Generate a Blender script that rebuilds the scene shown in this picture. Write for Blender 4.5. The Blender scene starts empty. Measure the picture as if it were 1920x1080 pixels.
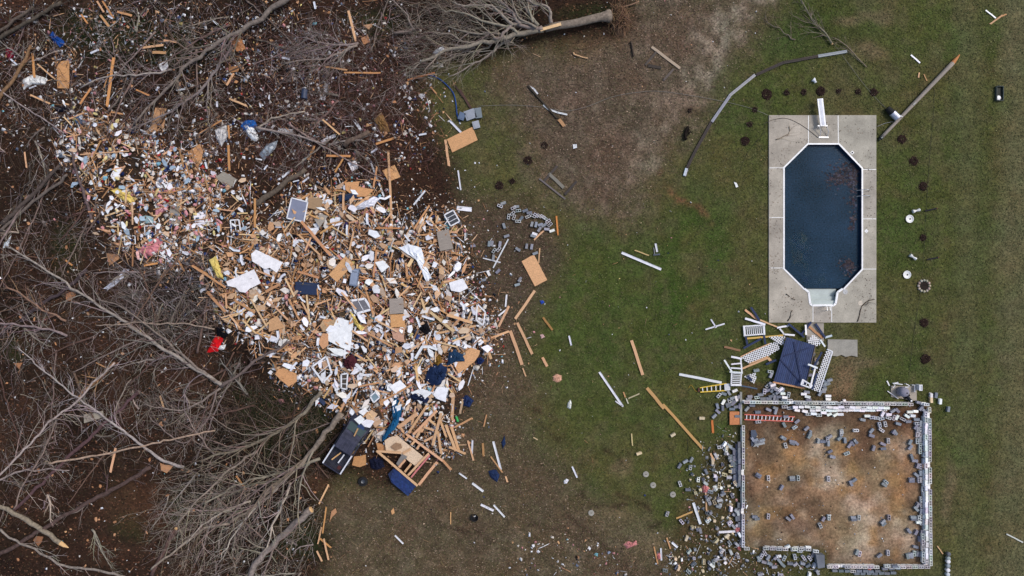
import bpy, math, random
import numpy as np
from mathutils import Vector, Matrix, Euler
random.seed(11)
rng = np.random.default_rng(11)
scene = bpy.context.scene
COL = scene.collection
R = math.radians
# ---------------------------------------------------------------- camera, sky, sun, exposure
HC = 51.2            # drone height in metres
S = 0.04             # metres on the ground per photograph pixel
cam_d = bpy.data.cameras.new('camera'); cam = bpy.data.objects.new('camera', cam_d); COL.objects.link(cam)
cam_d.lens = 24.0; cam_d.sensor_width = 36.0; cam_d.clip_start = 0.5; cam_d.clip_end = 4000
cam.location = (0, 0, HC); cam.rotation_euler = (0, 0, 0)
scene.camera = cam
world = bpy.data.worlds.new('World'); scene.world = world; world.use_nodes = True
nt = world.node_tree
sky = nt.nodes.new('ShaderNodeTexSky'); sky.sky_type = 'NISHITA'; sky.sun_disc = False
SUN_EL, SUN_AZ = 52, 62
sky.sun_elevation = R(SUN_EL); sky.sun_rotation = R(SUN_AZ); sky.air_density = 1.0; sky.dust_density = 3.0; sky.ozone_density = 1.0
nt.links.new(sky.outputs[0], nt.nodes['Background'].inputs[0]); nt.nodes['Background'].inputs[1].default_value = 0.11
sun_d = bpy.data.lights.new('sun', 'SUN'); sun_d.energy = 1.3; sun_d.angle = R(16); sun_d.color = (1.0, 0.97, 0.94)
sun = bpy.data.objects.new('sun', sun_d); COL.objects.link(sun)
sd = Vector((math.sin(R(SUN_AZ)) * math.cos(R(SUN_EL)), math.cos(R(SUN_AZ)) * math.cos(R(SUN_EL)), math.sin(R(SUN_EL))))
sun.rotation_euler = sd.to_track_quat('Z', 'Y').to_euler(); sun.location = sd * 120
vs = scene.view_settings
vs.view_transform = 'Standard'; vs.look = 'None'; vs.gamma = 1.0; vs.use_curve_mapping = False; vs.exposure = 0.46
scene.cycles.max_bounces = 5; scene.cycles.diffuse_bounces = 2; scene.cycles.transparent_max_bounces = 6

# ---------------------------------------------------------------- helpers
def W(px, py, z=0.0):
    """place on the plot, seen at photo pixel (px, py) when it lies at height z"""
    k = S * (HC - z) / HC
    return Vector(((px - 960) * k, (540 - py) * k, z))
def vnoise(x, y, scale, seed=0):
    x = np.asarray(x, float) / scale; y = np.asarray(y, float) / scale
    xi = np.floor(x).astype(np.int64); yi = np.floor(y).astype(np.int64)
    fx = x - xi; fy = y - yi; fx = fx * fx * (3 - 2 * fx); fy = fy * fy * (3 - 2 * fy)
    def h(a, b):
        n = (a * 374761393 + b * 668265263 + seed * 1274126177) & 0x7fffffff
        n = ((n ^ (n >> 13)) * 1103515245) & 0x7fffffff
        n = ((n ^ (n >> 15)) * 12345677) & 0x7fffffff
        return (n & 0xffff) / 65535.0
    return (h(xi, yi) * (1 - fx) + h(xi + 1, yi) * fx) * (1 - fy) + (h(xi, yi + 1) * (1 - fx) + h(xi + 1, yi + 1) * fx) * fy
def fbm(x, y, scale, oct=4, seed=0):
    v = 0; a = 0.5; t = 0
    for i in range(oct):
        v = v + a * vnoise(x, y, scale, seed + i * 17); t += a; a *= 0.5; scale *= 0.5
    return v / t
GX, GY = np.meshgrid(np.arange(-40, 1961, 4.0), np.arange(-40, 1121, 4.0))   # photo-pixel lattice over the plot
def inpoly(px, py, poly):
    px = np.asarray(px, float); py = np.asarray(py, float); ins = np.zeros(px.shape, bool); n = len(poly)
    for i in range(n):
        x1, y1 = poly[i]; x2, y2 = poly[(i + 1) % n]
        if y1 == y2: continue
        c = ((y1 > py) != (y2 > py)) & (px < (x2 - x1) * (py - y1) / (y2 - y1) + x1)
        ins ^= c
    return ins
def blur(a, r, it=2):
    r = max(1, int(r))
    for _ in range(it):
        for ax in (0, 1):
            p = np.pad(a, [(r + 1, r) if i == ax else (0, 0) for i in (0, 1)], mode='edge')
            c = np.cumsum(p, axis=ax)
            if ax == 0: a = (c[2 * r + 1:] - c[:-2 * r - 1]) / (2 * r + 1)
            else: a = (c[:, 2 * r + 1:] - c[:, :-2 * r - 1]) / (2 * r + 1)
    return a
WX = (fbm(GX, GY, 60, 4, 3) - .5); WY = (fbm(GX, GY, 60, 4, 9) - .5)
def mask(poly, feather=12, warp=40):
    return blur(inpoly(GX + WX * warp, GY + WY * warp, poly).astype(float), feather / 8)
def samp(a, px, py):
    u = np.clip((np.asarray(px, float) + 40) / 4, 0, a.shape[1] - 1.001); v = np.clip((np.asarray(py, float) + 40) / 4, 0, a.shape[0] - 1.001)
    i = u.astype(int); j = v.astype(int); fu = u - i; fv = v - j
    return (a[j, i] * (1 - fu) + a[j, i + 1] * fu) * (1 - fv) + (a[j + 1, i] * (1 - fu) + a[j + 1, i + 1] * fu) * fv

HEAP = [(372,520),(420,452),(500,428),(545,372),(640,345),(705,345),(735,430),(790,415),(842,395),(862,470),(880,530),(905,590),(925,640),(905,672),(868,700),(850,745),(838,770),(800,788),(745,808),(705,815),(640,770),(560,735),(512,700),(505,640),(430,620)]
TRAIL = [(110,190),(200,205),(255,265),(330,290),(400,330),(470,380),(478,420),(410,470),(330,490),(262,500),(205,455),(160,380),(130,290)]
HEAPM = mask(HEAP, 30, 30); TRAILM = mask(TRAIL, 40, 40)
HEAPH = 0.75 * blur(HEAPM, 6) * (0.6 + 0.8 * fbm(GX, GY, 50, 3, 5)) + 0.35 * blur(TRAILM, 6) * (0.6 + 0.8 * fbm(GX, GY, 50, 3, 6))
def G(px, py):
    return float(samp(HEAPH, px, py))
def WG(px, py, dz=0.0):
    return W(px, py, G(px, py) + dz)

MATS = {}
def node_mat(name): 
    m = bpy.data.materials.new(name); m.use_nodes = True; MATS[name] = m
    return m, m.node_tree.nodes, m.node_tree.links, m.node_tree.nodes['Principled BSDF']
def N(nodes, typ, **kw):
    n = nodes.new(typ)
    for k, v in kw.items(): setattr(n, k, v)
    return n
def mixc(nodes, links, a, b, fac, blend='MULTIPLY'):
    n = N(nodes, 'ShaderNodeMix', data_type='RGBA', blend_type=blend)
    for sock, v in ((n.inputs[0], fac), (n.inputs[6], a), (n.inputs[7], b)):
        if isinstance(v, (int, float)): sock.default_value = v
        elif isinstance(v, tuple): sock.default_value = (*v, 1)
        else: links.new(v, sock)
    return n.outputs[2]
def ramp(nodes, links, src, stops):
    n = N(nodes, 'ShaderNodeValToRGB'); e = n.color_ramp.elements
    while len(e) < len(stops): e.new(0.5)
    for el, (p, c) in zip(e, stops): el.position = p; el.color = (c, c, c, 1) if isinstance(c, (int, float)) else (*c, 1)
    links.new(src, n.inputs[0]); return n.outputs[0]
def make_mat(name, source, scale=6, lo=.7, hi=1.25, stretch=None, rough=.8, bump=.15, bscale=None, fine=40, metallic=0, spec=.3):
    """source: 'obj' = object colour, 'attr' = colour attribute, or a colour tuple; broken up by two noises"""
    m, nd, lk, bs = node_mat(name)
    if source == 'obj': c = N(nd, 'ShaderNodeObjectInfo').outputs['Color']
    elif source == 'attr': c = N(nd, 'ShaderNodeAttribute', attribute_name='Col').outputs['Color']
    else: rg = N(nd, 'ShaderNodeRGB'); rg.outputs[0].default_value = (*source, 1); c = rg.outputs[0]
    tc = N(nd, 'ShaderNodeTexCoord'); co = tc.outputs['Object']
    if stretch:
        mp = N(nd, 'ShaderNodeMapping'); mp.inputs['Scale'].default_value = stretch; lk.new(co, mp.inputs[0]); co = mp.outputs[0]
    n1 = N(nd, 'ShaderNodeTexNoise'); n1.inputs['Scale'].default_value = scale; n1.inputs['Detail'].default_value = 6; n1.inputs['Roughness'].default_value = .65; lk.new(co, n1.inputs['Vector'])
    n2 = N(nd, 'ShaderNodeTexNoise'); n2.inputs['Scale'].default_value = fine; n2.inputs['Detail'].default_value = 4; lk.new(co, n2.inputs['Vector'])
    f = ramp(nd, lk, n1.outputs[0], [(.3, lo), (.7, hi)]); g = ramp(nd, lk, n2.outputs[0], [(.3, .82), (.7, 1.15)])
    c = mixc(nd, lk, c, f, 1.0); c = mixc(nd, lk, c, g, 1.0)
    lk.new(c, bs.inputs['Base Color']); bs.inputs['Roughness'].default_value = rough; bs.inputs['Metallic'].default_value = metallic
    bs.inputs['Specular IOR Level'].default_value = spec
    if bump:
        b = N(nd, 'ShaderNodeBump'); b.inputs['Strength'].default_value = bump; b.inputs['Distance'].default_value = .02
        lk.new((n2 if bscale is None else n1).outputs[0], b.inputs['Height']); lk.new(b.outputs[0], bs.inputs['Normal'])
    return m
M_wood = make_mat('wood', 'obj', 2.5, .72, 1.2, (1, 14, 14), .75, .2)
M_osb = make_mat('strand_board', 'obj', 9, .7, 1.25, (1, 2.2, 1), .8, .2, fine=26)
M_plain = make_mat('plain', 'obj', 3, .82, 1.12, None, .7, .12)
M_gloss = make_mat('vinyl', 'obj', 2, .86, 1.1, None, .38, .05, spec=.5)
M_cloth = make_mat('cloth', 'obj', 5, .6, 1.3, None, .95, .5, bscale=1, fine=60, spec=.1)
M_block = make_mat('concrete_masonry', 'obj', 5, .75, 1.18, None, .92, .4, fine=70)
M_bark = make_mat('bark', 'obj', 5, .55, 1.45, (1, 1, 1), .92, .5, fine=38, spec=.15)
M_metal = make_mat('metal', 'obj', 4, .8, 1.15, None, .4, .08, metallic=.5, spec=.5)
M_attr = make_mat('mixed_debris', 'attr', 8, .7, 1.25, None, .8, .15)
M_twig = make_mat('twigs', 'attr', 3, .65, 1.35, None, .92, .2, spec=.15)
M_leaf = make_mat('litter', 'attr', 1.5, .7, 1.3, None, .9, 0, spec=.15)
M_conc = make_mat('concrete', 'obj', .55, .66, 1.16, None, .9, .25, fine=22)
M_dark = make_mat('dark_void', (.012, .012, .013), 4, .7, 1.2, None, .8, 0)

class MB:
    """collects shapes for ONE mesh object"""
    def __init__(s): s.v = []; s.f = []; s.c = []
    def add(s, v, f, col=None):
        o = len(s.v); s.v.extend([tuple(p) for p in v]); s.f.extend([tuple(i + o for i in q) for q in f]); s.c.extend([col] * len(f)); return s
    def box(s, c, size, rz=0.0, M=None, col=None):
        hx, hy, hz = size[0] / 2, size[1] / 2, size[2] / 2
        v = [Vector((x, y, z)) for z in (-hz, hz) for x, y in ((-hx, -hy), (hx, -hy), (hx, hy), (-hx, hy))]
        m = (M if M is not None else Matrix.Rotation(rz, 3, 'Z')); v = [m @ p + Vector(c) for p in v]
        return s.add(v, [(3, 2, 1, 0), (4, 5, 6, 7), (0, 1, 5, 4), (1, 2, 6, 5), (2, 3, 7, 6), (3, 0, 4, 7)], col)
    def bar(s, a, b, w, t, col=None):
        """square bar from a to b, w across and t deep"""
        a = Vector(a); b = Vector(b); d = b - a; L = d.length
        if L < 1e-5: return s
        x = d / L; up = Vector((0, 0, 1)); 
        if abs(x.z) > .98: up = Vector((0, 1, 0))
        y = up.cross(x).normalized(); z = x.cross(y)
        M = Matrix((x, y, z)).transposed()
        return s.box((a + b) / 2, (L, w, t), M=M, col=col)
    def prism(s, poly, z0, z1, col=None):
        n = len(poly); ar = sum(poly[i][0] * poly[(i + 1) % n][1] - poly[(i + 1) % n][0] * poly[i][1] for i in range(n))
        if ar < 0: poly = poly[::-1]
        v = [(p[0], p[1], z0) for p in poly] + [(p[0], p[1], z1) for p in poly]
        return s.add(v, [tuple(range(n))[::-1], tuple(range(n, 2 * n))] + [(i, (i + 1) % n, n + (i + 1) % n, n + i) for i in range(n)], col)
    def tube(s, pts, rad, n=6, col=None, cap=True):
        pts = [Vector(p) for p in pts]; m = len(pts); v = []
        for i, p in enumerate(pts):
            d = (pts[min(i + 1, m - 1)] - pts[max(i - 1, 0)]); d = d.normalized() if d.length > 1e-9 else Vector((1, 0, 0))
            up = Vector((0, 0, 1)) if abs(d.z) < .95 else Vector((0, 1, 0))
            y = up.cross(d).normalized(); z = d.cross(y); r = rad[i] if hasattr(rad, '__len__') else rad
            v += [p + (y * math.cos(2 * math.pi * k / n) + z * math.sin(2 * math.pi * k / n)) * r for k in range(n)]
        f = [(i * n + k, i * n + (k + 1) % n, (i + 1) * n + (k + 1) % n, (i + 1) * n + k) for i in range(m - 1) for k in range(n)]
        if cap: f += [tuple(range(n))[::-1], tuple(range((m - 1) * n, m * n))]
        return s.add(v, f, col)
    def lathe(s, c, prof, n=16, col=None, M=None):
        v = []; 
        for r, z in prof:
            for k in range(n):
                p = Vector((r * math.cos(2 * math.pi * k / n), r * math.sin(2 * math.pi * k / n), z)); v.append((M @ p if M else p) + Vector(c))
        m = len(prof)
        f = [(i * n + k, i * n + (k + 1) % n, (i + 1) * n + (k + 1) % n, (i + 1) * n + k) for i in range(m - 1) for k in range(n)]
        f += [tuple(range(n))[::-1], tuple(range((m - 1) * n, m * n))]
        return s.add(v, f, col)
    def build(s, name, mat, parent=None, smooth=False, loc=None, color=None):
        me = bpy.data.meshes.new(name)
        if loc is not None: L = Vector(loc); vv = [(p[0] - L[0], p[1] - L[1], p[2] - L[2]) for p in s.v]
        else: vv = s.v
        me.from_pydata(vv, [], s.f); me.materials.append(mat)
        if any(c is not None for c in s.c):
            a = me.attributes.new('Col', 'FLOAT_COLOR', 'FACE'); buf = np.ones((len(s.f), 4), np.float32)
            for i, c in enumerate(s.c):
                if c is not None: buf[i, :3] = c
            a.data.foreach_set('color', buf.ravel())
        if smooth: me.polygons.foreach_set('use_smooth', [True] * len(me.polygons))
        o = bpy.data.objects.new(name, me); COL.objects.link(o)
        if parent is not None: o.parent = parent
        if loc is not None: o.location = L if parent is None else L
        if color is not None: o.color = (*color, 1)
        return o
def bulk(name, V, F, C, mat, parent=None):
    """one mesh from numpy arrays; F is (n,3) or (n,4); C colour per face"""
    me = bpy.data.meshes.new(name); k = F.shape[1]
    me.vertices.add(len(V)); me.vertices.foreach_set('co', np.ascontiguousarray(V, np.float32).ravel())
    me.loops.add(F.size); me.loops.foreach_set('vertex_index', np.ascontiguousarray(F, np.int32).ravel())
    me.polygons.add(len(F)); me.polygons.foreach_set('loop_start', np.arange(0, F.size, k, dtype=np.int32))
    me.update(calc_edges=True); me.materials.append(mat)
    a = me.attributes.new('Col', 'FLOAT_COLOR', 'FACE'); b = np.ones((len(F), 4), np.float32); b[:, :3] = C; a.data.foreach_set('color', b.ravel())
    o = bpy.data.objects.new(name, me); COL.objects.link(o)
    if parent is not None: o.parent = parent
    return o
def tag(o, label=None, cat=None, group=None, kind=None):
    if label: o['label'] = label
    if cat:
        o['category'] = cat
        if not kind: o['kind'] = 'thing'
    if group: o['group'] = group
    if kind: o['kind'] = kind
    return o
def empty(name, loc=(0, 0, 0), rz=0.0):
    o = bpy.data.objects.new(name, None); COL.objects.link(o); o.location = loc; o.rotation_euler = (0, 0, rz); o.empty_display_size = .2; return o
def adopt(parent, child):
    """keep a child built in plot coordinates where it stands"""
    child.parent = parent; child.matrix_parent_inverse = Matrix.LocRotScale(parent.location, parent.rotation_euler, parent.scale).inverted(); return child
def jit(c, a=.12):
    k = 1 + random.uniform(-a, a); return tuple(max(0, min(1, x * k * (1 + random.uniform(-a, a) * .4))) for x in c)
def P2(pts, z=0): return [W(x, y, z) for x, y in pts]
def hx(r, g, b): return tuple(((c / 255 + .055) / 1.055) ** 2.4 if c > 10 else c / 255 / 12.92 for c in (r, g, b))
# ---------------------------------------------------------------- ground: one sheet, soils and turf mixed by zone
def seg_mask(pts, w, feather=10, warp=30):
    x = GX + WX * warp; y = GY + WY * warp; d = np.full(GX.shape, 1e9)
    for (x1, y1), (x2, y2) in zip(pts[:-1], pts[1:]):
        dx, dy = x2 - x1, y2 - y1; t = np.clip(((x - x1) * dx + (y - y1) * dy) / (dx * dx + dy * dy), 0, 1)
        d = np.minimum(d, np.hypot(x - x1 - t * dx, y - y1 - t * dy))
    return np.clip((w + feather - d) / feather, 0, 1)
def blob(cx, cy, rx, ry, warp=40):
    d = np.hypot((GX + WX * warp - cx) / rx, (GY + WY * warp - cy) / ry); return np.clip(1.6 - d * 1.2, 0, 1)
n_big = fbm(GX, GY, 160, 4, 21); n_mid = fbm(GX, GY, 45, 4, 31); n_sm = fbm(GX, GY, 16, 3, 41)
def lay(col, c, m):
    m = np.clip(m, 0, 1)[..., None]; return col * (1 - m) + np.array(c) * m
gc = np.ones(GX.shape + (3,)) * np.array(hx(80, 79, 47))
gc = lay(gc, hx(68, 79, 38), np.clip((n_big - .45) * 4, 0, 1) * .7)
gc = lay(gc, hx(90, 82, 60), np.clip((n_mid - .5) * 5, 0, 1) * .5)
gc = lay(gc, hx(61, 76, 34), (blob(1180, 590, 170, 210) + blob(1120, 850, 120, 80) + blob(1360, 150, 120, 140) + blob(1700, 560, 60, 300) + blob(1330, 480, 90, 150)) * np.clip((n_mid - .3) * 2.2, 0, .75))
gc = lay(gc, hx(88, 80, 58), np.clip((n_sm - .56) * 6, 0, 1) * .45)
gc = lay(gc, hx(58, 72, 34), blob(1530, 60, 120, 60) * .7 + blob(1820, 520, 35, 600) * .6)
# mown strips of the far lawn, then the worn verge
stripe = .5 + .5 * np.sin((GX + WX * 14) / 15.0)
gc = lay(gc, hx(96, 92, 66), np.clip((GX - 1745) / 60, 0, 1) * stripe * .5)
gc = lay(gc, hx(98, 93, 70), np.clip((GX + WX * 70 - 1850) / 40, 0, 1) * (.25 + .5 * n_mid))
LAWN_ONLY = gc.copy()
# bare and leaf-strewn soil
soil = mask([(900,140),(985,95),(1110,70),(1210,-40),(1440,-40),(1400,60),(1335,160),(1290,240),(1235,310),(1190,400),(1130,420),(1075,380),(1020,340),(985,300),(960,230)], 70, 110)
gc = lay(gc, hx(92, 77, 66), soil * (.8 + .3 * n_mid)); gc = lay(gc, hx(112, 96, 84), soil * np.clip((n_sm - .5) * 5, 0, 1) * .7)
soil2 = mask([(800,300),(880,360),(990,385),(1050,440),(1035,540),(1000,610),(970,690),(900,760),(840,700),(860,500)], 40, 60)
gc = lay(gc, hx(80, 66, 56), soil2)
soil3 = mask([(815,740),(890,700),(960,660),(1000,720),(1010,800),(1090,930),(1240,1010),(1260,1080),(1240,1130),(560,1130),(620,920),(760,900)], 60, 90)
gc = lay(gc, hx(86, 73, 59), soil3 * (.75 + .35 * n_mid)); gc = lay(gc, hx(110, 96, 80), soil3 * np.clip((n_sm - .5) * 5, 0, 1) * np.clip((GY - 900) / 140, 0, 1) * .7)
light = seg_mask([(1410,-20),(1345,60),(1330,110),(1300,150)], 14, 30, 70)
gc = lay(gc, hx(140, 126, 112), light * (.15 + .8 * np.clip((n_sm - .4) * 4, 0, 1)))
gc = lay(gc, hx(128, 112, 98), seg_mask([(1300,170),(1250,230),(1210,300),(1180,330)], 12, 26, 60) * np.clip((n_sm - .3) * 3, 0, 1) * .8)
gc = lay(gc, hx(122, 100, 78), mask([(1060,72),(1130,55),(1175,70),(1160,85),(1120,100),(1075,95)], 24, 30) * .9)          # hole the root plate came out of
gc = lay(gc, hx(112, 76, 60), seg_mask([(1235,325),(1243,345),(1275,375),(1315,402),(1340,425)], 2, 6, 26) * np.clip(n_sm * 2.2 - .6, 0, .8))
for cx, cy, rx, ry in ((1165,870,25,14),(1160,975,45,26),(1220,1020,40,30),(1620,680,40,10),(1775,920,10,60),(1650,30,40,15),(1590,45,30,12),(1630,100,35,18),(1590,680,24,45)):
    gc = lay(gc, hx(106, 92, 72), blob(cx, cy, rx, ry) * .7)
gc = lay(gc, hx(120, 100, 78), blob(1580, 720, 26, 34) * .75)
# torn, wet soil streaks across the lower lawn
for pts, w in (([(975,970),(1010,985),(1055,990),(1085,1012)], 3), ([(1090,922),(1105,945),(1125,953),(1150,950),(1175,945)], 4), ([(1060,960),(1085,985)], 3), ([(1130,840),(1165,865)], 4),
               ([(1160,925),(1205,940),(1220,950)], 3), ([(1000,760),(1035,775)], 3), ([(1095,990),(1140,1030)], 3), ([(1100,1030),(1150,1032)], 2.5), ([(1010,870),(1040,890)], 3), ([(1220,985),(1240,975)], 4),
               ([(800,960),(835,990),(885,1000)], 2), ([(960,955),(990,980)],2), ([(870,975),(930,1015)],2.5), ([(1015,790),(1060,830)],4), ([(900,860),(960,905)],3)):
    gc = lay(gc, hx(48, 34, 28), seg_mask(pts, w * .55, 5, 22) * np.clip(n_sm * 1.6 - .35, 0, .7))
# woods floor and the soil round the debris
WOODS = mask([(-40,-40),(1215,-40),(1185,40),(1150,72),(1040,78),(960,95),(880,118),(800,135),(770,180),(815,260),(850,340),(865,420),(880,480),(905,560),(915,640),(880,720),(860,800),(800,905),(700,905),(640,890),(612,960),(625,1040),(575,1130),(-40,1130)], 36, 60)
gc = lay(gc, hx(46, 31, 26), WOODS * .96)
gc = lay(gc, hx(64, 44, 34), WOODS * np.clip((n_mid - .48) * 4, 0, 1) * .7)
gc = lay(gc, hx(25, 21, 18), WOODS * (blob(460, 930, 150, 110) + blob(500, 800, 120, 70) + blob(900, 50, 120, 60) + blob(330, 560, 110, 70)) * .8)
gc = lay(gc, hx(28, 21, 18), WOODS * np.clip((n_big - .52) * 5, 0, 1) * .7)
gc = lay(gc, hx(38, 44, 24), WOODS * (blob(190, 60, 90, 40) + blob(560, 780, 90, 60) + blob(245, 995, 30, 22) + blob(20, 655, 30, 22) + blob(340, 90, 60, 30) + blob(120, 470, 30, 50) + blob(1100, 20, 60, 16) + blob(330, 960, 14, 40) + blob(700, 45, 60, 25) + blob(560, 1010, 60, 40)) * .75)
gc = lay(gc, hx(82, 58, 42), blob(255, 955, 60, 50) * .5 + blob(590, 905, 40, 20) * .5)
gc = lay(gc, hx(76, 64, 54), np.clip(HEAPM * .85 + TRAILM * .4, 0, 1) * (.4 + .6 * n_sm))
# the bare pad inside the foundation
PAD = [(1396,758),(1746,760),(1748,1062),(1552,1062),(1548,1032),(1394,1030)]
pad = mask(PAD, 6, 0)
pc = np.ones(GX.shape + (3,)) * np.array(hx(130, 106, 84))
pc = lay(pc, hx(168, 150, 132), np.clip((fbm(GX, GY, 60, 4, 71) - .48) * 5, 0, 1) * .85); pc = lay(pc, hx(146, 113, 78), np.clip((fbm(GX, GY, 40, 3, 72) - .58) * 6, 0, 1) * .8)
pc = lay(pc, hx(88, 70, 56), np.clip((fbm(GX, GY, 45, 3, 73) - .54) * 5, 0, 1) * .7)
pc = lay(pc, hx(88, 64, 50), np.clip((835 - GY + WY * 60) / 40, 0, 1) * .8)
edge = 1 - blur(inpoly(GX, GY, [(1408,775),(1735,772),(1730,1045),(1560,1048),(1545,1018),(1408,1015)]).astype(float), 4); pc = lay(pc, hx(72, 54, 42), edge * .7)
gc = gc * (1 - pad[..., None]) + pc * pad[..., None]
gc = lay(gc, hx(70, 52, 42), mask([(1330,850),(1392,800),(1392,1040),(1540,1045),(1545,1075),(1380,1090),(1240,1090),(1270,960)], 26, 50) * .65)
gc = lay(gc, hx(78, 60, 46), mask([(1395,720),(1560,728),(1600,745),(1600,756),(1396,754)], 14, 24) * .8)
# lattice lines of the sheet: fine over the plot, growing towards the horizon
fx = np.linspace(-40, 1960, 560); fy = np.linspace(-40, 1120, 325)
far = np.array([60, 160, 400, 1000, 2600, 7000, 20000, 60000.])
gx = np.concatenate([(-40 - far)[::-1], fx, 1960 + far]); gy = np.concatenate([(-40 - far)[::-1], fy, 1120 + far])
AX, AY = np.meshgrid(gx, gy)
zz = samp(HEAPH, AX, AY) + (fbm(AX, AY, 26, 3, 81) - .5) * .07 + (samp(WOODS, AX, AY)) * (fbm(AX, AY, 40, 3, 82) - .4) * .16
zz = zz - 0.03
flat = samp(blur(np.maximum(inpoly(GX, GY, [(1436,211),(1647,211),(1647,610),(1436,610)]), inpoly(GX, GY, [(1550,632),(1612,632),(1612,676),(1550,676)])).astype(float), 2), AX, AY)
zz = zz * (1 - flat) - .05 * flat
inn = (AX > -60) & (AX < 1980) & (AY > -60) & (AY < 1140); zz = np.where(inn, zz, -.03)
V = np.stack([(AX - 960) * S, (540 - AY) * S, zz], -1).reshape(-1, 3)
ny, nx = AX.shape; idx = np.arange(ny * nx).reshape(ny, nx)
F = np.stack([idx[1:, :-1], idx[1:, 1:], idx[:-1, 1:], idx[:-1, :-1]], -1).reshape(-1, 4)
cxp = ((AX[1:, :-1] + AX[1:, 1:]) / 2).ravel(); cyp = ((AY[1:, :-1] + AY[:-1, :-1]) / 2).ravel()
keep = ~((cxp > 1452) & (cxp < 1632) & (cyp > 250) & (cyp < 590))           # the pool basin goes down through the ground
F = F[keep]
m, nd, lk, bs = node_mat('ground')
at = N(nd, 'ShaderNodeAttribute', attribute_name='Col').outputs['Color']; tc = N(nd, 'ShaderNodeTexCoord').outputs['Object']
def noise(sc, det=6, rough=.6):
    n = N(nd, 'ShaderNodeTexNoise'); n.inputs['Scale'].default_value = sc; n.inputs['Detail'].default_value = det; n.inputs['Roughness'].default_value = rough; lk.new(tc, n.inputs['Vector']); return n.outputs[0]
c = mixc(nd, lk, at, ramp(nd, lk, noise(1.1), [(.3, .7), (.72, 1.32)]), 1.0); c = mixc(nd, lk, c, ramp(nd, lk, noise(5.5, 4, .7), [(.32, .6), (.7, 1.45)]), 1.0); c = mixc(nd, lk, c, ramp(nd, lk, noise(17, 3, .7), [(.33, .74), (.7, 1.3)]), 1.0)
c = mixc(nd, lk, c, ramp(nd, lk, noise(.35), [(.35, (1.08, .97, .9)), (.65, (.93, 1.04, .95))]), 1.0)
lk.new(c, bs.inputs['Base Color']); bs.inputs['Roughness'].default_value = .95; bs.inputs['Specular IOR Level'].default_value = .1
b = N(nd, 'ShaderNodeBump'); b.inputs['Strength'].default_value = .5; b.inputs['Distance'].default_value = .05; lk.new(noise(7, 5, .7), b.inputs['Height']); lk.new(b.outputs[0], bs.inputs['Normal'])
me = bpy.data.meshes.new('ground'); me.vertices.add(len(V)); me.vertices.foreach_set('co', V.astype(np.float32).ravel())
me.loops.add(F.size); me.loops.foreach_set('vertex_index', F.astype(np.int32).ravel()); me.polygons.add(len(F)); me.polygons.foreach_set('loop_start', np.arange(0, F.size, 4, dtype=np.int32))
me.update(calc_edges=True); me.materials.append(m); me.polygons.foreach_set('use_smooth', np.ones(len(F), bool))
ca = me.attributes.new('Col', 'FLOAT_COLOR', 'POINT'); buf = np.ones((len(V), 4), np.float32)
for k in range(3): buf[:, k] = samp(gc[..., k], AX, AY).ravel()
ca.data.foreach_set('color', buf.ravel())
ground = bpy.data.objects.new('ground', me); COL.objects.link(ground); ground['kind'] = 'structure'
def gcol(px, py): return np.stack([samp(gc[..., k], px, py) for k in range(3)], -1)

# ---------------------------------------------------------------- pool: deck panels, coping, basin, water
DECKC = hx(172, 164, 150)
deck = empty('pool_deck', W(1541, 410)); deck['kind'] = 'structure'
DX0, DX1, DY0, DY1 = 1441, 1642.5, 216, 605
OCT = [(1514.5,271.5),(1571.5,271.5),(1614.5,316.5),(1614.5,504.5),(1580,541),(1508,541),(1470.5,503.5),(1470.5,315)]   # pool outline, photo pixels on the deck plane
ZT = .07
def deck_panel(poly):
    mb = MB(); cx = sum(p[0] for p in poly) / len(poly); cy = sum(p[1] for p in poly) / len(poly)
    q = []
    for x, y in poly:
        d = math.hypot(x - cx, y - cy); k = max(0, 1 - .45 / max(d, 1)); q.append((cx + (x - cx) * k, cy + (y - cy) * k))
    pts = P2(q); mb.prism([(p.x, p.y) for p in pts], -.12, ZT + random.uniform(-.003, .003))
    o = mb.build('slab', M_conc, color=jit(DECKC, .04)); adopt(deck, o)
def jp(y): return y
deck_panel([(DX0,DY0),(1515,DY0),(1514.5,271),(1470,315),(DX0,315)])
deck_panel([(1515,DY0),(1570.5,DY0),(1571.5,271),(1514.5,271)])
deck_panel([(1570.5,DY0),(DX1,DY0),(DX1,318),(1615,316),(1571.5,271)])
deck_panel([(DX0,315),(1470,315),(1470,408),(DX0,408)]); deck_panel([(DX0,408),(1470,408),(1470,503),(DX0,502)])
deck_panel([(1615,316),(DX1,318),(DX1,410.5),(1615,410.5)]); deck_panel([(1615,410.5),(DX1,410.5),(DX1,504.5),(1615,504.5)])
deck_panel([(DX0,502),(1470,503),(1508,541),(1516,548),(1520,573),(1523.5,573),(1523.5,DY1),(DX0,DY1)])
deck_panel([(1523.5,573),(1558.5,573),(1558.5,DY1),(1523.5,DY1)])
deck_panel([(1615,504.5),(DX1,504.5),(DX1,DY1),(1558.5,DY1),(1558.5,573),(1564,573),(1570,548),(1580,541)])
mb = MB()
for x1, y1, x2, y2 in ((1515,217,1515,270),(1570.5,217,1571,270),(1442,315,1469,315),(1442,408,1469,408),(1442,502.5,1469,502.5),(1616,318,1642,318),(1616,410.5,1642,410.5),(1616,504.5,1642,504.5),(1523.5,574,1523.5,604),(1558.5,574,1558.5,604)):
    mb.bar(W(x1, y1, 0) + Vector((0, 0, ZT - .012)), W(x2, y2, 0) + Vector((0, 0, ZT - .012)), .045, .04)
adopt(deck, mb.build('joint_strip', M_gloss, color=(.8, .8, .78)))
pool = tag(empty('swimming_pool', W(1542, 410)), 'octagonal in-ground swimming pool of dark murky water with white coping', 'swimming pool')
octw = [(W(x, y).x, W(x, y).y) for x, y in OCT]
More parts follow.
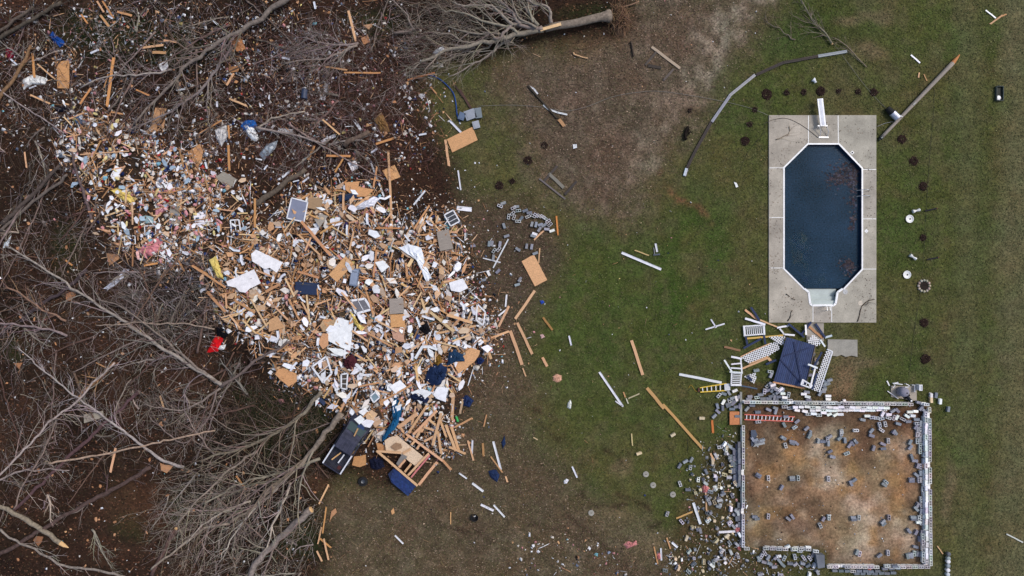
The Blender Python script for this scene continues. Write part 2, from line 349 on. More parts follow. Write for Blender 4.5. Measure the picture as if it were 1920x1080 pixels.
def ring(mb, inner, outer, z0, z1):
    n = len(inner)
    v = [(x, y, z) for z in (z0, z1) for x, y in inner] + [(x, y, z) for z in (z0, z1) for x, y in outer]
    I0, I1, O0, O1 = 0, n, 2 * n, 3 * n; f = []
    for i in range(n):
        j = (i + 1) % n
        f += [(I1 + i, O1 + i, O1 + j, I1 + j), (I0 + j, I0 + i, I1 + i, I1 + j), (O0 + i, O0 + j, O1 + j, O1 + i)]
    mb.add(v, f)
def offset(poly, d):
    cx = sum(p[0] for p in poly) / len(poly); cy = sum(p[1] for p in poly) / len(poly); out = []
    n = len(poly)
    for i in range(n):
        p0, p1, p2 = Vector(poly[i - 1]), Vector(poly[i]), Vector(poly[(i + 1) % n]); a = (p1 - p0).normalized(); b2 = (p2 - p1).normalized()
        n1 = Vector((a.y, -a.x)); n2 = Vector((b2.y, -b2.x))
        if n1.dot(p1 - Vector((cx, cy))) < 0: n1 = -n1
        if n2.dot(p1 - Vector((cx, cy))) < 0: n2 = -n2
        bis = (n1 + n2).normalized(); out.append(tuple(p1 + bis * (d / max(.3, bis.dot(n1)))))
    return out
# the step bay at the south end breaks the coping
mb = MB(); ins = octw; outs = offset(octw, .11)
n = 8
for i in range(n):
    j = (i + 1) % n
    if i == 4: continue      # edge 4-5 = south edge, open to the steps
    mb.add([(*ins[i], ZT - .1), (*ins[j], ZT - .1), (*outs[j], ZT - .1), (*outs[i], ZT - .1), (*ins[i], ZT + .02), (*ins[j], ZT + .02), (*outs[j], ZT + .02), (*outs[i], ZT + .02)],
           [(4, 5, 6, 7), (0, 1, 5, 4), (2, 3, 7, 6), (1, 2, 6, 5), (3, 0, 4, 7)])
adopt(pool, mb.build('coping', M_gloss, color=(.8, .8, .8)))
mb = MB(); bw = offset(octw, -.005); v = [(x, y, ZT - .02) for x, y in bw] + [(x, y, -1.7) for x, y in bw]
f = [((i + 1) % 8, i, 8 + i, 8 + (i + 1) % 8) for i in range(8) if i != 4] + [tuple(range(8, 16))]
mb.add(v, f); adopt(pool, mb.build('liner', M_plain, color=(.012, .02, .05)))
# water
m, nd, lk, bs = node_mat('pool_water'); tc = N(nd, 'ShaderNodeTexCoord').outputs['Object']
n1 = N(nd, 'ShaderNodeTexNoise'); n1.inputs['Scale'].default_value = .35; n1.inputs['Detail'].default_value = 5; lk.new(tc, n1.inputs['Vector'])
n2 = N(nd, 'ShaderNodeTexNoise'); n2.inputs['Scale'].default_value = 9; n2.inputs['Detail'].default_value = 3; lk.new(tc, n2.inputs['Vector'])
r = N(nd, 'ShaderNodeValToRGB'); e = r.color_ramp.elements; e[0].position = .3; e[0].color = (.010, .026, .042, 1); e[1].position = .75; e[1].color = (.020, .046, .080, 1); lk.new(n1.outputs[0], r.inputs[0])
c = mixc(nd, lk, r.outputs[0], ramp(nd, lk, n2.outputs[0], [(.3, .65), (.7, 1.4)]), 1.0)
lk.new(c, bs.inputs['Base Color']); bs.inputs['Roughness'].default_value = .12; bs.inputs['IOR'].default_value = 1.33; bs.inputs['Specular IOR Level'].default_value = .12; bs.inputs['Alpha'].default_value = .93
bs.inputs['Thin Film Thickness'].default_value = 0
b = N(nd, 'ShaderNodeBump'); b.inputs['Strength'].default_value = .08; b.inputs['Distance'].default_value = .02; lk.new(n2.outputs[0], b.inputs['Height']); lk.new(b.outputs[0], bs.inputs['Normal'])
ww = offset(octw, -.012)
mb = MB(); mb.add([(x, y, -.22) for x, y in ww], [tuple(range(8))[::-1]]); wo = mb.build('water', m)
if wo.data.polygons[0].normal.z < 0: wo.data.flip_normals()
adopt(pool, wo)
# oil sheen on the water, a thin film
m, nd, lk, bs = node_mat('oil_film'); tc = N(nd, 'ShaderNodeTexCoord').outputs['Object']
n1 = N(nd, 'ShaderNodeTexNoise'); n1.inputs['Scale'].default_value = .9; n1.inputs['Detail'].default_value = 3; lk.new(tc, n1.inputs['Vector'])
r = N(nd, 'ShaderNodeValToRGB'); e = r.color_ramp.elements; e[0].position = .34; e[0].color = (.01, .05, .2, 1); e[1].position = .7; e[1].color = (.07, .05, .06, 1); q = e.new(.46); q.color = (.02, .09, .16, 1); q = e.new(.58); q.color = (.05, .09, .05, 1)
lk.new(n1.outputs[0], r.inputs[0]); lk.new(r.outputs[0], bs.inputs['Base Color']); bs.inputs['Roughness'].default_value = .1
n2 = N(nd, 'ShaderNodeTexNoise'); n2.inputs['Scale'].default_value = .8; n2.inputs['Detail'].default_value = 5; lk.new(tc, n2.inputs['Vector'])
lk.new(ramp(nd, lk, n2.outputs[0], [(.45, 0.0), (.75, .3)]), bs.inputs['Alpha'])
mb = MB(); q = [(1478,440),(1502,432),(1528,460),(1545,500),(1548,530),(1515,536),(1490,510)]; pts = P2(q, -.215); mb.add(pts, [tuple(range(len(pts)))[::-1]]); o = mb.build('oil_sheen', m)
if o.data.polygons[0].normal.z < 0: o.data.flip_normals()
adopt(pool, o)
# floating leaf scum: small flat flakes lying on the water
def flakes(name, regs, cnt, cols, z, size, mat=M_leaf, thick=.01):
    vs_, fs_, cs_ = [], [], []; k = 0
    for (cx, cy, rx, ry), n in zip(regs, cnt):
        for _ in range(n):
            a = random.uniform(0, 6.283); rr = abs(random.gauss(0, .55)); x = cx + rx * rr * math.cos(a); y = cy + ry * rr * math.sin(a)
            if not inpoly([x], [y], [(1516,276),(1570,276),(1611,320),(1611,502),(1578,537),(1510,537),(1474,502),(1474,318)])[0]: continue
            p = W(x, y, z); s = random.uniform(*size); t = random.uniform(0, 6.28)
            for q in range(4):
                ang = t + q * 1.571 + random.uniform(-.4, .4); vs_.append((p.x + s * math.cos(ang), p.y + s * random.uniform(.5, 1) * math.sin(ang), z + random.uniform(0, thick)))
            fs_.append((k, k + 1, k + 2, k + 3)); k += 4; cs_.append(jit(random.choice(cols), .3))
    return bulk(name, np.array(vs_), np.array(fs_), np.array(cs_), mat)
o = flakes('leaf_scum', [(1600,332,10,34),(1578,330,22,20),(1562,336,16,10),(1590,318,14,20),(1600,412,6,14),(1597,428,5,10),(1590,500,15,16),(1600,380,8,22),(1570,330,30,50)], [520,130,70,90,70,30,240,50,100],
           [hx(54,46,48),hx(60,51,52),hx(74,66,68),hx(40,42,52),hx(70,72,84)], -.207, (.03,.12)); o['kind'] = 'stuff'; adopt(pool, o)
# moulded steps in the bay
mb = MB(); xs = (1516.5, 1567.5)
A = W(1512, 541); B = W(1575, 541); C1 = W(1519, 572); D1 = W(1564, 572)
mb.prism([(p.x, p.y) for p in (W(1514,541.5), W(1572,541.5), W(1568,556), W(1518,556))], -1.2, -.34)
mb.prism([(p.x, p.y) for p in (W(1518,556), W(1568,556), W(1566.5,563.5), W(1519,563.5))], -1.2, -.2)
mb.prism([(p.x, p.y) for p in (W(1519,563.5), W(1566.5,563.5), W(1565.5,571), W(1520,571))], -1.2, -.02)
adopt(pool, mb.build('step', M_gloss, color=(.40, .46, .44)))
mb = MB(); rim = [(1508,541.5),(1515.5,548),(1518,569),(1522,572.5),(1562,572.5),(1566,569),(1569.5,548),(1579,541.5)]
for a2, b2 in zip(rim[:-1], rim[1:]): mb.bar(W(*a2) + Vector((0, 0, ZT - .03)), W(*b2) + Vector((0, 0, ZT - .03)), .15, .12)
adopt(pool, mb.build('step_rim', M_gloss, color=(.8, .8, .8)))
# ladder, skimmer lids, drains
def rail_loop(px, py, L, h=.55, n=8):
    a = W(px, py); pts = []
    for i in range(n + 1):
        t = i / n; pts.append((a.x + L * (t - .5), a.y, ZT + h * math.sin(math.pi * t)))
    return pts
mb = MB()
for yy in (357.5, 368.5): mb.tube(rail_loop(1618, yy, 1.0), .022, 6)
adopt(pool, mb.build('ladder_rail', M_metal, color=(.6, .62, .64)))
mb = MB()
for k, z in enumerate((-.25, -.5)): mb.bar(W(1611, 357) + Vector((0, 0, z)), W(1611, 369) + Vector((0, 0, z)), .1, .03)
adopt(pool, mb.build('ladder_tread', M_gloss, color=(.75, .75, .75)))
def lid(px, py, r, col, n, label):
    mb = MB(); p = W(px, py); mb.lathe((p.x, p.y, ZT - .01), [(r, 0), (r, .018), (r * .86, .024), (r * .3, .02), (r * .1, .028)], n); adopt(pool, mb.build('skimmer_lid', M_gloss, color=col))
lid(1623.5, 433.5, .16, (.75, .75, .75), 4, ''); lid(1584, 547, .19, (.42, .42, .42), 20, ''); lid(1612, 568.5, .18, hx(190, 178, 160), 20, '')
mb = MB(); p = W(1597, 286.5); mb.lathe((p.x, p.y, ZT - .01), [(.15, 0), (.15, .02), (.07, .024), (.06, .004)], 4); o = mb.build('return_fitting', M_gloss, color=(.78, .78, .76)); adopt(pool, o)
mb = MB(); mb.lathe((p.x, p.y, ZT - .005), [(.062, 0), (.062, .022), (.03, .024)], 12); adopt(pool, mb.build('opening_cap', M_dark))
mb = MB()
for x in (1541, 1546.5): mb.tube([W(x, 574) + Vector((0, 0, ZT)), W(x, 574) + Vector((0, 0, ZT + .75)), W(x, 581) + Vector((0, 0, ZT + .85)), W(x + 1, 582) + Vector((0, 0, ZT))], .022, 6)
adopt(pool, mb.build('grab_rail', M_metal, color=(.7, .72, .73)))
# diving board on its stand
db = tag(empty('diving_board', W(1541, 215)), 'white diving board on a low metal stand pointing off the pool deck', 'diving board')
mb = MB(); a = W(1537.5, 185, .55); b2 = W(1543.5, 236, .5); mb.bar(a, b2, .42, .05); adopt(db, mb.build('board', M_gloss, color=(.82, .82, .84)))
mb = MB(); mb.bar(a + Vector((0, -.02, .03)), b2 + Vector((0, .05, .03)), .2, .015); adopt(db, mb.build('tread_strip', M_plain, color=(.66, .67, .72)))
mb = MB()
for dx in (-.28, .28):
    q = W(1543, 258); mb.tube([W(1542.5, 236, .46) + Vector((dx, 0, 0)), q + Vector((dx, .4, .3)), q + Vector((dx, 0, ZT))], .025, 6)
    mb.tube([W(1542, 235, .46) + Vector((dx, 0, 0)), W(1542, 232) + Vector((dx, 0, ZT))], .03, 6)
mb.bar(W(1542, 236, .44) + Vector((-.36, 0, 0)), W(1542, 236, .44) + Vector((.36, 0, 0)), .07, .07); mb.bar(W(1543, 258) + Vector((-.36, 0, ZT + .03)), W(1543, 258) + Vector((.36, 0, ZT + .03)), .1, .05)
adopt(db, mb.build('stand', M_metal, color=(.55, .55, .56)))
# other paving
def slab(name, poly, h, col, label=None):
    mb = MB(); pts = P2(poly); mb.prism([(p.x, p.y) for p in pts], -.1, h); o = mb.build(name, M_conc, color=col, loc=pts[0].to_tuple()); o['kind'] = 'structure'; return o
slab('pavement', [(1512,606),(1544,606),(1544,640),(1512,640)], .05, hx(160, 152, 140))
slab('pavement', [(1551.5,636),(1607,637),(1607,669),(1596,666.5),(1585,669),(1577,665),(1569,668),(1551.5,666)], .06, hx(150, 146, 136))
slab('pavement', [(1670,723),(1718,724),(1718,751),(1706,751),(1690,747),(1670,744)], .06, hx(166, 156, 142))

# windblown leaves and dirt lying on the deck
vs_, fs_, cs_ = [], [], []
for k in range(520):
    while True:
        x = random.uniform(1442, 1641); y = random.uniform(217, 604)
        if not inpoly([x], [y], offset(OCT, 5))[0] and not (1505 < x < 1582 and 535 < y < 580) and random.random() < (1 if vnoise(x, y, 22, 5) > .55 else .15): break
    p = W(x, y, ZT + .006); s_ = random.uniform(.015, .055); t_ = random.uniform(0, 6.28); i0 = len(vs_)
    for q in range(4): a = t_ + q * 1.571; vs_.append((p.x + s_ * math.cos(a), p.y + s_ * .6 * math.sin(a), ZT + random.uniform(.005, .02)))
    fs_.append((i0, i0 + 1, i0 + 2, i0 + 3)); cs_.append(jit(random.choice([hx(84,66,54), hx(58,48,42), hx(120,100,80)]), .2))
tag(bulk('leaves', np.array(vs_), np.array(fs_), np.array(cs_), M_leaf), 'windblown leaves and dirt on the pool deck', 'leaves', None, 'stuff')
# ---------------------------------------------------------------- concrete blocks and the block foundation
def block_mesh(name, L=.40, D=.195, H=.19, chip=0):
    mb = MB(); t = .036; 
    mb.box((0, -D / 2 + t / 2, 0), (L, t, H)); mb.box((0, D / 2 - t / 2, 0), (L, t, H))
    w = D - 2 * t - .002
    for x in (-L / 2 + t / 2 + .004, 0, L / 2 - t / 2 - .004): mb.box((x, 0, -.002), (t, w, H - .004))
    me = bpy.data.meshes.new(name); me.from_pydata(mb.v, [], mb.f); me.materials.append(M_block); return me
BLOCK = block_mesh('concrete_block')
HALF = block_mesh('half_block', .2)
def chipped():
    me = block_mesh('chipped_block')
    for v in me.vertices:
        if v.co.x > .12: v.co.x -= random.uniform(.02, .1) * (1 if v.co.y > 0 else .3); v.co.z *= random.uniform(.8, 1)
    return me
CHIP = [chipped() for _ in range(3)]
GREY, WHITEB, TAN = hx(140, 142, 149), hx(236, 235, 234), hx(208, 190, 156)
def place_block(px, py, ang, typ='g', name='concrete_block', parent=None, zb=None, lift=0, tilt=0, mesh=None):
    """typ: g grey on its side, h grey with cores up, w white painted face up, H white with cores up, t tan, d dark grey"""
    z0 = (G(px, py) if zb is None else zb) + lift
    up = typ in 'hHe'
    z = z0 + (.095 if up else .0975)
    p = W(px, py, z)
    me = mesh or (BLOCK if random.random() < .8 else random.choice(CHIP))
    o = bpy.data.objects.new(name, me); COL.objects.link(o)
    o.location = p
    o.rotation_euler = Euler((0 if up else math.pi / 2, 0, 0)).to_matrix().to_euler()
    o.rotation_euler = (Matrix.Rotation(R(ang), 3, 'Z') @ Matrix.Rotation(random.uniform(-1, 1) * R(tilt), 3, 'X') @ Matrix.Rotation(random.uniform(-1, 1) * R(tilt), 3, 'Y') @ Euler((0 if up else math.pi / 2, 0, 0)).to_matrix()).to_euler()
    base = {'g': GREY, 'h': hx(200, 200, 202), 'w': WHITEB, 'H': hx(230, 230, 230), 't': TAN, 'd': hx(112, 116, 125), 'e': hx(150, 150, 152)}[typ]
    o.color = (*jit(base, .16), 1)
    if parent is not None: adopt(parent, o)
    return o
def wall(name, runs, label, courses=3, col='h', gap=.06):
    """hollow block wall: top course block by block, courses below joined"""
    a0 = runs[0]; t = empty(name, W(a0[0], a0[1])); tag(t, label, 'block wall')
    low = MB(); H = .2
    for x1, y1, x2, y2 in runs:
        zt = courses * H
        p = W(x1, y1, zt); q = W(x2, y2, zt); d = q - p; L = d.length; n = max(1, int(L / .405)); u = d / L; ang = math.atan2(u.y, u.x)
        for c in range(courses):
            for i in range(n):
                if c == courses - 1 and random.random() < gap: continue
                off = (.2 if (courses - 1 - c) % 2 else 0)
                if off and i == n - 1: continue
                pos = p + u * (.2 + i * L / n + off); pos.z = c * H + .095 - .02
                if c == courses - 1:
                    o = bpy.data.objects.new('block', BLOCK); COL.objects.link(o); o.location = pos + Vector((random.uniform(-.006, .006), random.uniform(-.006, .006), 0)); o.rotation_euler = (0, 0, ang + random.uniform(-.015, .015))
                    o.color = (*jit(hx(212, 211, 209), .22), 1); adopt(t, o)
                else:
                    M = Matrix.Rotation(ang, 3, 'Z'); low.box(pos, (.392, .193, .19), M=M)
    if low.v: o = low.build('lower_courses', M_block, color=hx(240, 238, 235)); o['kind'] = 'stuff'; adopt(t, o)
    return t
wall('foundation_wall', [(1396,754.5,1577,757),(1582,757,1714,758.5),(1733,758.5,1748,759)], 'long hollow block wall edging the dirt pad on the pool side')
wall('foundation_wall', [(1744,764,1746.5,1062)], 'hollow block wall with cores up along the mown strip of lawn', 2)
wall('foundation_wall', [(1552,1063.5,1650,1064),(1666,1064,1746,1064)], 'low hollow block wall along the bottom edge of the picture', 2)
wall('foundation_wall', [(1396,1029.5,1412,1029.5),(1432,1029,1480,1031),(1486,1030,1524,1031.5),(1526,1034,1546,1036)], 'broken low hollow block wall set back beside the grey entrance slab', 2)
wall('foundation_wall', [(1394.5,798,1394,1027)], 'straight hollow block wall facing the scattered rubble on the lawn', 2)
def course(rows, label, typ, sag=0, zb=0.0, cores=.12):
    a = rows[0]; t = tag(empty('fallen_block_course', W(a[0], a[1])), label, 'block rows', 'fallen block courses along the foundation')
    for x1, y1, x2, y2, lift in rows:
        L = math.hypot(x2 - x1, y2 - y1) * S; n = max(1, int(L / .41)); ang = math.degrees(math.atan2(y1 - y2, x2 - x1))
        for i in range(n):
            f = (i + .5) / n; ty = typ
            if random.random() < cores: ty = 'H' if typ == 'w' else 'h'
            place_block(x1 + (x2 - x1) * f + random.uniform(-.5, .5), y1 + (y2 - y1) * f + random.uniform(-.7, .7) + sag * math.sin(math.pi * f), ang + random.uniform(-4, 4), ty, 'block', t, zb, lift + random.uniform(-.01, .02), 4)
    return t
course([(1486,763,1667,764.5,.2),(1518,769.5,1662,768.5,.0),(1487,768,1516,772,.02),(1604,765,1667,765,.0)], 'white painted block rows fallen inward beside the pool side wall', 'w')
course([(1735.5,772,1737,1058,.2),(1731.5,780,1732,870,0),(1731,880,1732.5,1058,.0)], 'white painted block rows leaning inside the wall by the mown strip', 'w', cores=.15)
course([(1726,788,1724,850,.0),(1720,800,1719,832,0),(1726,868,1725,905,.02),(1727,930,1726,985,0),(1729,1000,1730,1055,.22)], 'jumbled block rows lying at the foot of the leaning white rows', 'g', cores=.5)
course([(1385.5,828,1386,912,.2),(1381,832,1382,915,.02),(1376,842,1377,912,0),(1371,850,1372,890,0),(1385,940,1386,990,.02),(1380.5,950,1380.5,980,0)], 'dark grey block rows slumped outward beside the rubble strewn lawn', 'd', cores=.03)
course([(1656,1061,1684,1061,.25),(1652,1066,1690,1065,.15),(1560,1070,1650,1071,0),(1600,1075,1680,1074,0)], 'grey block rows tipped outward along the bottom edge of the picture', 'd', cores=.1)
course([(1460,752,1480,752,.3),(1424,747,1446,748,.05),(1448,748.5,1476,750,0)], 'grey block row knocked off the pool side wall below the wrecked deck', 'd', cores=.1)
# loose blocks, zone by zone: "x,y,angle,type" measured on the plot
ZN = ('concrete_block', 'concrete block')
def loose(data, ox, oy, sc, label, group, tilt=9):
    for it in data.split():
        q = it.split(','); x, y = ox + float(q[0]) / sc, oy + float(q[1]) / sc; a = float(q[2]); ty = q[3] if len(q) > 3 else 'g'
        o = place_block(x, y, a + random.uniform(-5, 5), ty, zb=0.0, tilt=tilt if ty in 'gwtd' else 3, lift=float(q[4]) if len(q) > 4 else 0); tag(o, label, 'concrete block', group)
L_IN = ('loose concrete block lying on the bare dirt pad inside the foundation', 'loose blocks on the dirt pad')
L_N = ('concrete block in the loose pile between wrecked blue deck and foundation', 'blocks piled below the wrecked deck')
L_W = ('concrete block in the rubble spilled over the lawn beside the foundation', 'blocks spilled beside the foundation')
L_S = ('concrete block lying outside the broken low wall near the entrance slab', 'blocks by the entrance slab')
loose('625,35,15 835,55,-10,h 840,110,60 850,240,-30,g,.1 795,265,40,h 745,350,80,h 800,330,30 875,290,0,g,.15 915,305,-30,w,.1 985,320,35,w,.2 945,365,35,g,.12 1020,330,70 1020,380,0,w 905,380,25 1045,440,0,w 685,400,5 530,425,3 510,462,3 635,440,10,h 720,462,3 810,465,3 890,440,90 960,430,3,d 1120,485,0,h 1105,400,80,h 840,425,10,d 860,330,60,d,.1 930,330,-20,g,.2 870,255,20,w,.2 1335,390,0,w 1380,360,-10 1390,430,-10,w 1405,475,5,d 1700,420,0,w 1705,467,0,w 1420,105,0 1640,250,50 1690,240,20 1640,320,10 1575,380,60 1660,210,-30,d 1720,180,20 1640,280,-40,d 1620,350,0', 1340, 690, 8, *L_N)
loose('60,410,50,h 135,385,-20 215,375,-55 300,340,20,w 265,450,20 235,495,20,h 280,525,40 320,460,-80,w 40,570,-70 45,650,-40 115,600,-80,d 320,580,10,d 260,615,5,d 370,570,85,d 210,565,30,d 350,440,60 290,495,0,d 130,510,60,w 200,540,10,d', 1340, 690, 8, *L_W)
loose('805,625,-25 905,600,-15 910,650,80 645,660,0,d 650,805,0,h 1040,850,-55 1200,885,35,h 1235,800,40 1375,905,45 1430,970,70 1420,1020,55 1030,1045,-30 1045,580,0,h 1125,600,0,h 1400,690,0,h 1480,685,0,w 1560,705,0,h 1630,670,-5,w 1720,690,30,w 1805,700,30,w 1885,695,0,w 480,610,50 560,560,0,d 1070,730,0,g,.12', 1340, 690, 8, *L_IN)
loose('525,640,0,w 455,695,-15 600,660,5,h 660,668,5,h 735,680,10,h 755,610,60,w 845,615,0,w 840,665,-15,h 925,665,65,h 970,660,60,w 1055,685,-30,h 1120,640,-35,w 1205,635,0,w 990,755,-20 1140,720,0 1265,690,0 1275,750,0,h 1255,800,60 710,770,-75,h 795,760,-80,h 740,850,-30,H 945,885,-55 840,1010,90,h 590,860,50 590,935,-15 145,875,-80,h 355,855,0,H 110,975,45 190,1005,-75 300,1050,-55,d 350,1020,-55,d 1165,580,0,w 1245,570,0,w 1330,520,50 1380,560,-30 1390,610,70 910,560,35 975,555,-50', 1560, 700, 8, *L_IN)
loose('110,45,-30 130,100,-75,h 180,70,-15 182,84,-15,d 215,85,-40 310,20,65 375,65,80 408,70,0,d 445,55,90,h 460,35,35 450,85,-85 535,45,40 575,60,-75 610,100,60 630,85,-55,d 655,70,-45 548,8,90,h 775,25,-20 790,120,80 860,90,-30 862,125,0,d 900,65,90,h 945,8,-35 465,145,30,d 482,185,-15 590,160,20,h 1065,75,70 1065,115,50 1075,185,-70,d 1100,215,0 1120,250,80 1110,320,-35 180,340,0 182,356,0,d 225,345,90,h 452,350,90,h 100,415,60 620,385,-70 645,360,40 870,395,-40 885,375,-40,h 1075,352,0 1076,368,0,d 1130,360,90,h 1120,545,70 1110,575,-45 150,650,-40 180,635,-60 415,650,60 455,640,90,h 390,700,-65,h 640,640,0 642,656,0,d 680,640,90,h 860,672,45 868,688,45,d 905,640,90,e 1088,638,0 1090,653,0,d 1130,645,90,h 1130,675,0,w 1055,740,-55 1110,750,60 1150,755,70 1135,800,90 1165,800,90,w 1105,860,-15 665,900,70 685,912,80,h 835,925,45 898,905,90,h 1045,930,-80 1060,928,-80 1075,925,-80 1095,910,80,h 1120,910,70 1140,915,70', 1440, 810, 4, *L_IN)
loose('2,345,90,h 2,632,90,h -75,330,-30 -70,320,-30,d,.15 -100,635,0 -85,650,0,d -115,55,-60 -95,60,20 -88,75,10,d -45,60,10 -60,70,0,d', 1440, 810, 4, *L_IN)
loose('145,860,25,w 190,880,0,h 235,890,0,h 300,865,0,w 120,945,60,h 80,930,0,w 85,965,-45 110,995,-40 200,935,-80,h 265,940,-50,h 310,945,-50,h 260,985,-20 335,920,50 345,1000,60,w 370,1050,-60 45,1010,0 0,940,60 -50,930,60,h -30,975,-20 -70,950,-60,g 60,940,40 310,1070,90,w 95,1072,0,h 205,990,30 165,985,0,d -25,905,-60,h -58,1065,10 10,985,-20 300,1000,30,d', 1440, 810, 4, *L_S)
loose('1350,908,80 1290,850,85,w 1222,805,90,w 1222,840,90,t 1258,805,80,d 1128,858,-15 575,855,-70,w', 1440, 540, 4, 'concrete block lying on the grass just outside a foundation wall', 'blocks on the grass by the corner')
# rubble strip beside the foundation
zone = [(1290,870),(1350,850),(1372,800),(1392,835),(1384,900),(1390,1000),(1394,1040),(1340,1066),(1240,1080),(1250,1040),(1300,1010),(1280,960),(1305,920)]
SB = MB()
for k in range(95):
    while True:
        x = random.uniform(1235, 1392); y = random.uniform(795, 1080)
        if inpoly([x], [y], zone)[0] and random.random() < .25 + (x - 1235) / 140: break
    src = random.choice([BLOCK, HALF, HALF, HALF] + CHIP); M3 = Matrix.Rotation(random.uniform(0, 3.14), 3, 'Z') @ Matrix.Rotation(random.choice((0, 1.571)) + random.uniform(-.35, .35), 3, 'X') @ Matrix.Rotation(random.uniform(-.3, .3), 3, 'Y')
    p = W(x, y, random.choice((.08, .09, .1, .2))); col = jit(random.choice([GREY, GREY, TAN, TAN, WHITEB, hx(176,176,178), hx(104,108,118)]), .16); SB.add([M3 @ v.co + p for v in src.vertices], [tuple(f.vertices) for f in src.polygons], col)
tag(SB.build('block_rubble', M_attr), 'broken blocks heaped over the lawn beside the straight foundation wall', 'rubble', None, 'stuff')
for x, y, a, ty in ((1275,907,-70,'h'),(1251,963,70,'h'),(1278,978,-50,'h'),(1350,838,10,'h'),(1290,918,0,'d'),(1382,780,0,'d'),(1274,873,60,'d'),(1285,865,30,'g'),(1296,862,60,'g'),(1316,784,0,'t'),(1339,780,45,'g'),(1262,815,30,'t'),(1198,850,20,'t'),(1287,1009,70,'t'),(1335,1060,-40,'w')):
    tag(place_block(x, y, a, ty, zb=0, tilt=5), L_W[0], 'concrete block', L_W[1])
# blocks scattered near the heap: pile and strays
loose('12,480,20,h 48,500,10,h 15,550,70,h 45,580,0,h 35,470,0 120,545,20,h 150,600,80 180,605,80 215,605,20 205,640,60 170,675,-20,w 160,690,-20 240,610,30 270,580,40,h 285,605,40,h 250,560,-30,h 230,545,-30,h 205,540,-30,h 180,535,-30,h 160,540,-30,h 110,765,85 148,770,85 45,790,-30 175,820,20 60,1015,60 40,1055,15 300,650,20,w 130,515,10,d 100,500,20,d 70,560,50,d 5,520,40,h 260,640,0,g', 960, 270, 4, 'concrete block in the small dark pile on soil beside the heap', 'blocks in the small pile')
loose('1855,445,20 1830,465,-20,h 1770,745,80 1750,748,80 1830,750,85 1785,800,60,h 1820,790,50,h 1880,690,20 1575,685,85 1505,990,40 1745,970,-60,w 1475,880,0,w 1630,765,10 1860,615,-70 1895,545,80,h 1780,850,85 1705,1020,10 1815,955,40 1450,960,40', 480, 270, 4, 'stray concrete block on the bare soil at the edge of the heap', 'stray blocks at the heap edge')
# entrance slab, plywood hatch, kerb strip
e = MB(); pts = P2([(1530,1040),(1546,1041),(1547,1064),(1534,1066)], .5); e.prism([(p.x, p.y) for p in pts], 0, .5); o = e.build('entrance_step', M_conc, color=hx(112, 116, 124)); tag(o, 'dark grey concrete entrance step in the corner of the broken low wall', 'step')
e = MB(); pts = P2([(1387.5,735),(1391.5,735),(1391.5,796),(1387.5,796)], .18); e.prism([(p.x, p.y) for p in pts], 0, .18); o = e.build('kerb', M_conc, color=hx(150, 150, 142)); o['kind'] = 'structure'
# ---------------------------------------------------------------- boards, panels, sheets
def unit_board(seed, broken):
    r = random.Random(seed); n = 5; v = []; f = []
    for i in range(n):
        x = -.5 + i / (n - 1); by = r.uniform(-.06, .06); bz = r.uniform(-.08, .08); 
        for y, z in ((-.5, -.5), (.5, -.5), (.5, .5), (-.5, .5)):
            dx = 0
            if broken and i == n - 1: dx = r.uniform(-.16, .02)
            if broken > 1 and i == 0: dx = r.uniform(-.02, .12)
            v.append((x + dx, y + by, z + bz))
    for i in range(n - 1):
        for k in range(4): f.append((i * 4 + k, i * 4 + (k + 1) % 4, i * 4 + 4 + (k + 1) % 4, i * 4 + 4 + k))
    f += [(3, 2, 1, 0), tuple(range((n - 1) * 4, n * 4))]
    me = bpy.data.meshes.new('board'); me.from_pydata(v, [], f); return me
BM = {}
def board_mesh(mat, broken):
    k = (mat.name, broken, random.randrange(4))
    if k not in BM: me = unit_board(hash((broken, k[2])) & 0xffff, broken); me.materials.append(mat); BM[k] = me
    return BM[k]
PINE = hx(208, 164, 124); PINE2 = hx(188, 140, 98); WHITE = (.74, .74, .76); NAVY = hx(38, 50, 82)
def board(x1, y1, x2, y2, w=5, col=PINE, label=None, cat='board', group=None, z1=None, z2=None, t=.04, mat=None, broken=1, name='board', parent=None, dz=0.0):
    """board lying from photo point 1 to 2, w photo pixels wide, resting on the ground or the heap"""
    a0 = (G(x1, y1) if z1 is None else z1) + t / 2 + dz; b0 = (G(x2, y2) if z2 is None else z2) + t / 2 + dz
    a = W(x1, y1, a0); b = W(x2, y2, b0); d = b - a; L = d.length
    o = bpy.data.objects.new(name, board_mesh(mat or M_wood, broken)); COL.objects.link(o)
    x = d.normalized(); y = Vector((0, 0, 1)).cross(x).normalized(); z = x.cross(y); o.matrix_world = Matrix.Translation((a + b) / 2) @ Matrix((x, y, z)).transposed().to_4x4() @ Matrix.Diagonal((L, w * S, t, 1))
    loc, rot, sc = o.matrix_world.decompose(); o.location = loc; o.rotation_euler = rot.to_euler(); o.scale = sc
    o.color = (*jit(col, .1), 1)
    if parent is not None: adopt(parent, o)
    else: tag(o, label, cat, group)
    return o
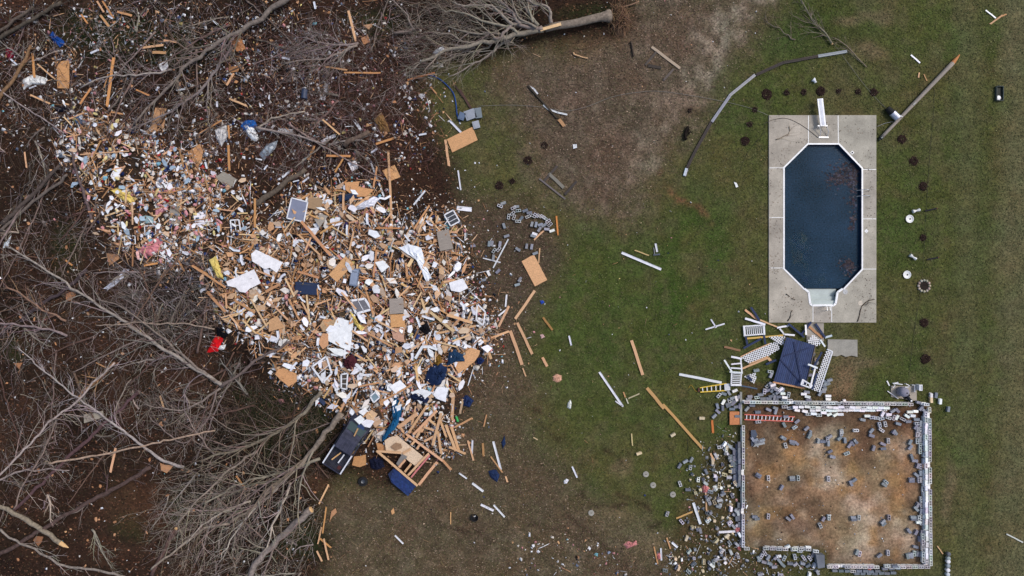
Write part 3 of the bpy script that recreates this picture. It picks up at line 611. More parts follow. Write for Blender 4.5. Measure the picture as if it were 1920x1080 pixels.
def panel(poly, name, mat, col, label=None, cat='panel', group=None, t=.015, dz=.02, tilt=.08, parent=None, rag=0, smooth=False):
    """flat sheet with its own outline and thickness, lying on what is under it"""
    cx = sum(p[0] for p in poly) / len(poly); cy = sum(p[1] for p in poly) / len(poly); z = G(cx, cy) + dz
    if rag:
        q = []
        for i in range(len(poly)):
            a = poly[i]; b = poly[(i + 1) % len(poly)]; q.append(a); L = math.hypot(b[0] - a[0], b[1] - a[1]); n = int(L / 5)
            for k in range(1, n): f = k / n; q.append((a[0] + (b[0] - a[0]) * f + random.uniform(-rag, rag), a[1] + (b[1] - a[1]) * f + random.uniform(-rag, rag)))
        poly = q
    c = W(cx, cy, z); pts = [W(x, y, z) - c for x, y in poly]; sx, sy = random.uniform(-tilt, tilt), random.uniform(-tilt, tilt)
    low = min(p.x * sx + p.y * sy for p in pts); up = [Vector((p.x, p.y, p.x * sx + p.y * sy - low * .6)) for p in pts]
    n = len(up); ar = sum(up[i].x * up[(i + 1) % n].y - up[(i + 1) % n].x * up[i].y for i in range(n))
    if ar < 0: up = up[::-1]
    mb = MB(); mb.add([p + Vector((0, 0, t)) for p in up] + up, [tuple(range(n)), tuple(range(n, 2 * n))[::-1]] + [(n + i, n + (i + 1) % n, (i + 1) % n, i) for i in range(n)])
    if mat is M_osb: col = tuple(q * .86 + .14 * sum(col) / 3 for q in col)
    o = mb.build(name, mat, color=jit(col, .06)); o.location = c
    if parent is not None: adopt(parent, o)
    else: tag(o, label, cat, group)
    return o
def lump(poly, name, mat, col, h=.15, label=None, cat='cloth', group=None, rough=.5, rings=4, parent=None, dz=0.0, sub=3):
    """crumpled soft thing filling an outline: rings rise from the edge to an uneven top"""
    q = []
    for i in range(len(poly)):
        a = poly[i]; b = poly[(i + 1) % len(poly)]
        for k in range(sub): f = k / sub; q.append((a[0] + (b[0] - a[0]) * f, a[1] + (b[1] - a[1]) * f))
    cx = sum(p[0] for p in q) / len(q); cy = sum(p[1] for p in q) / len(q); n = len(q); g0 = G(cx, cy) + dz; c = W(cx, cy, g0)
    v = []; f = []
    for r in range(rings):
        k = 1 - r / rings
        for i, (x, y) in enumerate(q):
            hh = h * (math.sin(min(1, r / rings * 1.5) * math.pi / 2)) * (1 + random.uniform(-rough, rough)) if r else 0
            j = 1 + (random.uniform(-.07, .07) if r == 0 else random.uniform(-.05, .05)); p = W(cx + (x - cx) * k * j, cy + (y - cy) * k * j, g0); v.append((p.x - c.x, p.y - c.y, max(hh, -.02) - (.03 if r == 0 else 0)))
    v.append((0, 0, h * (1 + random.uniform(-rough, rough))))
    m = len(q)
    ar = sum(q[i][0] * q[(i + 1) % m][1] - q[(i + 1) % m][0] * q[i][1] for i in range(m)); flip = ar > 0
    for r in range(rings - 1):
        for i in range(m): f.append((r * m + i, r * m + (i + 1) % m, (r + 1) * m + (i + 1) % m, (r + 1) * m + i))
    for i in range(m): f.append(((rings - 1) * m + i, (rings - 1) * m + (i + 1) % m, rings * m))
    if flip: f = [t[::-1] for t in f]
    mb = MB(); mb.add(v, f); o = mb.build(name, mat, color=jit(col, .08), smooth=False); o.location = c
    if parent is not None: adopt(parent, o)
    else: tag(o, label, cat, group)
    return o
def strip(pts, w, name, col, label=None, cat='siding', group=None, t=.03, mat=None, parent=None, dz=.01):
    """bent channel (siding, trim, gutter): a bar with two raised lips along a bent line"""
    P = [WG(x, y, dz) if isinstance(dz, (int, float)) else W(x, y, z) for (x, y) in pts]; mb = MB(); wm = w * S
    for a, b in zip(P[:-1], P[1:]):
        d = (b - a).normalized(); e2 = d * .02; side = Vector((-d.y, d.x, 0)) * (wm / 2 - .01)
        mb.bar(a - e2 + Vector((0, 0, t / 2)), b + e2 + Vector((0, 0, t / 2)), wm, t)
        for s_ in (-1, 1): mb.bar(a + side * s_ + Vector((0, 0, t + .012)), b + side * s_ + Vector((0, 0, t + .012)), .022, .028)
    o = mb.build(name, mat or M_gloss, color=jit(col, .05), loc=P[0].to_tuple())
    if parent is not None: adopt(parent, o)
    else: tag(o, label, cat, group)
    return o
def cable(pts, r, name, col, label, cat='cable', z=.03):
    q = []
    for i in range(len(pts) - 1):
        p0 = pts[max(i - 1, 0)]; p1 = pts[i]; p2 = pts[i + 1]; p3 = pts[min(i + 2, len(pts) - 1)]
        for k in range(6):
            t = k / 6; q.append(tuple(.5 * (2 * b + (c - a) * t + (2 * a - 5 * b + 4 * c - d) * t * t + (3 * b - a - 3 * c + d) * t ** 3) for a, b, c, d in zip(p0, p1, p2, p3)))
    q.append(pts[-1]); mb = MB(); P = [WG(p[0], p[1], (p[2] if len(p) > 2 else z)) for p in q]; mb.tube(P, r, 5); o = mb.build(name, M_plain, color=col, loc=P[0].to_tuple()); tag(o, label, cat); return o

# ---------------------------------------------------------------- the wrecked pool deck
dk = tag(empty('wrecked_deck', W(1488, 680)), 'navy painted square deck platform torn loose below the pool', 'deck')
QC = [(1474.5,632),(1527.5,647),(1508.5,726.5),(1450.5,715)]      # corners: top, right, bottom right, bottom left
zc = (.55, .5, .32, .30)
def dkp(u, v, dz=0):
    """u along the short side, v along the boards"""
    a = [(QC[0][k] * (1 - u) + QC[1][k] * u) * (1 - v) + (QC[3][k] * (1 - u) + QC[2][k] * u) * v for k in (0, 1)]
    z = (zc[0] * (1 - u) + zc[1] * u) * (1 - v) + (zc[3] * (1 - u) + zc[2] * u) * v; return W(a[0], a[1], z) + Vector((0, 0, dz))
NB = 16
for i in range(NB):
    mb = MB(); u0, u1 = i / NB + .004, (i + 1) / NB - .004; q = [dkp(u0, 0), dkp(u1, 0), dkp(u1, 1), dkp(u0, 1)]
    mb.add([p for p in q] + [p - Vector((0, 0, .035)) for p in q], [(3, 2, 1, 0), (4, 5, 6, 7), (0, 1, 5, 4), (1, 2, 6, 5), (2, 3, 7, 6), (3, 0, 4, 7)])
    adopt(dk, mb.build('deck_board', M_plain, color=jit(hx(52, 65, 100), .14)))
for uv in ((.28, .06, .86, .9), (.0, .5, .9, .93), (.08, .42, .82, .1)):
    mb = MB(); mb.bar(dkp(uv[0], uv[1], .015), dkp(uv[2], uv[3], .015), .09, .05); adopt(dk, mb.build('brace', M_plain, color=hx(34, 44, 76)))
mb = MB(); mb.bar(dkp(-.01, 1.02, -.04), dkp(1.01, 1.02, -.04), .12, .14); adopt(dk, mb.build('rim_joist', M_wood, color=PINE2))
mb = MB(); mb.bar(dkp(1.025, 0, -.04), dkp(1.025, 1, -.04), .05, .16); adopt(dk, mb.build('rim_joist', M_wood, color=hx(110, 100, 96)))
mb = MB()
for u, v in ((.04, .04), (.96, .04), (.04, .96), (.96, .96), (.5, .5)):
    p = dkp(u, v); mb.bar((p.x, p.y, -.05), (p.x, p.y, p.z - .03), .1, .1)
adopt(dk, mb.build('post', M_wood, color=PINE2))
def clip_line(poly, p, d):
    ts = []
    n = len(poly)
    for i in range(n):
        a = Vector(poly[i]); b = Vector(poly[(i + 1) % n]); e2 = b - a; den = d.x * e2.y - d.y * e2.x
        if abs(den) < 1e-9: continue
        w = a - p; t = (w.x * e2.y - w.y * e2.x) / den; s_ = (w.x * d.y - w.y * d.x) / den
        if 0 <= s_ <= 1: ts.append(t)
    ts.sort(); return [(p + d * ts[i], p + d * ts[i + 1]) for i in range(0, len(ts) - 1, 2)]
def lattice(poly, label, z=.2, pitch=.15, ang=45, frame=(), tilt=(0, 0), fcol=WHITE):
    cx = sum(p[0] for p in poly) / len(poly); cy = sum(p[1] for p in poly) / len(poly); c = W(cx, cy, z)
    t = tag(empty('lattice_panel', c), label, 'lattice')
    lp = [(W(x, y, z) - c).to_2d() for x, y in poly]; R_ = max(p.length for p in lp)
    base = math.atan2(lp[1].y - lp[0].y, lp[1].x - lp[0].x); mb = MB()
    for k, a in enumerate((base + R(ang), base - R(ang))):
        d = Vector((math.cos(a), math.sin(a))); nrm = Vector((-d.y, d.x)); i = -int(R_ / pitch) - 1
        while i * pitch < R_:
            for p, q in clip_line([tuple(x) for x in lp], nrm * (i * pitch), d):
                zz = .012 * k; mb.bar((p.x, p.y, zz + p.x * tilt[0] + p.y * tilt[1]), (q.x, q.y, zz + q.x * tilt[0] + q.y * tilt[1]), .056, .011)
            i += 1
    o = mb.build('slats', M_gloss, color=WHITE, parent=t); o['kind'] = 'stuff'
    for i in frame:
        a = lp[i]; b = lp[(i + 1) % len(lp)]; f = MB(); f.bar((a.x, a.y, .03 + a.x * tilt[0] + a.y * tilt[1]), (b.x, b.y, .03 + b.x * tilt[0] + b.y * tilt[1]), .07, .05); f.build('frame_rail', M_wood if fcol != WHITE else M_gloss, color=fcol, parent=t)
    return t
lattice([(1550,654.5),(1560,659),(1536,735),(1523,731)], 'long white lattice strip standing off the edge of the navy platform', .3, frame=(0, 1), tilt=(.1, 0))
lattice([(1388,669),(1412,657),(1443,644),(1458,640),(1462,654),(1440,668),(1404,682)], 'white lattice panel with pine rails torn off the side of the deck', .18, frame=(0, 1, 5), fcol=PINE)
lattice([(1441,632),(1455,630),(1472,631),(1469,648),(1456,642)], 'torn corner of white lattice wedged under the deck\'s top edge', .3)
lattice([(1513,641),(1524,627),(1541,640),(1538,647),(1526,649)], 'small triangle of white lattice at the deck corner by the pool path', .35)
lattice([(1395,706),(1404,702),(1417,699),(1418,710),(1413,719)], 'broken wedge of white lattice lying by the fallen railing', .1)
def railing(c4, label, nb, z=.15, tilt=0, extra=None):
    """c4: top-left, top-right, bottom-right, bottom-left; balusters run from the top rail to the bottom rail"""
    c = W(sum(p[0] for p in c4) / 4, sum(p[1] for p in c4) / 4, z); t = tag(empty('deck_railing', c), label, 'railing'); q = [W(x, y, z) - c for x, y in c4]
    def pt(u, v): return (q[0] * (1 - u) + q[1] * u) * (1 - v) + (q[3] * (1 - u) + q[2] * u) * v
    for v_ in (0, 1): mb = MB(); mb.bar(pt(-.03, v_), pt(1.03, v_), .1, .06); mb.build('rail', M_gloss, color=WHITE, parent=t)
    for i in range(nb):
        u = (i + .5) / nb; mb = MB(); mb.bar(pt(u, .02) + Vector((0, 0, .01)), pt(u, .98) + Vector((0, 0, .01)), .055, .04); mb.build('baluster', M_gloss, color=WHITE, parent=t)
    for u in (0, 1): mb = MB(); mb.bar(pt(u, -.05), pt(u, 1.12), .12, .1); mb.build('post', M_gloss, color=WHITE, parent=t)
    return t
railing([(1394.5,612),(1432,609.5),(1433,626),(1396,629)], 'white baluster railing section lying flat on the grass above the lattice', 10)
railing([(1388.5,698),(1391,669),(1369.5,676),(1370.5,697)][0:0] or [(1371,722),(1372,698),(1390,699),(1388,722)], 'white baluster railing section standing by the yellow step ladder', 7, .3)
railing([(1518,684),(1531,690),(1519,727),(1503,722)][0:0] or [(1502,721),(1519,727),(1521.5,722),(1505,712)], 'short white railing stub at the lower corner of the navy platform', 3, .7)
def wb(*a, col=WHITE, mat=M_gloss, label='', cat='board', **k): return board(*a, col=col, mat=mat, label=label, cat=cat, broken=0, **k)
wb(1515, 683, 1533, 690, 3.2, label='white rail crossing the gap beside the navy platform', z1=.75, z2=.75, cat='rail')
wb(1529, 688, 1519, 727, 3, label='upright white rail along the gap beside the navy platform', z1=.7, z2=.7, cat='rail')
wb(1538, 637, 1547, 650, 3, label='white post leaning between lattice triangle and lattice strip', z1=.4, z2=.4, cat='post')
wb(1397, 597, 1435, 608.5, 4, label='white cap rail lying across the top of the flat railing', z1=.1, z2=.2, cat='rail')
wb(1371, 668.5, 1391, 673, 3.6, label='white rail end above the slatted stair remains', z1=.35, z2=.35, cat='rail')
wb(1358, 675, 1373, 698, 3, label='thin white rail slanting down to the standing railing', z1=.2, z2=.35, cat='rail')
wb(1389, 674, 1391, 698, 2.6, label='white stringer joining the rail end to the standing railing', z1=.36, z2=.36, cat='rail')
for i, (x1, y1, x2, y2) in enumerate(((1371,683,1390,681),(1370,690,1390,691),(1368,697,1392,699))): wb(x1, y1, x2, y2, 2.6, label=('uppermost', 'middle', 'lowest')[i] + ' white tread of the collapsed stair by the lattice', z1=.38, z2=.38, cat='tread')
wb(1389, 723, 1420, 729, 2.5, col=hx(60, 76, 100), label='slate blue rail on the ground below the standing railing', cat='rail')
wb(1457, 614.5, 1479, 610.5, 3.2, label='white rail lying above the navy braces near the pool corner', z1=.12, cat='rail')
wb(1462, 616, 1471, 628, 3, label='short white post dropping from the rail by the pool corner', z1=.12, cat='post')
wb(1471, 627, 1490, 628.5, 3.2, label='white rail at the top edge of the navy platform', z1=.3, z2=.3, cat='rail')
wb(1510.5, 609, 1511.5, 628, 3.2, label='white post standing on the concrete path to the pool', z1=.2, z2=.35, cat='post')
wb(1547, 633, 1560, 629, 3.6, col=hx(196, 206, 214), label='pale rail end resting on the path beside the small slab', z1=.1, z2=.1, cat='rail')
for x1, y1, x2, y2, lab in ((1408,576,1424,601,'navy beam beside the splintered plank on the lawn'),(1394,653,1427,635,'navy beam slanting under the flat white railing'),(1478,607,1508,632,'navy brace crossing towards the lattice triangle'),(1521,604,1502,628,'navy brace crossing the pool path edge'),(1529,607,1547,633,'navy brace lying along the concrete path'),(1398,630,1401,646,'short navy post below the flat railing'),(1432,628,1435,645,'second short navy post below the flat railing, nearer the platform'),(1436,683,1455,675,'thin navy brace poking out left of the platform'),(1402,704,1410,714,'navy batten nailed over the broken lattice wedge')):
    board(x1, y1, x2, y2, 3.6, col=NAVY, mat=M_plain, label=lab, cat='beam', broken=0, z1=.15, z2=.15, t=.08)
board(1522, 694, 1541, 660, 3.5, col=NAVY, mat=M_plain, label='navy fascia board along the inner side of the lattice strip', cat='board', z1=.4, z2=.45, broken=0); board(1523, 730, 1532, 700, 4, col=NAVY, mat=M_plain, label='navy skirt board below the lattice strip', cat='board', z1=.3, z2=.35, broken=0)
board(1396, 580, 1420, 599, 4, label='splintered pine plank beside a navy beam on the lawn', broken=2, dz=.05); board(1425, 600, 1457, 613, 2.8, label='pine stringer between flat railing and pool corner', dz=.06)
board(1399, 635, 1472, 628.5, 3.2, col=hx(214, 178, 96), label='yellow pine rail under the flat white railing', z1=.08, z2=.25); board(1392, 691, 1440, 671, 3.4, label='pine rail along the lower edge of the torn lattice', z1=.12, z2=.12)
board(1515, 611, 1543, 634, 4.5, col=PINE2, label='weathered pine stringer lying on the pool path', z1=.08, z2=.08); board(1440, 671, 1446, 678, 5, label='short pine block below the torn lattice', dz=.02, broken=0)
board(1358, 650, 1391, 658, 4, col=hx(140, 104, 76), label='brown splintered board left of the torn lattice', dz=.02)
# clutter under the deck gap
for i in range(16): 
    x, y = random.uniform(1522, 1534), random.uniform(656, 712); board(x, y, x + random.uniform(-7, 7), y + random.uniform(-7, 7), random.uniform(1.5, 3), col=random.choice([hx(70,60,54), hx(150,130,110), hx(60,20,18), hx(110,112,118)]), label='broken scrap stick in the gap beside the navy platform', cat='scrap', group='scraps in the deck gap', dz=random.uniform(0, .15))
lump([(1526,676),(1533,674),(1537,681),(1531,687),(1525,683)], 'pail_cover', M_gloss, hx(170,168,164), .12, 'round grey lid in the gap beside the navy platform', 'lid')
# ladders
def ladder(a1, b1, a2, b2, nr, col, rcol, label, z=.1, w=.075):
    c = W(*a1, z); t = tag(empty('ladder', c), label, 'ladder'); p = [W(*q, z) - c for q in (a1, b1, a2, b2)]
    for s_, e2 in ((0, 1), (2, 3)): mb = MB(); mb.bar(p[s_], p[e2], w, .09); mb.build('side_rail', M_gloss, color=col, parent=t)
    for i in range(nr):
        f = (i + .6) / nr; mb = MB(); mb.bar(p[0] * (1 - f) + p[1] * f, p[2] * (1 - f) + p[3] * f, .07, .05); mb.build('rung', M_metal, color=rcol, parent=t)
    return t
ladder((1395.5,777), (1490,781.5), (1395.5,786.5), (1487,790), 13, hx(206,104,88), hx(206,204,206), 'long red extension ladder lying on the dirt by the pool side wall', .05)
t = ladder((1312,727), (1362,719), (1313,735), (1362,732), 6, hx(216,180,60), hx(214,214,214), 'yellow step ladder lying on the grass beside the fallen railing', .12)
mb = MB(); mb.bar((W(1363,726,.12) - t.location) + Vector((-.2, .0, .04)), (W(1363,726,.12) - t.location) + Vector((.22, .03, .04)), .5, .05); mb.build('top_cap', M_gloss, color=hx(196,198,202), parent=t)
mb = MB(); mb.box(W(1310,731,.12) - t.location, (.1, .3, .1)); mb.build('foot', M_plain, color=hx(90,50,44), parent=t)
board(1273.5, 701.5, 1353, 717.5, 4.6, col=hx(205,206,210), mat=M_gloss, label='long pale gutter lying on the grass above the yellow ladder', cat='gutter', broken=0, dz=.02, t=.06)
cable([(1291,728),(1296,722),(1305,734),(1312,732)], .012, 'cord', hx(190,150,50), 'thin yellow cord by the foot of the step ladder', 'cord')
panel([(1368,771.5),(1386,771.5),(1386.5,796),(1368,796.5)], 'plywood_hatch', M_osb, hx(196,124,66), 'orange plywood hatch lid set beside the foundation corner', 'plywood', t=.03, dz=.12, tilt=0)
board(1335, 788, 1337, 815, 4, col=hx(190,110,56), label='short orange stake on the grass near the plywood hatch')
# metal flashing + dark sheet on pad
panel([(1407,806),(1416,806),(1420,815),(1413,834),(1409,838)], 'sheet_metal', M_metal, hx(74,82,98), 'dark bent metal sheet on the dirt by the straight wall', 'sheet metal', dz=.05, tilt=.2); panel([(1412,838),(1434,832),(1433,828),(1420,826)], 'sheet_metal', M_metal, hx(150,152,156), 'pale metal flashing strip on the dirt near the straight wall', 'sheet metal', dz=.03)
# filter pad equipment
t = tag(empty('pool_filter', W(1687, 733)), 'grey domed pool filter tank on a small concrete pad', 'filter tank'); p = W(1687, 733)
mb = MB(); mb.lathe((0, 0, .06), [(.30, 0), (.36, .1), (.37, .45), (.34, .6), (.2, .7), (.05, .73)], 20); mb.build('tank', M_plain, parent=t, smooth=True, color=hx(132,130,144))
mb = MB(); mb.lathe((.1, -.05, .75), [(.06, 0), (.06, .04)], 10); mb.build('valve', M_dark, parent=t)
t = tag(empty('pool_pump', W(1699, 743)), 'black pool pump motor beside the filter tank', 'pump'); d = Vector((.3, -.42, 0))
mb = MB(); mb.tube([Vector((-.12, .18, .2)), Vector((.16, -.24, .2))], .11, 12); mb.build('motor', M_plain, parent=t, color=hx(26,30,40))
mb = MB(); mb.tube([Vector((.16, -.24, .2)), Vector((.24, -.36, .2))], .13, 12); mb.build('strainer', M_plain, parent=t, color=hx(40,44,52)); mb = MB(); mb.lathe((.2, -.3, .3), [(.07, 0), (.07, .05), (.03, .06)], 10); mb.build('lid', M_gloss, parent=t, color=WHITE); mb = MB(); mb.box((0, 0, .05), (.2, .5, .1), R(-56)); mb.build('base', M_dark, parent=t)
def pipe(pts, label, r=.035, z=.25, col=WHITE):
    mb = MB(); P = [W(x, y, z) for x, y in pts]; P = [Vector((P[0].x, P[0].y, .05))] + P + [Vector((P[-1].x, P[-1].y, .05))]; mb.tube(P, r, 8); o = mb.build('plumbing_pipe', M_gloss, color=col, loc=P[0].to_tuple()); tag(o, label, 'pipe')
pipe([(1675,727),(1678,722),(1674,719),(1684,717),(1683,720)], 'white looped plumbing pipe above the filter tank'); pipe([(1676,719),(1692,721)], 'straight white plumbing pipe over the filter tank'); pipe([(1699,720),(1705,723),(1703,726),(1697,726)], 'short bent white pipe beyond the filter tank'); pipe([(1711,722),(1715,722),(1715,735)], 'white pipe elbow at the edge of the filter pad')
mb = MB(); p = W(1718.5,725); mb.box((p.x, p.y, .25), (.2, .4, .5)); mb.box((p.x, p.y, .52), (.24, .44, .05)); mb.box((p.x + .06, p.y, .56), (.06, .3, .04)); tag(mb.build('control_box', M_gloss, color=(.7,.7,.72)), 'white control box at the corner of the filter pad', 'control box')
wb(1663, 714, 1667.5, 723, 2.2, label='short white pipe on the grass left of the filter tank', cat='pipe', dz=.02); wb(1664, 733, 1684, 747.5, 1.6, label='thin white conduit across the filter pad edge', cat='pipe', dz=.07)
# ---------------------------------------------------------------- utility pole, wires, lawn things
t = tag(empty('utility_pole', W(1655, 258)), 'fallen grey utility pole with a broken end across the lawn', 'utility pole'); A = W(1652.5, 258, .18) - t.location; B = W(1786, 118.5, .18) - t.location; Cc = W(1799.5, 102.5, .16) - t.location
mb = MB(); n = 14; mb.tube([A * (1 - i / n) + B * (i / n) for i in range(n + 1)], [.12 + .045 * i / n for i in range(n + 1)], 10); mb.build('shaft', M_wood, parent=t, color=hx(146,136,126), smooth=True)
mb = MB(); mb.tube([B - (B - A) * .004, B * .5 + Cc * .5, Cc], [.16, .11, .04], 7); mb.build('broken_end', M_wood, parent=t, color=hx(186,124,76))
mb = MB(); mb.tube([A - (B - A) * .03, A - (B - A) * .012], .07, 8); mb.tube([A - (B - A) * .012, A + (B - A) * .005], .15, 10); mb.build('pole_cap', M_metal, parent=t, color=hx(60,66,66))
mb = MB(); e2 = A * .55 + B * .45; mb.bar(e2 + Vector((.1, .1, .1)), e2 - Vector((.1, .1, -.1)), .1, .12); mb.build('bracket', M_metal, parent=t, color=hx(70,72,74))
t = tag(empty('transformer', W(1671, 215)), 'grey cylindrical transformer can hanging beside the fallen pole', 'transformer'); u = Vector((.72, -.69, 0))
mb = MB(); mb.tube([u * -.1 + Vector((0, 0, .27)), u * .48 + Vector((0, 0, .27))], .25, 16); mb.build('tank', M_metal, parent=t, color=hx(196,198,210))
mb = MB(); mb.tube([u * -.62 + Vector((0, 0, .25)), u * -.12 + Vector((0, 0, .25))], [.2, .24], 14); mb.build('lid', M_dark, parent=t)
mb = MB(); mb.bar(u * .4 + Vector((.12, .12, .4)), u * .62 + Vector((.2, .2, .3)), .06, .06); mb.build('bushing', M_gloss, parent=t, color=(.7,.7,.7))
cable([(895,199),(960,197),(1018,201),(1060,208),(1100,200),(1150,181),(1200,172.5),(1235,171),(1290,178),(1355,190),(1405,202),(1440,216)], .014, 'fallen_wire', hx(128,124,116), 'long pale wire curving across the bare soil towards the pool', 'wire')
cable([(1432,232,.1),(1452,224,.1),(1474,222,.09),(1495,230,.09),(1515,243,.09),(1534,258,.1)], .016, 'fallen_wire', hx(70,62,56), 'dark wire looping over the corner of the pool deck', 'wire')
cable([(1497,-5),(1528,40),(1546,58),(1560,78),(1575,97),(1595,125),(1620,158),(1645,187),(1667,208)], .014, 'fallen_wire', hx(120,116,108), 'pale wire running from the transformer up to the fallen branches', 'wire')
cable([(1645,237,.06),(1660,231,.06),(1675,228,.06)], .018, 'fallen_wire', hx(150,150,146), 'short pale wire between pole and pool deck', 'wire')
cable([(1752,165),(1750,220),(1745,270),(1741,330),(1737,390),(1733,460),(1728,530),(1719,590),(1712,640),(1706,690),(1703,720)], .011, 'fallen_wire', hx(52,54,44), 'thin dark wire running down the lawn beside the pool', 'wire')
cable([(1435,245),(1400,290),(1385,330)], .01, 'fallen_wire', hx(44,44,36), 'thin dark wire in the grass below the bed edging', 'wire'); cable([(1289,822),(1290,838),(1289,848)], .015, 'hose', hx(30,34,30), 'short dark hose end on the grass near the rubble', 'hose')
# garden edging
EDG = [((1283,330),(1287,316)),((1288,315),(1303,284)),((1303,284),(1333,230)),((1334,229),(1368,180)),((1367,180),(1415,141)),((1417,141),(1441,130)),((1441,130),(1468,118)),((1468,118),(1502,112)),((1501,112),(1533,106)),((1533,106),(1587,97))]
for i, (a, b) in enumerate(EDG):
    col = hx(150,150,156) if i in (3, 4, 9) else (hx(196,200,208) if i == 0 else hx(62,54,50))
    t = tag(empty('edging_timber', W(*a)), ['white kinked edging piece at the lower end of the garden curve','dark rotting edging timber just above the white kinked piece','dark edging timber midway up the curved garden border','pale weathered edging timber, lower of two on the curve','pale weathered edging timber, upper of two on the curve','dark short edging timber beyond the pale pair','dark edging timber curving above the round mulch beds','dark edging timber over the lawn white cup','dark edging timber left of the grey end piece','grey edging timber ending under the fallen branches'][i], 'edging')
    for k in (-1, 1):
        d = (W(*b) - W(*a)); sd_ = Vector((-d.y, d.x, 0)).normalized() * .055 * k; mb = MB(); mb.bar(sd_ + Vector((0, 0, .06)), d + sd_ + Vector((0, 0, .05)), .1, .12); mb.build('timber', M_wood, parent=t, color=jit(col, .15))
# mulch rings
MUL = [(1438,177,10),(1475,174,5.5),(1507,173,5.5),(1539,171,8.5),(1572,171,4.5),(1609,172,5.5),(1638,173,7.5),(1691,261,8.5),(1397,264,8.5),(1415,206,5),(1405,233,5),(1713,302,8.5),(1731,349,8),(1731,446,6),(1733,605,8.5),(1735,673,9),(1021,273,6.5),(990,301,8),(961,340,5),(936,348,8),(1293,207,4)]
for i, (x, y, r) in enumerate(MUL):
    t = tag(empty('mulch_mound', W(x, y)), 'small round mound of dark mulch dug into the lawn', 'mulch mound', 'round mulch mounds on the lawn')
    mb = MB(); rr = r * S; mb.lathe((0, 0, -.02), [(rr * 1.05, 0), (rr * .95, .05), (rr * .6, .07), (rr * .2, .03)], 14)
    for v_ in range(len(mb.v)): a = mb.v[v_]; mb.v[v_] = (a[0] * random.uniform(.82, 1.15), a[1] * random.uniform(.82, 1.15), a[2] + random.uniform(-.015, .015))
    mb.build('soil', M_cloth, parent=t, color=hx(40,28,24))
    mb = MB()
    for k in range(58):
        a = random.uniform(0, 6.28); q = rr * (math.sqrt(random.random()) if k < 34 else random.uniform(.9, 1.5)); b = random.uniform(0, 6.28); s_ = random.uniform(.03, .09); p = Vector((q * math.cos(a), q * math.sin(a), random.uniform(.03, .1))); mb.bar(p, p + Vector((math.cos(b) * s_, math.sin(b) * s_, random.uniform(-.02, .04))), .022, .012, col=jit(random.choice([hx(38,26,22), hx(66,48,38), hx(26,20,18), hx(92,76,60)]), .2))
    o = mb.build('mulch_chips', M_attr, parent=t); o['kind'] = 'stuff'
t = tag(empty('fire_ring', W(1732, 536)), 'ring of pale stones round a dark ash bed on the lawn', 'fire ring')
mb = MB(); mb.lathe((0, 0, -.02), [(.34, 0), (.32, .05), (.1, .03)], 14); mb.build('ash', M_cloth, parent=t, color=hx(46,38,34))
for k in range(12):
    a = k * .5236; mb = MB(); mb.lathe((.42 * math.cos(a), .42 * math.sin(a), 0), [(.09, 0), (.11, .06), (.07, .12), (.02, .13)], 6); mb.build('stone', M_block, parent=t, color=jit(hx(178,164,146), .25))
def birdbath(px, py, label):
    mb = MB(); p = W(px, py); mb.lathe((p.x, p.y, 0), [(.1, 0), (.26, .06), (.30, .1), (.27, .1), (.2, .06), (.07, .05)], 20); o = mb.build('birdbath_bowl', M_gloss, color=(.72,.72,.7), loc=p.to_tuple(), smooth=False); t = empty('birdbath', p); tag(t, label, 'birdbath'); adopt(t, o); o.name = 'bowl'
    mb = MB(); mb.lathe((p.x + .05, p.y - .01, .045), [(.06, 0), (.06, .02), (.03, .022)], 10); adopt(t, mb.build('socket', M_dark))
birdbath(1704.5, 410.5, 'white round birdbath bowl on the lawn, nearer the diving board'); birdbath(1699.5, 515, 'white round birdbath bowl on the lawn, nearer the fire ring')
for (x, y, a, lab) in ((1718, 395, 15, 'white waisted birdbath pedestal lying by the upper bowl'), (1712, 482, -35, 'white flared birdbath pedestal lying by the lower bowl')):
    d = Vector((math.cos(R(a)), math.sin(R(a)), 0)); mb = MB(); p = W(x, y, .13); mb.tube([p - d * .27, p - d * .16, p, p + d * .17, p + d * .27], [.13, .12, .055, .1, .11], 12); tag(mb.build('birdbath_pedestal', M_gloss, color=(.7,.7,.68), loc=p.to_tuple()), lab, 'pedestal')
for x1, y1, x2, y2, lab in ((1733,396,1755,391,'charred dark post end on the lawn by the upper birdbath'),(1737,487,1758,483,'charred dark post end on the lawn by the lower birdbath')):
    t = tag(empty('lamp_post_stub', W(x1, y1)), lab, 'post'); a = Vector((0, 0, .06)); b = W(x2, y2) - W(x1, y1) + Vector((0, 0, .06)); mb = MB(); mb.tube([a, b], .055, 8); mb.build('shaft', M_plain, parent=t, color=hx(22,22,30)); mb = MB(); mb.tube([b, b + (b - a) * .04], .05, 8); mb.build('end_cap', M_plain, parent=t, color=hx(150,70,56))
t = tag(empty('planter_tray', W(1872, 176)), 'open dark rectangular tray with a white lid on the verge', 'tray')
mb = MB(); L, w_ = 1.05, .5
for c_, s_ in (((0, L / 2, .1), (w_, .04, .2)), ((0, -L / 2, .1), (w_, .04, .2)), ((w_ / 2, 0, .1), (.04, L + .04, .2)), ((-w_ / 2, 0, .1), (.04, L + .04, .2))): mb.box(c_, s_)
mb.build('rim', M_plain, parent=t, color=hx(70,78,74)); mb = MB(); mb.box((0, 0, .02), (w_ - .05, L - .05, .04)); mb.build('base', M_plain, parent=t, color=hx(44,48,40)); mb = MB(); mb.lathe((-.06, -.32, .05), [(.16, 0), (.17, .06), (.1, .08), (.03, .085)], 16); mb.build('lid', M_gloss, parent=t, color=(.75,.75,.74))
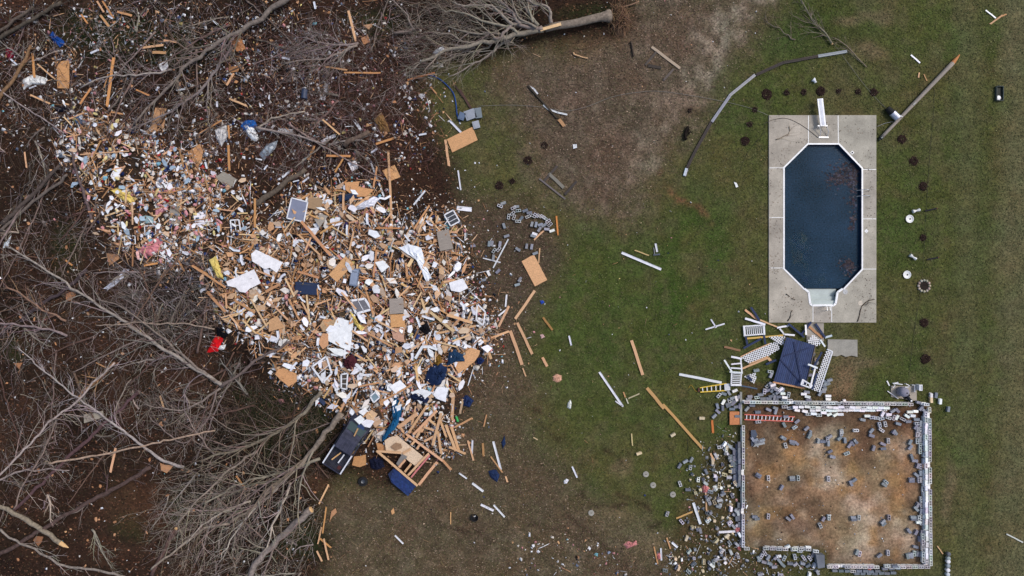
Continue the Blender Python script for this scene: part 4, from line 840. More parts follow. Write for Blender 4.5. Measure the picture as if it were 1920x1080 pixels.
t = tag(empty('lawn_cup', W(1526, 152)), 'small white cup shaped urn on the lawn behind the diving board', 'urn'); mb = MB(); mb.tube([(-.12, .1, .12), (0, 0, .12), (.06, -.1, .12)], [.17, .11, .06], 12); mb.build('bowl', M_gloss, parent=t, color=(.74,.76,.8)); mb = MB(); mb.tube([(.06, -.1, .12), (.08, -.16, .12)], [.09, .1], 10); mb.build('foot', M_gloss, parent=t, color=(.7,.72,.74))
for k, (y, c_) in enumerate(((1037, hx(90,94,100)), (1045, hx(150,160,160)), (1051, WHITE), (1059, hx(140,150,156)), (1067, WHITE), (1075, hx(190,196,200)))):
    mb = MB(); p = W(1775.5 - .3 * k, y); mb.lathe((p.x, p.y, 0), [(.13, 0), (.15, .1), (.15, .24), (.09, .28), (.04, .28)], 12); tag(mb.build('garden_pot', M_gloss, color=c_, loc=p.to_tuple()), 'small pot in the row standing off the foundation corner, ' + ('farthest from the bottom edge', 'second, pale grey', 'third, white', 'fourth, grey', 'fifth, white', 'sixth, at the bottom edge')[k], 'pot')
board(1757, 1023.5, 1769, 1040, 2, label='thin pine stake beside the row of small pots', dz=.02); wb(1887, 1001, 1918, 1017, 2.4, col=hx(190,192,184), label='pale thin pole on the grass at the lower lawn edge', cat='pole'); 
board(1855.5, 46, 1880, 28, 3, label='pale split board end at the upper corner of the lawn', broken=2); board(1872, 33, 1889, 26, 2.5, col=PINE2, label='thin orange lath crossing a split board on the lawn'); wb(1848, 19, 1867, 34, 2.2, label='thin white trim strip near the split board on the lawn', cat='trim'); wb(1708, 103, 1725, 118, 2.6, label='small white strip on the lawn above the fallen pole', cat='trim', dz=.01); board(1723.5, 136, 1722, 146, 2.4, label='tiny pine offcut on the lawn beside the pole'); board(1732, 139, 1738, 152, 1.6, col=PINE2, label='thin brown splinter on the lawn beside the pole')
# ---------------------------------------------------------------- single boards and strips lying on the lawn and bare soil
WGREY = hx(120,112,104)
for x1, y1, x2, y2, w, c_, lab in (
    (1222,88,1275,128,5,hx(176,158,134),'weathered pale timber on bare soil below the uprooted tree'),(1231,97,1208,124,4,hx(84,74,68),'dark timber meeting the pale timber below the uprooted tree'),
    (1215,123,1240,127,5.5,hx(60,52,46),'short charred log near the pale timber'),(1263,129,1243,152,4,hx(92,82,76),'dark short timber off the end of the pale timber'),
    (1045,311,1020,340,4.5,hx(74,66,62),'dark bench leg timber, upper left of the broken frame'),(1011,335,1062,375,3,hx(112,104,98),'long thin grey rail of the broken bench frame'),(1029,325,1057,352,6,hx(128,120,112),'grey seat plank of the broken bench frame'),(1081,340,1056,368,4.5,hx(62,56,52),'dark bench leg timber, lower right of the broken frame'),
    (1043,405,1046.5,443,3,hx(210,136,72),'thin orange pine board upright beside the small block pile'),(1022,430,1001,450,3,PINE,'short pine lath lying on the small block pile'),(1012,465,1010,493,2.4,PINE,'thin lath touching the top of the strand board sheet'),
    (1190,469,1219,480,2,hx(190,160,110),'thin tan lath beside the long white trim on the lawn'),(1003,545,966,598,5,PINE,'clean pine stud slanting up on the soil right of the heap'),(970,605,998,664,5,PINE,'pine stud slanting down on the soil, upper of two'),(957,620,979,684,6,PINE,'pine stud slanting down on the soil, lower of two'),
    (1018,595,1038,622,4,hx(160,120,70),'short brown weathered board on the lawn'),(1017,670,1026,687,5,PINE,'short pine offcut on the lawn right of the studs'),(1184,638,1205,703,5.5,PINE,'lone pine stud lying in the middle of the lawn'),
    (1213,727,1245,766,6,hx(196,152,98),'upper half of the long split timber on the lawn'),(1243,758,1317,841,5,hx(190,148,92),'lower half of the long split timber ending at the rubble'),(1199,738,1176,748,2.2,hx(186,170,140),'thin pale lath near the white trim tip'),(1169,735,1173,746,2.6,PINE2,'short orange stick near the white trim tip'),(1174,747,1178,757,2,hx(200,190,170),'thin stick forming a hook by the white trim tip'),
    (1184,813,1186,836,2.4,hx(190,170,120),'thin upright pine lath on the lower lawn'),(785,909,820,866,5,PINE,'pine rafter jutting from the corner of the blue shingled roof piece'),(905,831,907,857,4,hx(176,130,84),'short brown stud on the soil below the heap'),(877,826,889,868,3,PINE,'thin pine lath standing off the lower heap'),(900,787,926,748,0.1,PINE,''),
    (845,960,845,983,2,hx(190,150,100),'thin lath on the soil of the lower clearing'),(980,690,986,706,2.5,PINE,'thin pine stick on the soil right of the heap'),(835,262,842,312,4.5,PINE,'pine stud hanging below the tilted strand board sheet'),(1000,820,1009,825,2,hx(190,170,130),'tiny lath on the lower lawn'),
    (764,150,820,135,3,hx(196,120,60),'thin orange batten near the torn blue hose'),(807,163,820,177,2.4,PINE2,'short orange lath on the grass near the blue hose'),(728,283,735,427,4,PINE,'long pine stud standing out at the top of the heap'),(735,411,733,470,4,PINE,'pine stud continuing down into the heap'),
    (850,728,847,795,6,PINE,'clean pine stud at the right edge of the heap'),(954,621,890,646,4,PINE,'thin pine rail sticking out of the heap towards the lawn'),(898,610,921,673,5,PINE,'pine stud crossing the rail at the heap edge'),(935,613,955,572,4.5,PINE,'pine stud at the end of the white trim right of the heap'),(868,748,862,778,4,hx(180,150,120),'curved pale board right of the clean stud'),
    (853,801,885,784,3.5,PINE2,'pine offcut below the green bottle'),(907,800,913,775,2.5,PINE2,'thin pine lath on the soil below the heap, upright'),(920,856,945,890,2.5,PINE2,'brown lath beside the white trim below the heap'),(948,893,952,905,3,PINE,'tiny pine offcut at the lower soil'),
    (1268,972,1302,958,3,hx(190,150,90),'pine lath leaning in the rubble by the foundation'),(1323,925,1325,962,2.6,PINE,'upright pine stick in the rubble by the foundation'),(1332,850,1340,866,3.4,PINE,'short tan stick in the rubble by the foundation'),(1226,1025,1234,1060,2.4,hx(190,140,96),'thin brown stick near the bottom rubble'),(1250,1008,1258,1032,2.6,PINE2,'second brown stick near the bottom rubble')):
    if lab: board(x1, y1, x2, y2, w, c_, lab, 'board', dz=.02, broken=1 if w < 5 else 0, t=.05)
for pts, w, lab in (
    ([(1166,474),(1239,505)],4.6,'long white trim board with a pink end on the lawn'),([(1124,698),(1167,761)],4,'long white trim slanting across the lower lawn'),([(1154,752),(1168,762)],2.2,'short white strip crossing the tip of the slanting trim'),([(1323,617.5),(1358,607)],2.6,'long arm of the small white cross on the lawn'),([(1333,599),(1342.5,614)],2.4,'short arm of the small white cross on the lawn'),
    ([(1067,630),(1071,647)],3,'short white strip on the lawn near a pink scrap'),([(741,1004),(756,1019)],2.6,'thin white strip in the lower clearing'),([(902,946),(925,957)],4,'white vinyl strip on the lower soil, left of a pair'),([(926,947),(946,969)],3,'white vinyl strip on the lower soil, right of a pair'),([(886,906),(906,921)],4,'white vinyl strip below the blue scraps'),([(861,887),(875,897)],2.6,'thin white strip near the pine rafter'),
    ([(925,828),(939,880)],4,'long white trim upright below the heap'),([(886,826),(885,850)],3,'short white strip beside the thin pine lath'),([(1073,875),(1082,895)],3,'white splint on the lower lawn'),([(992,162),(1001,167),(1008,176)],3,'short curved white pipe on the soil by the split log'),([(1019,197),(1028,205),(1045,211),(1063,215)],3,'long curved white pipe on the soil by the split log'),
    ([(1300,943),(1313,982)],5,'bright white trim board leaning in the foundation rubble'),([(1348,997.5),(1378,996)],4,'white trim strip lying by the foundation wall rubble'),([(1357,842),(1366,853),(1372,864)],4,'curved white trim by the slumped dark block rows'),([(1239,1028),(1240,1050)],3,'white upright strip in the bottom rubble'),([(1260,1017),(1270,1026)],4,'white elbow pipe on the grass near the bottom rubble'),([(1229,457),(1232,472)],3.4,'white bracket arm on the lawn above the trim board'),([(776,384),(797,358)],3,'white strip lying on brown soil above the heap'),([(859,320),(864,356)],2.6,'thin white strip on soil near the tilted strand board'),([(695,303),(720,368)],3,'long thin white strip above the heap'),
    ([(945,500),(924,450)],0,''),([(925,502),(953,449)],2.4,'long thin white rod leaning on the soil near the blocks'),([(906,484),(938,492)],2,'thin grey rod crossing the white rod'),([(848,453),(862,458)],3,'short white strip beside the grey plywood'),([(865,460),(866,474)],3,'tiny white strip below the grey plywood'),([(948,575),(950,553)],3,'white trim upright on the soil right of the heap'),([(935,592),(950,580)],3,'white trim bent at the pine stud end'),
    ([(595,155+2),(604,187)],3,'thin pale strip in the brown litter above the heap'),([(612,158),(607,187)],6,'short wide white strip in the brown litter above the heap'),([(843,226),(864,248)],4,'white strip under the tilted strand board sheet'),([(664,225),(677,244)],5,'white strip in the litter left of the dark log'),([(603,266),(629,254)],6,'white bent strip in the litter near the log'),([(522,243),(549,246)],6,'white siding strip beside a pale fallen branch'),([(857,390),(884,393)],8,'wide white strip on soil beside the appliance drawer')):
    if lab: strip(pts, w, 'trim_strip', (.70, .70, .73), lab, 'trim strip')
board(990, 160, 1052, 230, 3, hx(58, 50, 40), 'dark split log among the curved white pipes', 'log', dz=.02, t=.1); board(1048, 224, 1059, 238, 6, hx(176,136,96), 'pale broken butt of the split log', 'log', dz=.02, t=.12)
for x, y, r, lab in ((1211,889,5.5,'pale round concrete lid on the lawn, uppermost of four'),(1224.5,909.5,5.5,'pale round concrete lid beside the uppermost lid'),(1261.5,927,5.5,'grey round concrete lid nearest the foundation rubble'),(1108.5,961.5,5.5,'grey round concrete lid beside the dark torn soil')):
    t = tag(empty('access_cover', W(x, y)), lab, 'concrete lid'); mb = MB(); mb.lathe((0, 0, -.02), [(r*S,0),(r*S,.06),(r*S*.8,.07),(r*S*.3,.07)], 20); mb.build('disc', M_conc, parent=t, color=hx(158,154,144)); mb = MB(); mb.bar((-.05,0,.06),(.05,0,.06),.03,.03); mb.build('lift_bar', M_metal, parent=t, color=hx(70,66,60))
# loose lawn items
t = tag(empty('tipped_bracket', W(1231, 478)), 'dark metal shelf bracket on the lawn above the trim board', 'bracket'); mb = MB(); mb.bar((-.25,0,.04),(.25,.05,.04),.12,.06); mb.build('foot_bar', M_metal, parent=t, color=hx(70,78,88)); mb = MB(); mb.bar((-.15,.05,.05),(-.22,.55,.05),.06,.04); mb.build('arm', M_metal, parent=t, color=hx(110,112,116))
lump([(1036,706),(1044,701),(1053,704),(1054,712),(1045,718),(1037,714)], 'paper_scrap', M_cloth, hx(196,152,124), .06, 'crumpled tan paper sheet with white edges on the lawn', 'paper')
lump([(1065,755),(1070,748),(1072,758),(1070,768),(1063,764)], 'plastic_scrap', M_cloth, (.7,.7,.68), .1, 'torn white plastic scrap on the lower lawn', 'plastic scrap'); lump([(1012,628),(1018,626),(1022,632),(1015,636)], 'insulation_scrap', M_cloth, hx(206,170,166), .06, 'pale pink scrap on the grass right of the studs', 'insulation scrap')
lump([(1056,902),(1062,897),(1067,900),(1063,907),(1057,907)], 'plastic_scrap', M_cloth, (.74,.74,.76), .08, 'white crumpled scrap beside the splint on the lower lawn', 'plastic scrap'); lump([(1012,564),(1018,562),(1021,567),(1015,571)], 'blue_scrap', M_gloss, hx(30,70,170), .06, 'small bright blue scrap on the lawn', 'plastic scrap')
lump([(1168,1020),(1176,1014),(1186,1017),(1193,1013),(1196,1021),(1184,1026),(1174,1030)], 'insulation_wad', M_cloth, hx(196,128,124), .12, 'pink insulation wad lying alone on the lower lawn', 'insulation')
panel([(1376,341),(1381,343),(1384,350),(1380,352)], 'white_carton', M_gloss, (.8,.8,.78), 'tiny white box lid on the lawn left of the pool', 'lid'); panel([(1074,271),(1081,270),(1082,277),(1075,279)], 'white_card', M_gloss, (.72,.74,.76), 'tiny white card on the bare soil', 'card')
t = tag(empty('bucket', W(890, 969)), 'black round bucket on the soil of the lower clearing', 'bucket'); mb = MB(); mb.lathe((0,0,0), [(.2,0),(.27,.25),(.29,.25),(.25,.22),(.18,.04),(.05,.03)], 18); mb.build('shell', M_plain, parent=t, color=hx(20,20,24)); mb = MB(); mb.bar((-.05,.02,.05),(.08,.1,.06),.08,.03); mb.build('scrap', M_gloss, parent=t, color=(.6,.6,.6))
t = tag(empty('tyre', W(681, 902)), 'black tyre lying flat below the pickup truck', 'tyre'); mb = MB()
for k in range(20):
    pass
mb.lathe((0,0,0), [(.20,0),(.34,.02),(.37,.1),(.34,.19),(.2,.21),(.19,.1)], 22); mb.build('tread', M_plain, parent=t, color=hx(26,26,28)); mb = MB(); mb.lathe((.02,.0,.05), [(.18,0),(.16,.1),(.06,.06)], 14); mb.build('rim', M_metal, parent=t, color=hx(90,92,96))
# bottle, mailbox-like white bits
for x, y, w_, h_, a, c_, lab in ((857,785,5,11,-20,hx(40,150,70),'green plastic bottle beside the clean stud'),(573,177,12,20,5,hx(44,56,80),'dark blue drum in the brown litter above the heap')):
    t = tag(empty('drum' if w_ > 8 else 'bottle', W(x, y)), lab, 'drum' if w_ > 8 else 'bottle'); d = Vector((math.sin(R(a)), math.cos(R(a)), 0)) * (h_ * S / 2); r = w_ * S / 2; mb = MB(); z = Vector((0,0,r)); mb.tube([z-d, z-d*.94, z+d*.7, z+d*.95], [r*.8, r, r, r*.5], 12); mb.build('body', M_gloss, parent=t, color=c_); mb = MB(); mb.tube([z+d*.95, z+d*1.12], r*.4, 10); mb.build('cap', M_gloss, parent=t, color=hx(200,200,200))
# home-plate grate
t = tag(empty('vent_grille', W(791, 180)), 'white slotted vent grille lying on grass near the blue hose', 'grille'); mb = MB(); pg = [(-.24,.16),(.24,.16),(.24,.0),(0,-.24),(-.24,.0)]; mb.prism(pg, .0, .03); mb.build('plate', M_gloss, parent=t, color=(.76,.76,.78)); mb = MB()
for i in range(5):
    for j in range(2): mb.box((-.16+i*.08,.1-j*.09,.03),(.035,.05,.008))
mb.build('slots', M_dark, parent=t)
cable([(788,143),(805,141),(822,147),(838,160),(850,175),(855,195),(857,215),(862,228)], .045, 'blue_hose', hx(36,70,130), 'blue corrugated hose curving over the grass', 'hose')
# grey storage totes by the tilted sheet
for x, y, w_, h_, a, c_, lab in ((882,216,19,17,20,hx(136,142,150),'grey tote lid lying beside the tilted strand board'),(897,213,12,18,8,hx(112,118,126),'darker grey tote end beside the tote lid'),(866,219,11,13,-20,hx(88,104,128),'slate blue plastic tote below the blue hose'),(893,235,12,13,15,hx(150,156,164),'pale grey appliance drum cover by the tilted strand board')):
    t = tag(empty('storage_tote', W(x, y), R(a)), lab, 'tote'); mb = MB(); mb.box((0,0,.1),(w_*S,h_*S,.2)); mb.build('tub', M_gloss, parent=t, color=c_); mb = MB(); mb.box((0,0,.215),(w_*S*1.06,h_*S*1.06,.03)); mb.box((0,0,.238),(w_*S*.7,h_*S*.7,.02)); mb.build('lid', M_gloss, parent=t, color=jit(c_,.1))
board(862, 168, 884, 205, 4, hx(78,54,46), 'dark reddish timber leaning on the grey totes', 'timber', dz=.05); board(853,160,870,185,3,hx(64,48,42),'thin dark timber above the grey totes','timber',dz=.03)
# ---------------------------------------------------------------- sheets of strand board, weathered ply and plasterboard
OSB = hx(204,150,100); WPLY = hx(150,142,130)
for poly, c_, lab, cat in (
    ([(838,261),(886,238),(896,263),(848,286)],hx(206,152,96),'tilted strand board sheet on grass beside the grey totes','strand board'),
    ([(978,490),(1001,477),(1026,525),(1003,537)],hx(214,160,108),'strand board sheet with dark nail holes on soil right of the heap','strand board'),
    ([(107,116),(131,114),(131,150),(130,166),(107,165)],hx(206,144,84),'planked strand board sheet lying upright in the branches','strand board'),
    ([(292,202),(314,204),(305,252),(280,251)],hx(196,142,92),'tan sheathing sheet under crossing branches above the trail','strand board'),
    ([(717,320),(740,309),(751,332),(729,341)],hx(204,150,92),'square strand board offcut above the heap','strand board'),
    ([(617,515),(647,480),(664,495),(632,529)],hx(206,150,92),'plain strand board sheet in the middle of the heap','strand board'),
    ([(646,342),(675,340),(672,350),(702,356),(687,369),(665,369),(648,356)],hx(204,146,86),'ragged strand board sheet at the top of the heap','strand board'),
    ([(732,590),(758,589),(760,613),(733,614)],hx(200,146,84),'orange square of sheathing below the weathered sheet','strand board'),
    ([(733,615),(757,615),(758,641),(748,640),(737,634)],hx(196,148,116),'pinkish square of sheathing, lowest of the column','strand board'),
    ([(874,647),(884,652),(900,657),(899,664),(890,678),(860,700),(849,680),(860,672),(873,665)],hx(208,154,100),'splintered strand board sheet at the right tip of the heap','strand board'),
    ([(516,702),(522,692),(532,690),(555,700),(557,715),(541,725)],hx(200,142,88),'five sided strand board piece at the lower left heap edge','strand board'),
    ([(597,642),(605,625),(616,625),(616,647),(605,655)],hx(202,148,98),'small strand board piece beside the big white wall board','strand board'),
    ([(664,856),(675,855),(686,852),(687,871),(675,876),(660,872)],hx(196,140,78),'mustard strand board scrap beside the pickup bed','strand board'),
    ([(705,830),(716,832),(726,838),(722,846),(709,845)],hx(200,140,80),'strand board scrap on the corner of the roof piece','strand board'),
    ([(434,80),(449,65),(461,92),(445,97)],hx(190,124,66),'orange strand board scrap by the long fallen trunk','strand board'),
    ([(352,285),(375,270),(382,285),(378,300),(370,317),(360,315)],hx(194,136,80),'torn strand board wedge above the trail','strand board'),
    ([(200,475),(222,477),(225,485),(205,498)],hx(178,124,80),'small brown sheathing wedge below the pink insulation','strand board'),
    ([(505,600),(520,592),(534,614),(504,622)],hx(196,146,96),'tan sheathing piece in the lower left of the heap','strand board'),
    ([(605,570+30),(620,598),(634,606),(627,618),(610,610)],hx(196,140,86),'sheathing corner above the big white wall board','strand board'),
    ([(300,868),(308,871),(326,873),(320,880),(313,887),(302,882)],hx(186,130,84),'leaf shaped strand board scrap on the dark woods floor','strand board'),
    ([(122,546),(140,543),(142,553),(134,564),(125,563)],hx(186,124,76),'strand board scrap beside the long grey sapling','strand board'),
    ([(62,1013),(68,1005),(82,1006),(78,1017),(72,1024)],hx(150,100,62),'brown scrap beside the snapped trunk end','strand board'),
    ([(26,681),(42,680),(36,692)],hx(176,116,70),'small tan triangle scrap on the woods floor','strand board'),
    ([(617,980),(622,958),(630,952),(632,960),(624,968)],hx(186,132,84),'curled strand board scrap at the clearing edge','strand board'),
    ([(733,958),(738,952),(740,962),(735,965)],hx(206,150,90),'tiny orange triangle scrap in the lower clearing','strand board'),
    ([(429,118),(437,125),(452,122),(447,135),(430,137)],hx(190,130,74),'bent sheathing scrap under the fallen trunk','strand board'),
    ([(677,72),(690,66),(694,78),(682,84)],hx(186,126,76),'sheathing scrap on the brush near a tall stud','strand board'),
    ([(681,47),(698,45),(692,56)],hx(206,150,104),'pale sheathing fan on the brush near a tall stud','strand board')):
    panel(poly, 'strand_board_sheet', M_osb, c_, lab, cat, dz=.05 + (.3 if samp(HEAPM, poly[0][0], poly[0][1]) > .3 else 0), rag=.35 if len(poly) > 4 else 0)
for poly, lab in (([(819,435),(841,430),(850,466),(825,471)],'weathered grey plywood sheet at the right of the heap'),([(405,332),(420,322),(446,337),(430,357)],'weathered grey square sheet between trail and heap'),([(320,387),(338,375),(338,420),(316,424)],'weathered grey door panel at the trail end'),([(590,412),(602,401),(615,405),(600,427)],'small weathered grey sheet at the top of the heap'),([(730,560),(756,559),(758,587),(731,589)],'weathered grey sheet topping a column of three squares'),([(158,777),(193,770),(195,782),(159,793)],'grey roof panel lying on the woods floor under a sapling'),([(578,371),(598,370),(606,376),(600,395),(577,390)],'weathered tan cupboard back by the grey window')):
    panel(poly, 'weathered_sheet', M_wood, WPLY if 'tan' not in lab else hx(160,132,100), lab, 'plywood', dz=.09 + (.3 if samp(HEAPM, poly[0][0], poly[0][1]) > .3 else 0))
for poly, lab in (([(425,528),(476,505),(489,531),(469,541),(461,549),(450,547),(443,539),(428,536)],'large white wall board with a torn lower corner on the heap'),([(471,476),(480,468),(531,492),(519,512),(506,502),(497,505),(473,490)],'long white wall board with ragged edges above the torn one'),([(613,623),(634,595),(663,604),(657,658),(641,652),(615,639)],'big bright white wall board at the centre of the heap'),([(362,402),(380,397),(392,410),(380,430),(367,420)],'white torn board at the end of the trail'),([(207,330),(217,310),(229,317),(215,341)],'white tilted board in the debris trail'),([(730,725),(750,712),(762,725),(742,738)],'white speckled board in the lower heap'),([(296,122),(306,117),(315,115),(316,125),(305,136)],'small white square board on branches above the trail'),([(301,335),(322,345),(325,352),(318,357),(303,343)],'white bent board at the trail middle'),([(703,492),(718,488),(730,500),(716,511)],'white ragged board in the upper heap'),([(613,652),(640,654),(655,662),(640,668),(628,664)],'pale strip hanging off the big bright wall board'),([(770,760-25),(790,728),(812,735),(800,745),(788,758)],'crumpled white board at the lower right of the heap'),([(820,725),(843,727),(838,738),(836,754),(820,748),(812,740)],'white torn card like board at the heap tip'),([(652,300+5),(668,302),(672,315),(660,322)],'small white board above the heap beside a stud'),([(842,530),(868,522),(878,540),(862,548),(846,545)],'white slatted board at the right edge of the heap')):
    panel(poly, 'wall_board', M_plain, (.80, .79, .80), lab, 'wall board', dz=.42 if samp(HEAPM, poly[0][0], poly[0][1]) > .3 else .16, rag=.4, tilt=.06)
panel([(605,601),(614,604),(632,597),(625,612),(613,622),(604,622),(600,610)], 'torn_paper_facing', M_cloth, hx(180,150,118), 'brown torn paper face beside the big bright wall board', 'wall board', dz=.4)
# windows and frames
def window(c4, label, glass, nx=1, ny=1, z=.16, fr=.09):
    cx = sum(p[0] for p in c4) / 4; cy = sum(p[1] for p in c4) / 4; zz = G(cx, cy) + z + (.26 if samp(HEAPM, cx, cy) > .3 else 0); c = W(cx, cy, zz); t = tag(empty('window_unit', c), label, 'window'); q = [W(x, y, zz) - c for x, y in c4]
    def pt(u, v): return (q[0] * (1 - u) + q[1] * u) * (1 - v) + (q[3] * (1 - u) + q[2] * u) * v
    for a, b in (((0,0),(1,0)),((1,0),(1,1)),((1,1),(0,1)),((0,1),(0,0))): mb = MB(); mb.bar(pt(*a), pt(*b), fr, .06); mb.build('frame', M_gloss, parent=t, color=(.74,.74,.76))
    for i in range(1, nx): mb = MB(); mb.bar(pt(i/nx,0)+Vector((0,0,.005)), pt(i/nx,1)+Vector((0,0,.005)), .04, .05); mb.build('muntin', M_gloss, parent=t, color=(.74,.74,.76))
    for i in range(1, ny): mb = MB(); mb.bar(pt(0,i/ny)+Vector((0,0,.006)), pt(1,i/ny)+Vector((0,0,.006)), .04, .05); mb.build('muntin', M_gloss, parent=t, color=(.74,.74,.76))
    if glass: mb = MB(); mb.add([pt(0,0),pt(1,0),pt(1,1),pt(0,1)]+[pt(0,0)-Vector((0,0,.02)),pt(1,0)-Vector((0,0,.02)),pt(1,1)-Vector((0,0,.02)),pt(0,1)-Vector((0,0,.02))],[(3,2,1,0),(4,5,6,7),(0,1,5,4),(1,2,6,5),(2,3,7,6),(3,0,4,7)]); mb.build('pane', M_gloss, parent=t, color=glass)
    return t
window([(547,371),(577,379),(570,416),(538,409)], 'white framed window with grey pane at the upper heap', hx(128,132,150)); window([(833,403),(850,394),(862,415),(845,424)], 'grey framed drawer unit on soil at the heap edge', hx(60,62,66), 1, 3); window([(432,413),(448,412),(451,433),(434,434)], 'small pine four pane sash between trail and heap', None, 2, 2); window([(657,564),(684,560),(697,580),(668,588)], 'white cabinet frame in the upper middle of the heap', hx(110,108,112), 2, 1, .2, .16)
window([(694,743),(704,735),(712,745),(701,755)], 'small white framed screen in the lower heap', hx(120,140,148)); window([(585,688),(612,668),(622,700),(606,717)], 'white empty drawer frame at the left side of the heap', None, 1, 2, .22, .12); window([(233,443),(253,442),(254,457),(234,458)], 'thin white sash frame by the pink insulation', None, 1, 1, .12, .05); window([(271,424),(292,423),(292,440),(272,441)], 'second thin white sash frame at the trail end', None, 1, 1, .14, .05); window([(640,672+30),(652,700),(650,730),(640,728)], 'white shelf unit below the maroon seat', hx(70,60,50), 1, 3, .2, .1)
window([(895,570),(910,585),(906,610),(893,600)], 'bent white door frame at the right tip of the heap', None, 1, 1, .2, .1)
# appliances and furniture
def crate(px, py, wx, wy, a, h, col, name, label, cat, top=None, mat=M_gloss):
    g0 = G(px, py) + .1; t = tag(empty(name, W(px, py, g0), R(a)), label, cat); t.rotation_euler = (random.uniform(-.12,.12), random.uniform(-.12,.12), R(a)); mb = MB(); mb.box((0,0,h/2),(wx*S,wy*S,h)); mb.build('cabinet', mat, parent=t, color=col)
    mb = MB(); mb.box((0,0,h+.012),(wx*S*.9,wy*S*.86,.03)); mb.build('top_panel', mat, parent=t, color=top or jit(col,.1)); mb = MB(); mb.bar((-wx*S*.3,wy*S*.3,h+.04),(wx*S*.3,wy*S*.3,h+.04),.03,.03); mb.build('handle', M_metal, parent=t, color=hx(90,92,98)); return t
crate(576,541,40,22,-4,.3,hx(32,46,74),'storage_chest','navy storage trunk in the middle of the heap','trunk',hx(28,42,72)); crate(666,520,14,32,-8,.3,hx(108,122,144),'refrigerator','slate grey appliance on its back in the upper heap','appliance',hx(140,150,168)); crate(653,386-16,34,11,14,.18,hx(46,58,86),'padded_bench','navy padded bench at the top of the heap','bench',mat=M_cloth); crate(614,687,18,9,-5,.25,hx(36,42,58),'microwave_oven','small black oven at the left of the heap','appliance')
crate(605,752+0,14,7,-45,.2,hx(44,58,86),'blue_box','small navy box at the lower left heap edge','box')
crate(712,775,10,24,25,.3,hx(120,84,52),'wooden_drawer','brown wooden drawer chest beside the teal carpet','drawer chest',hx(60,42,30),M_wood)
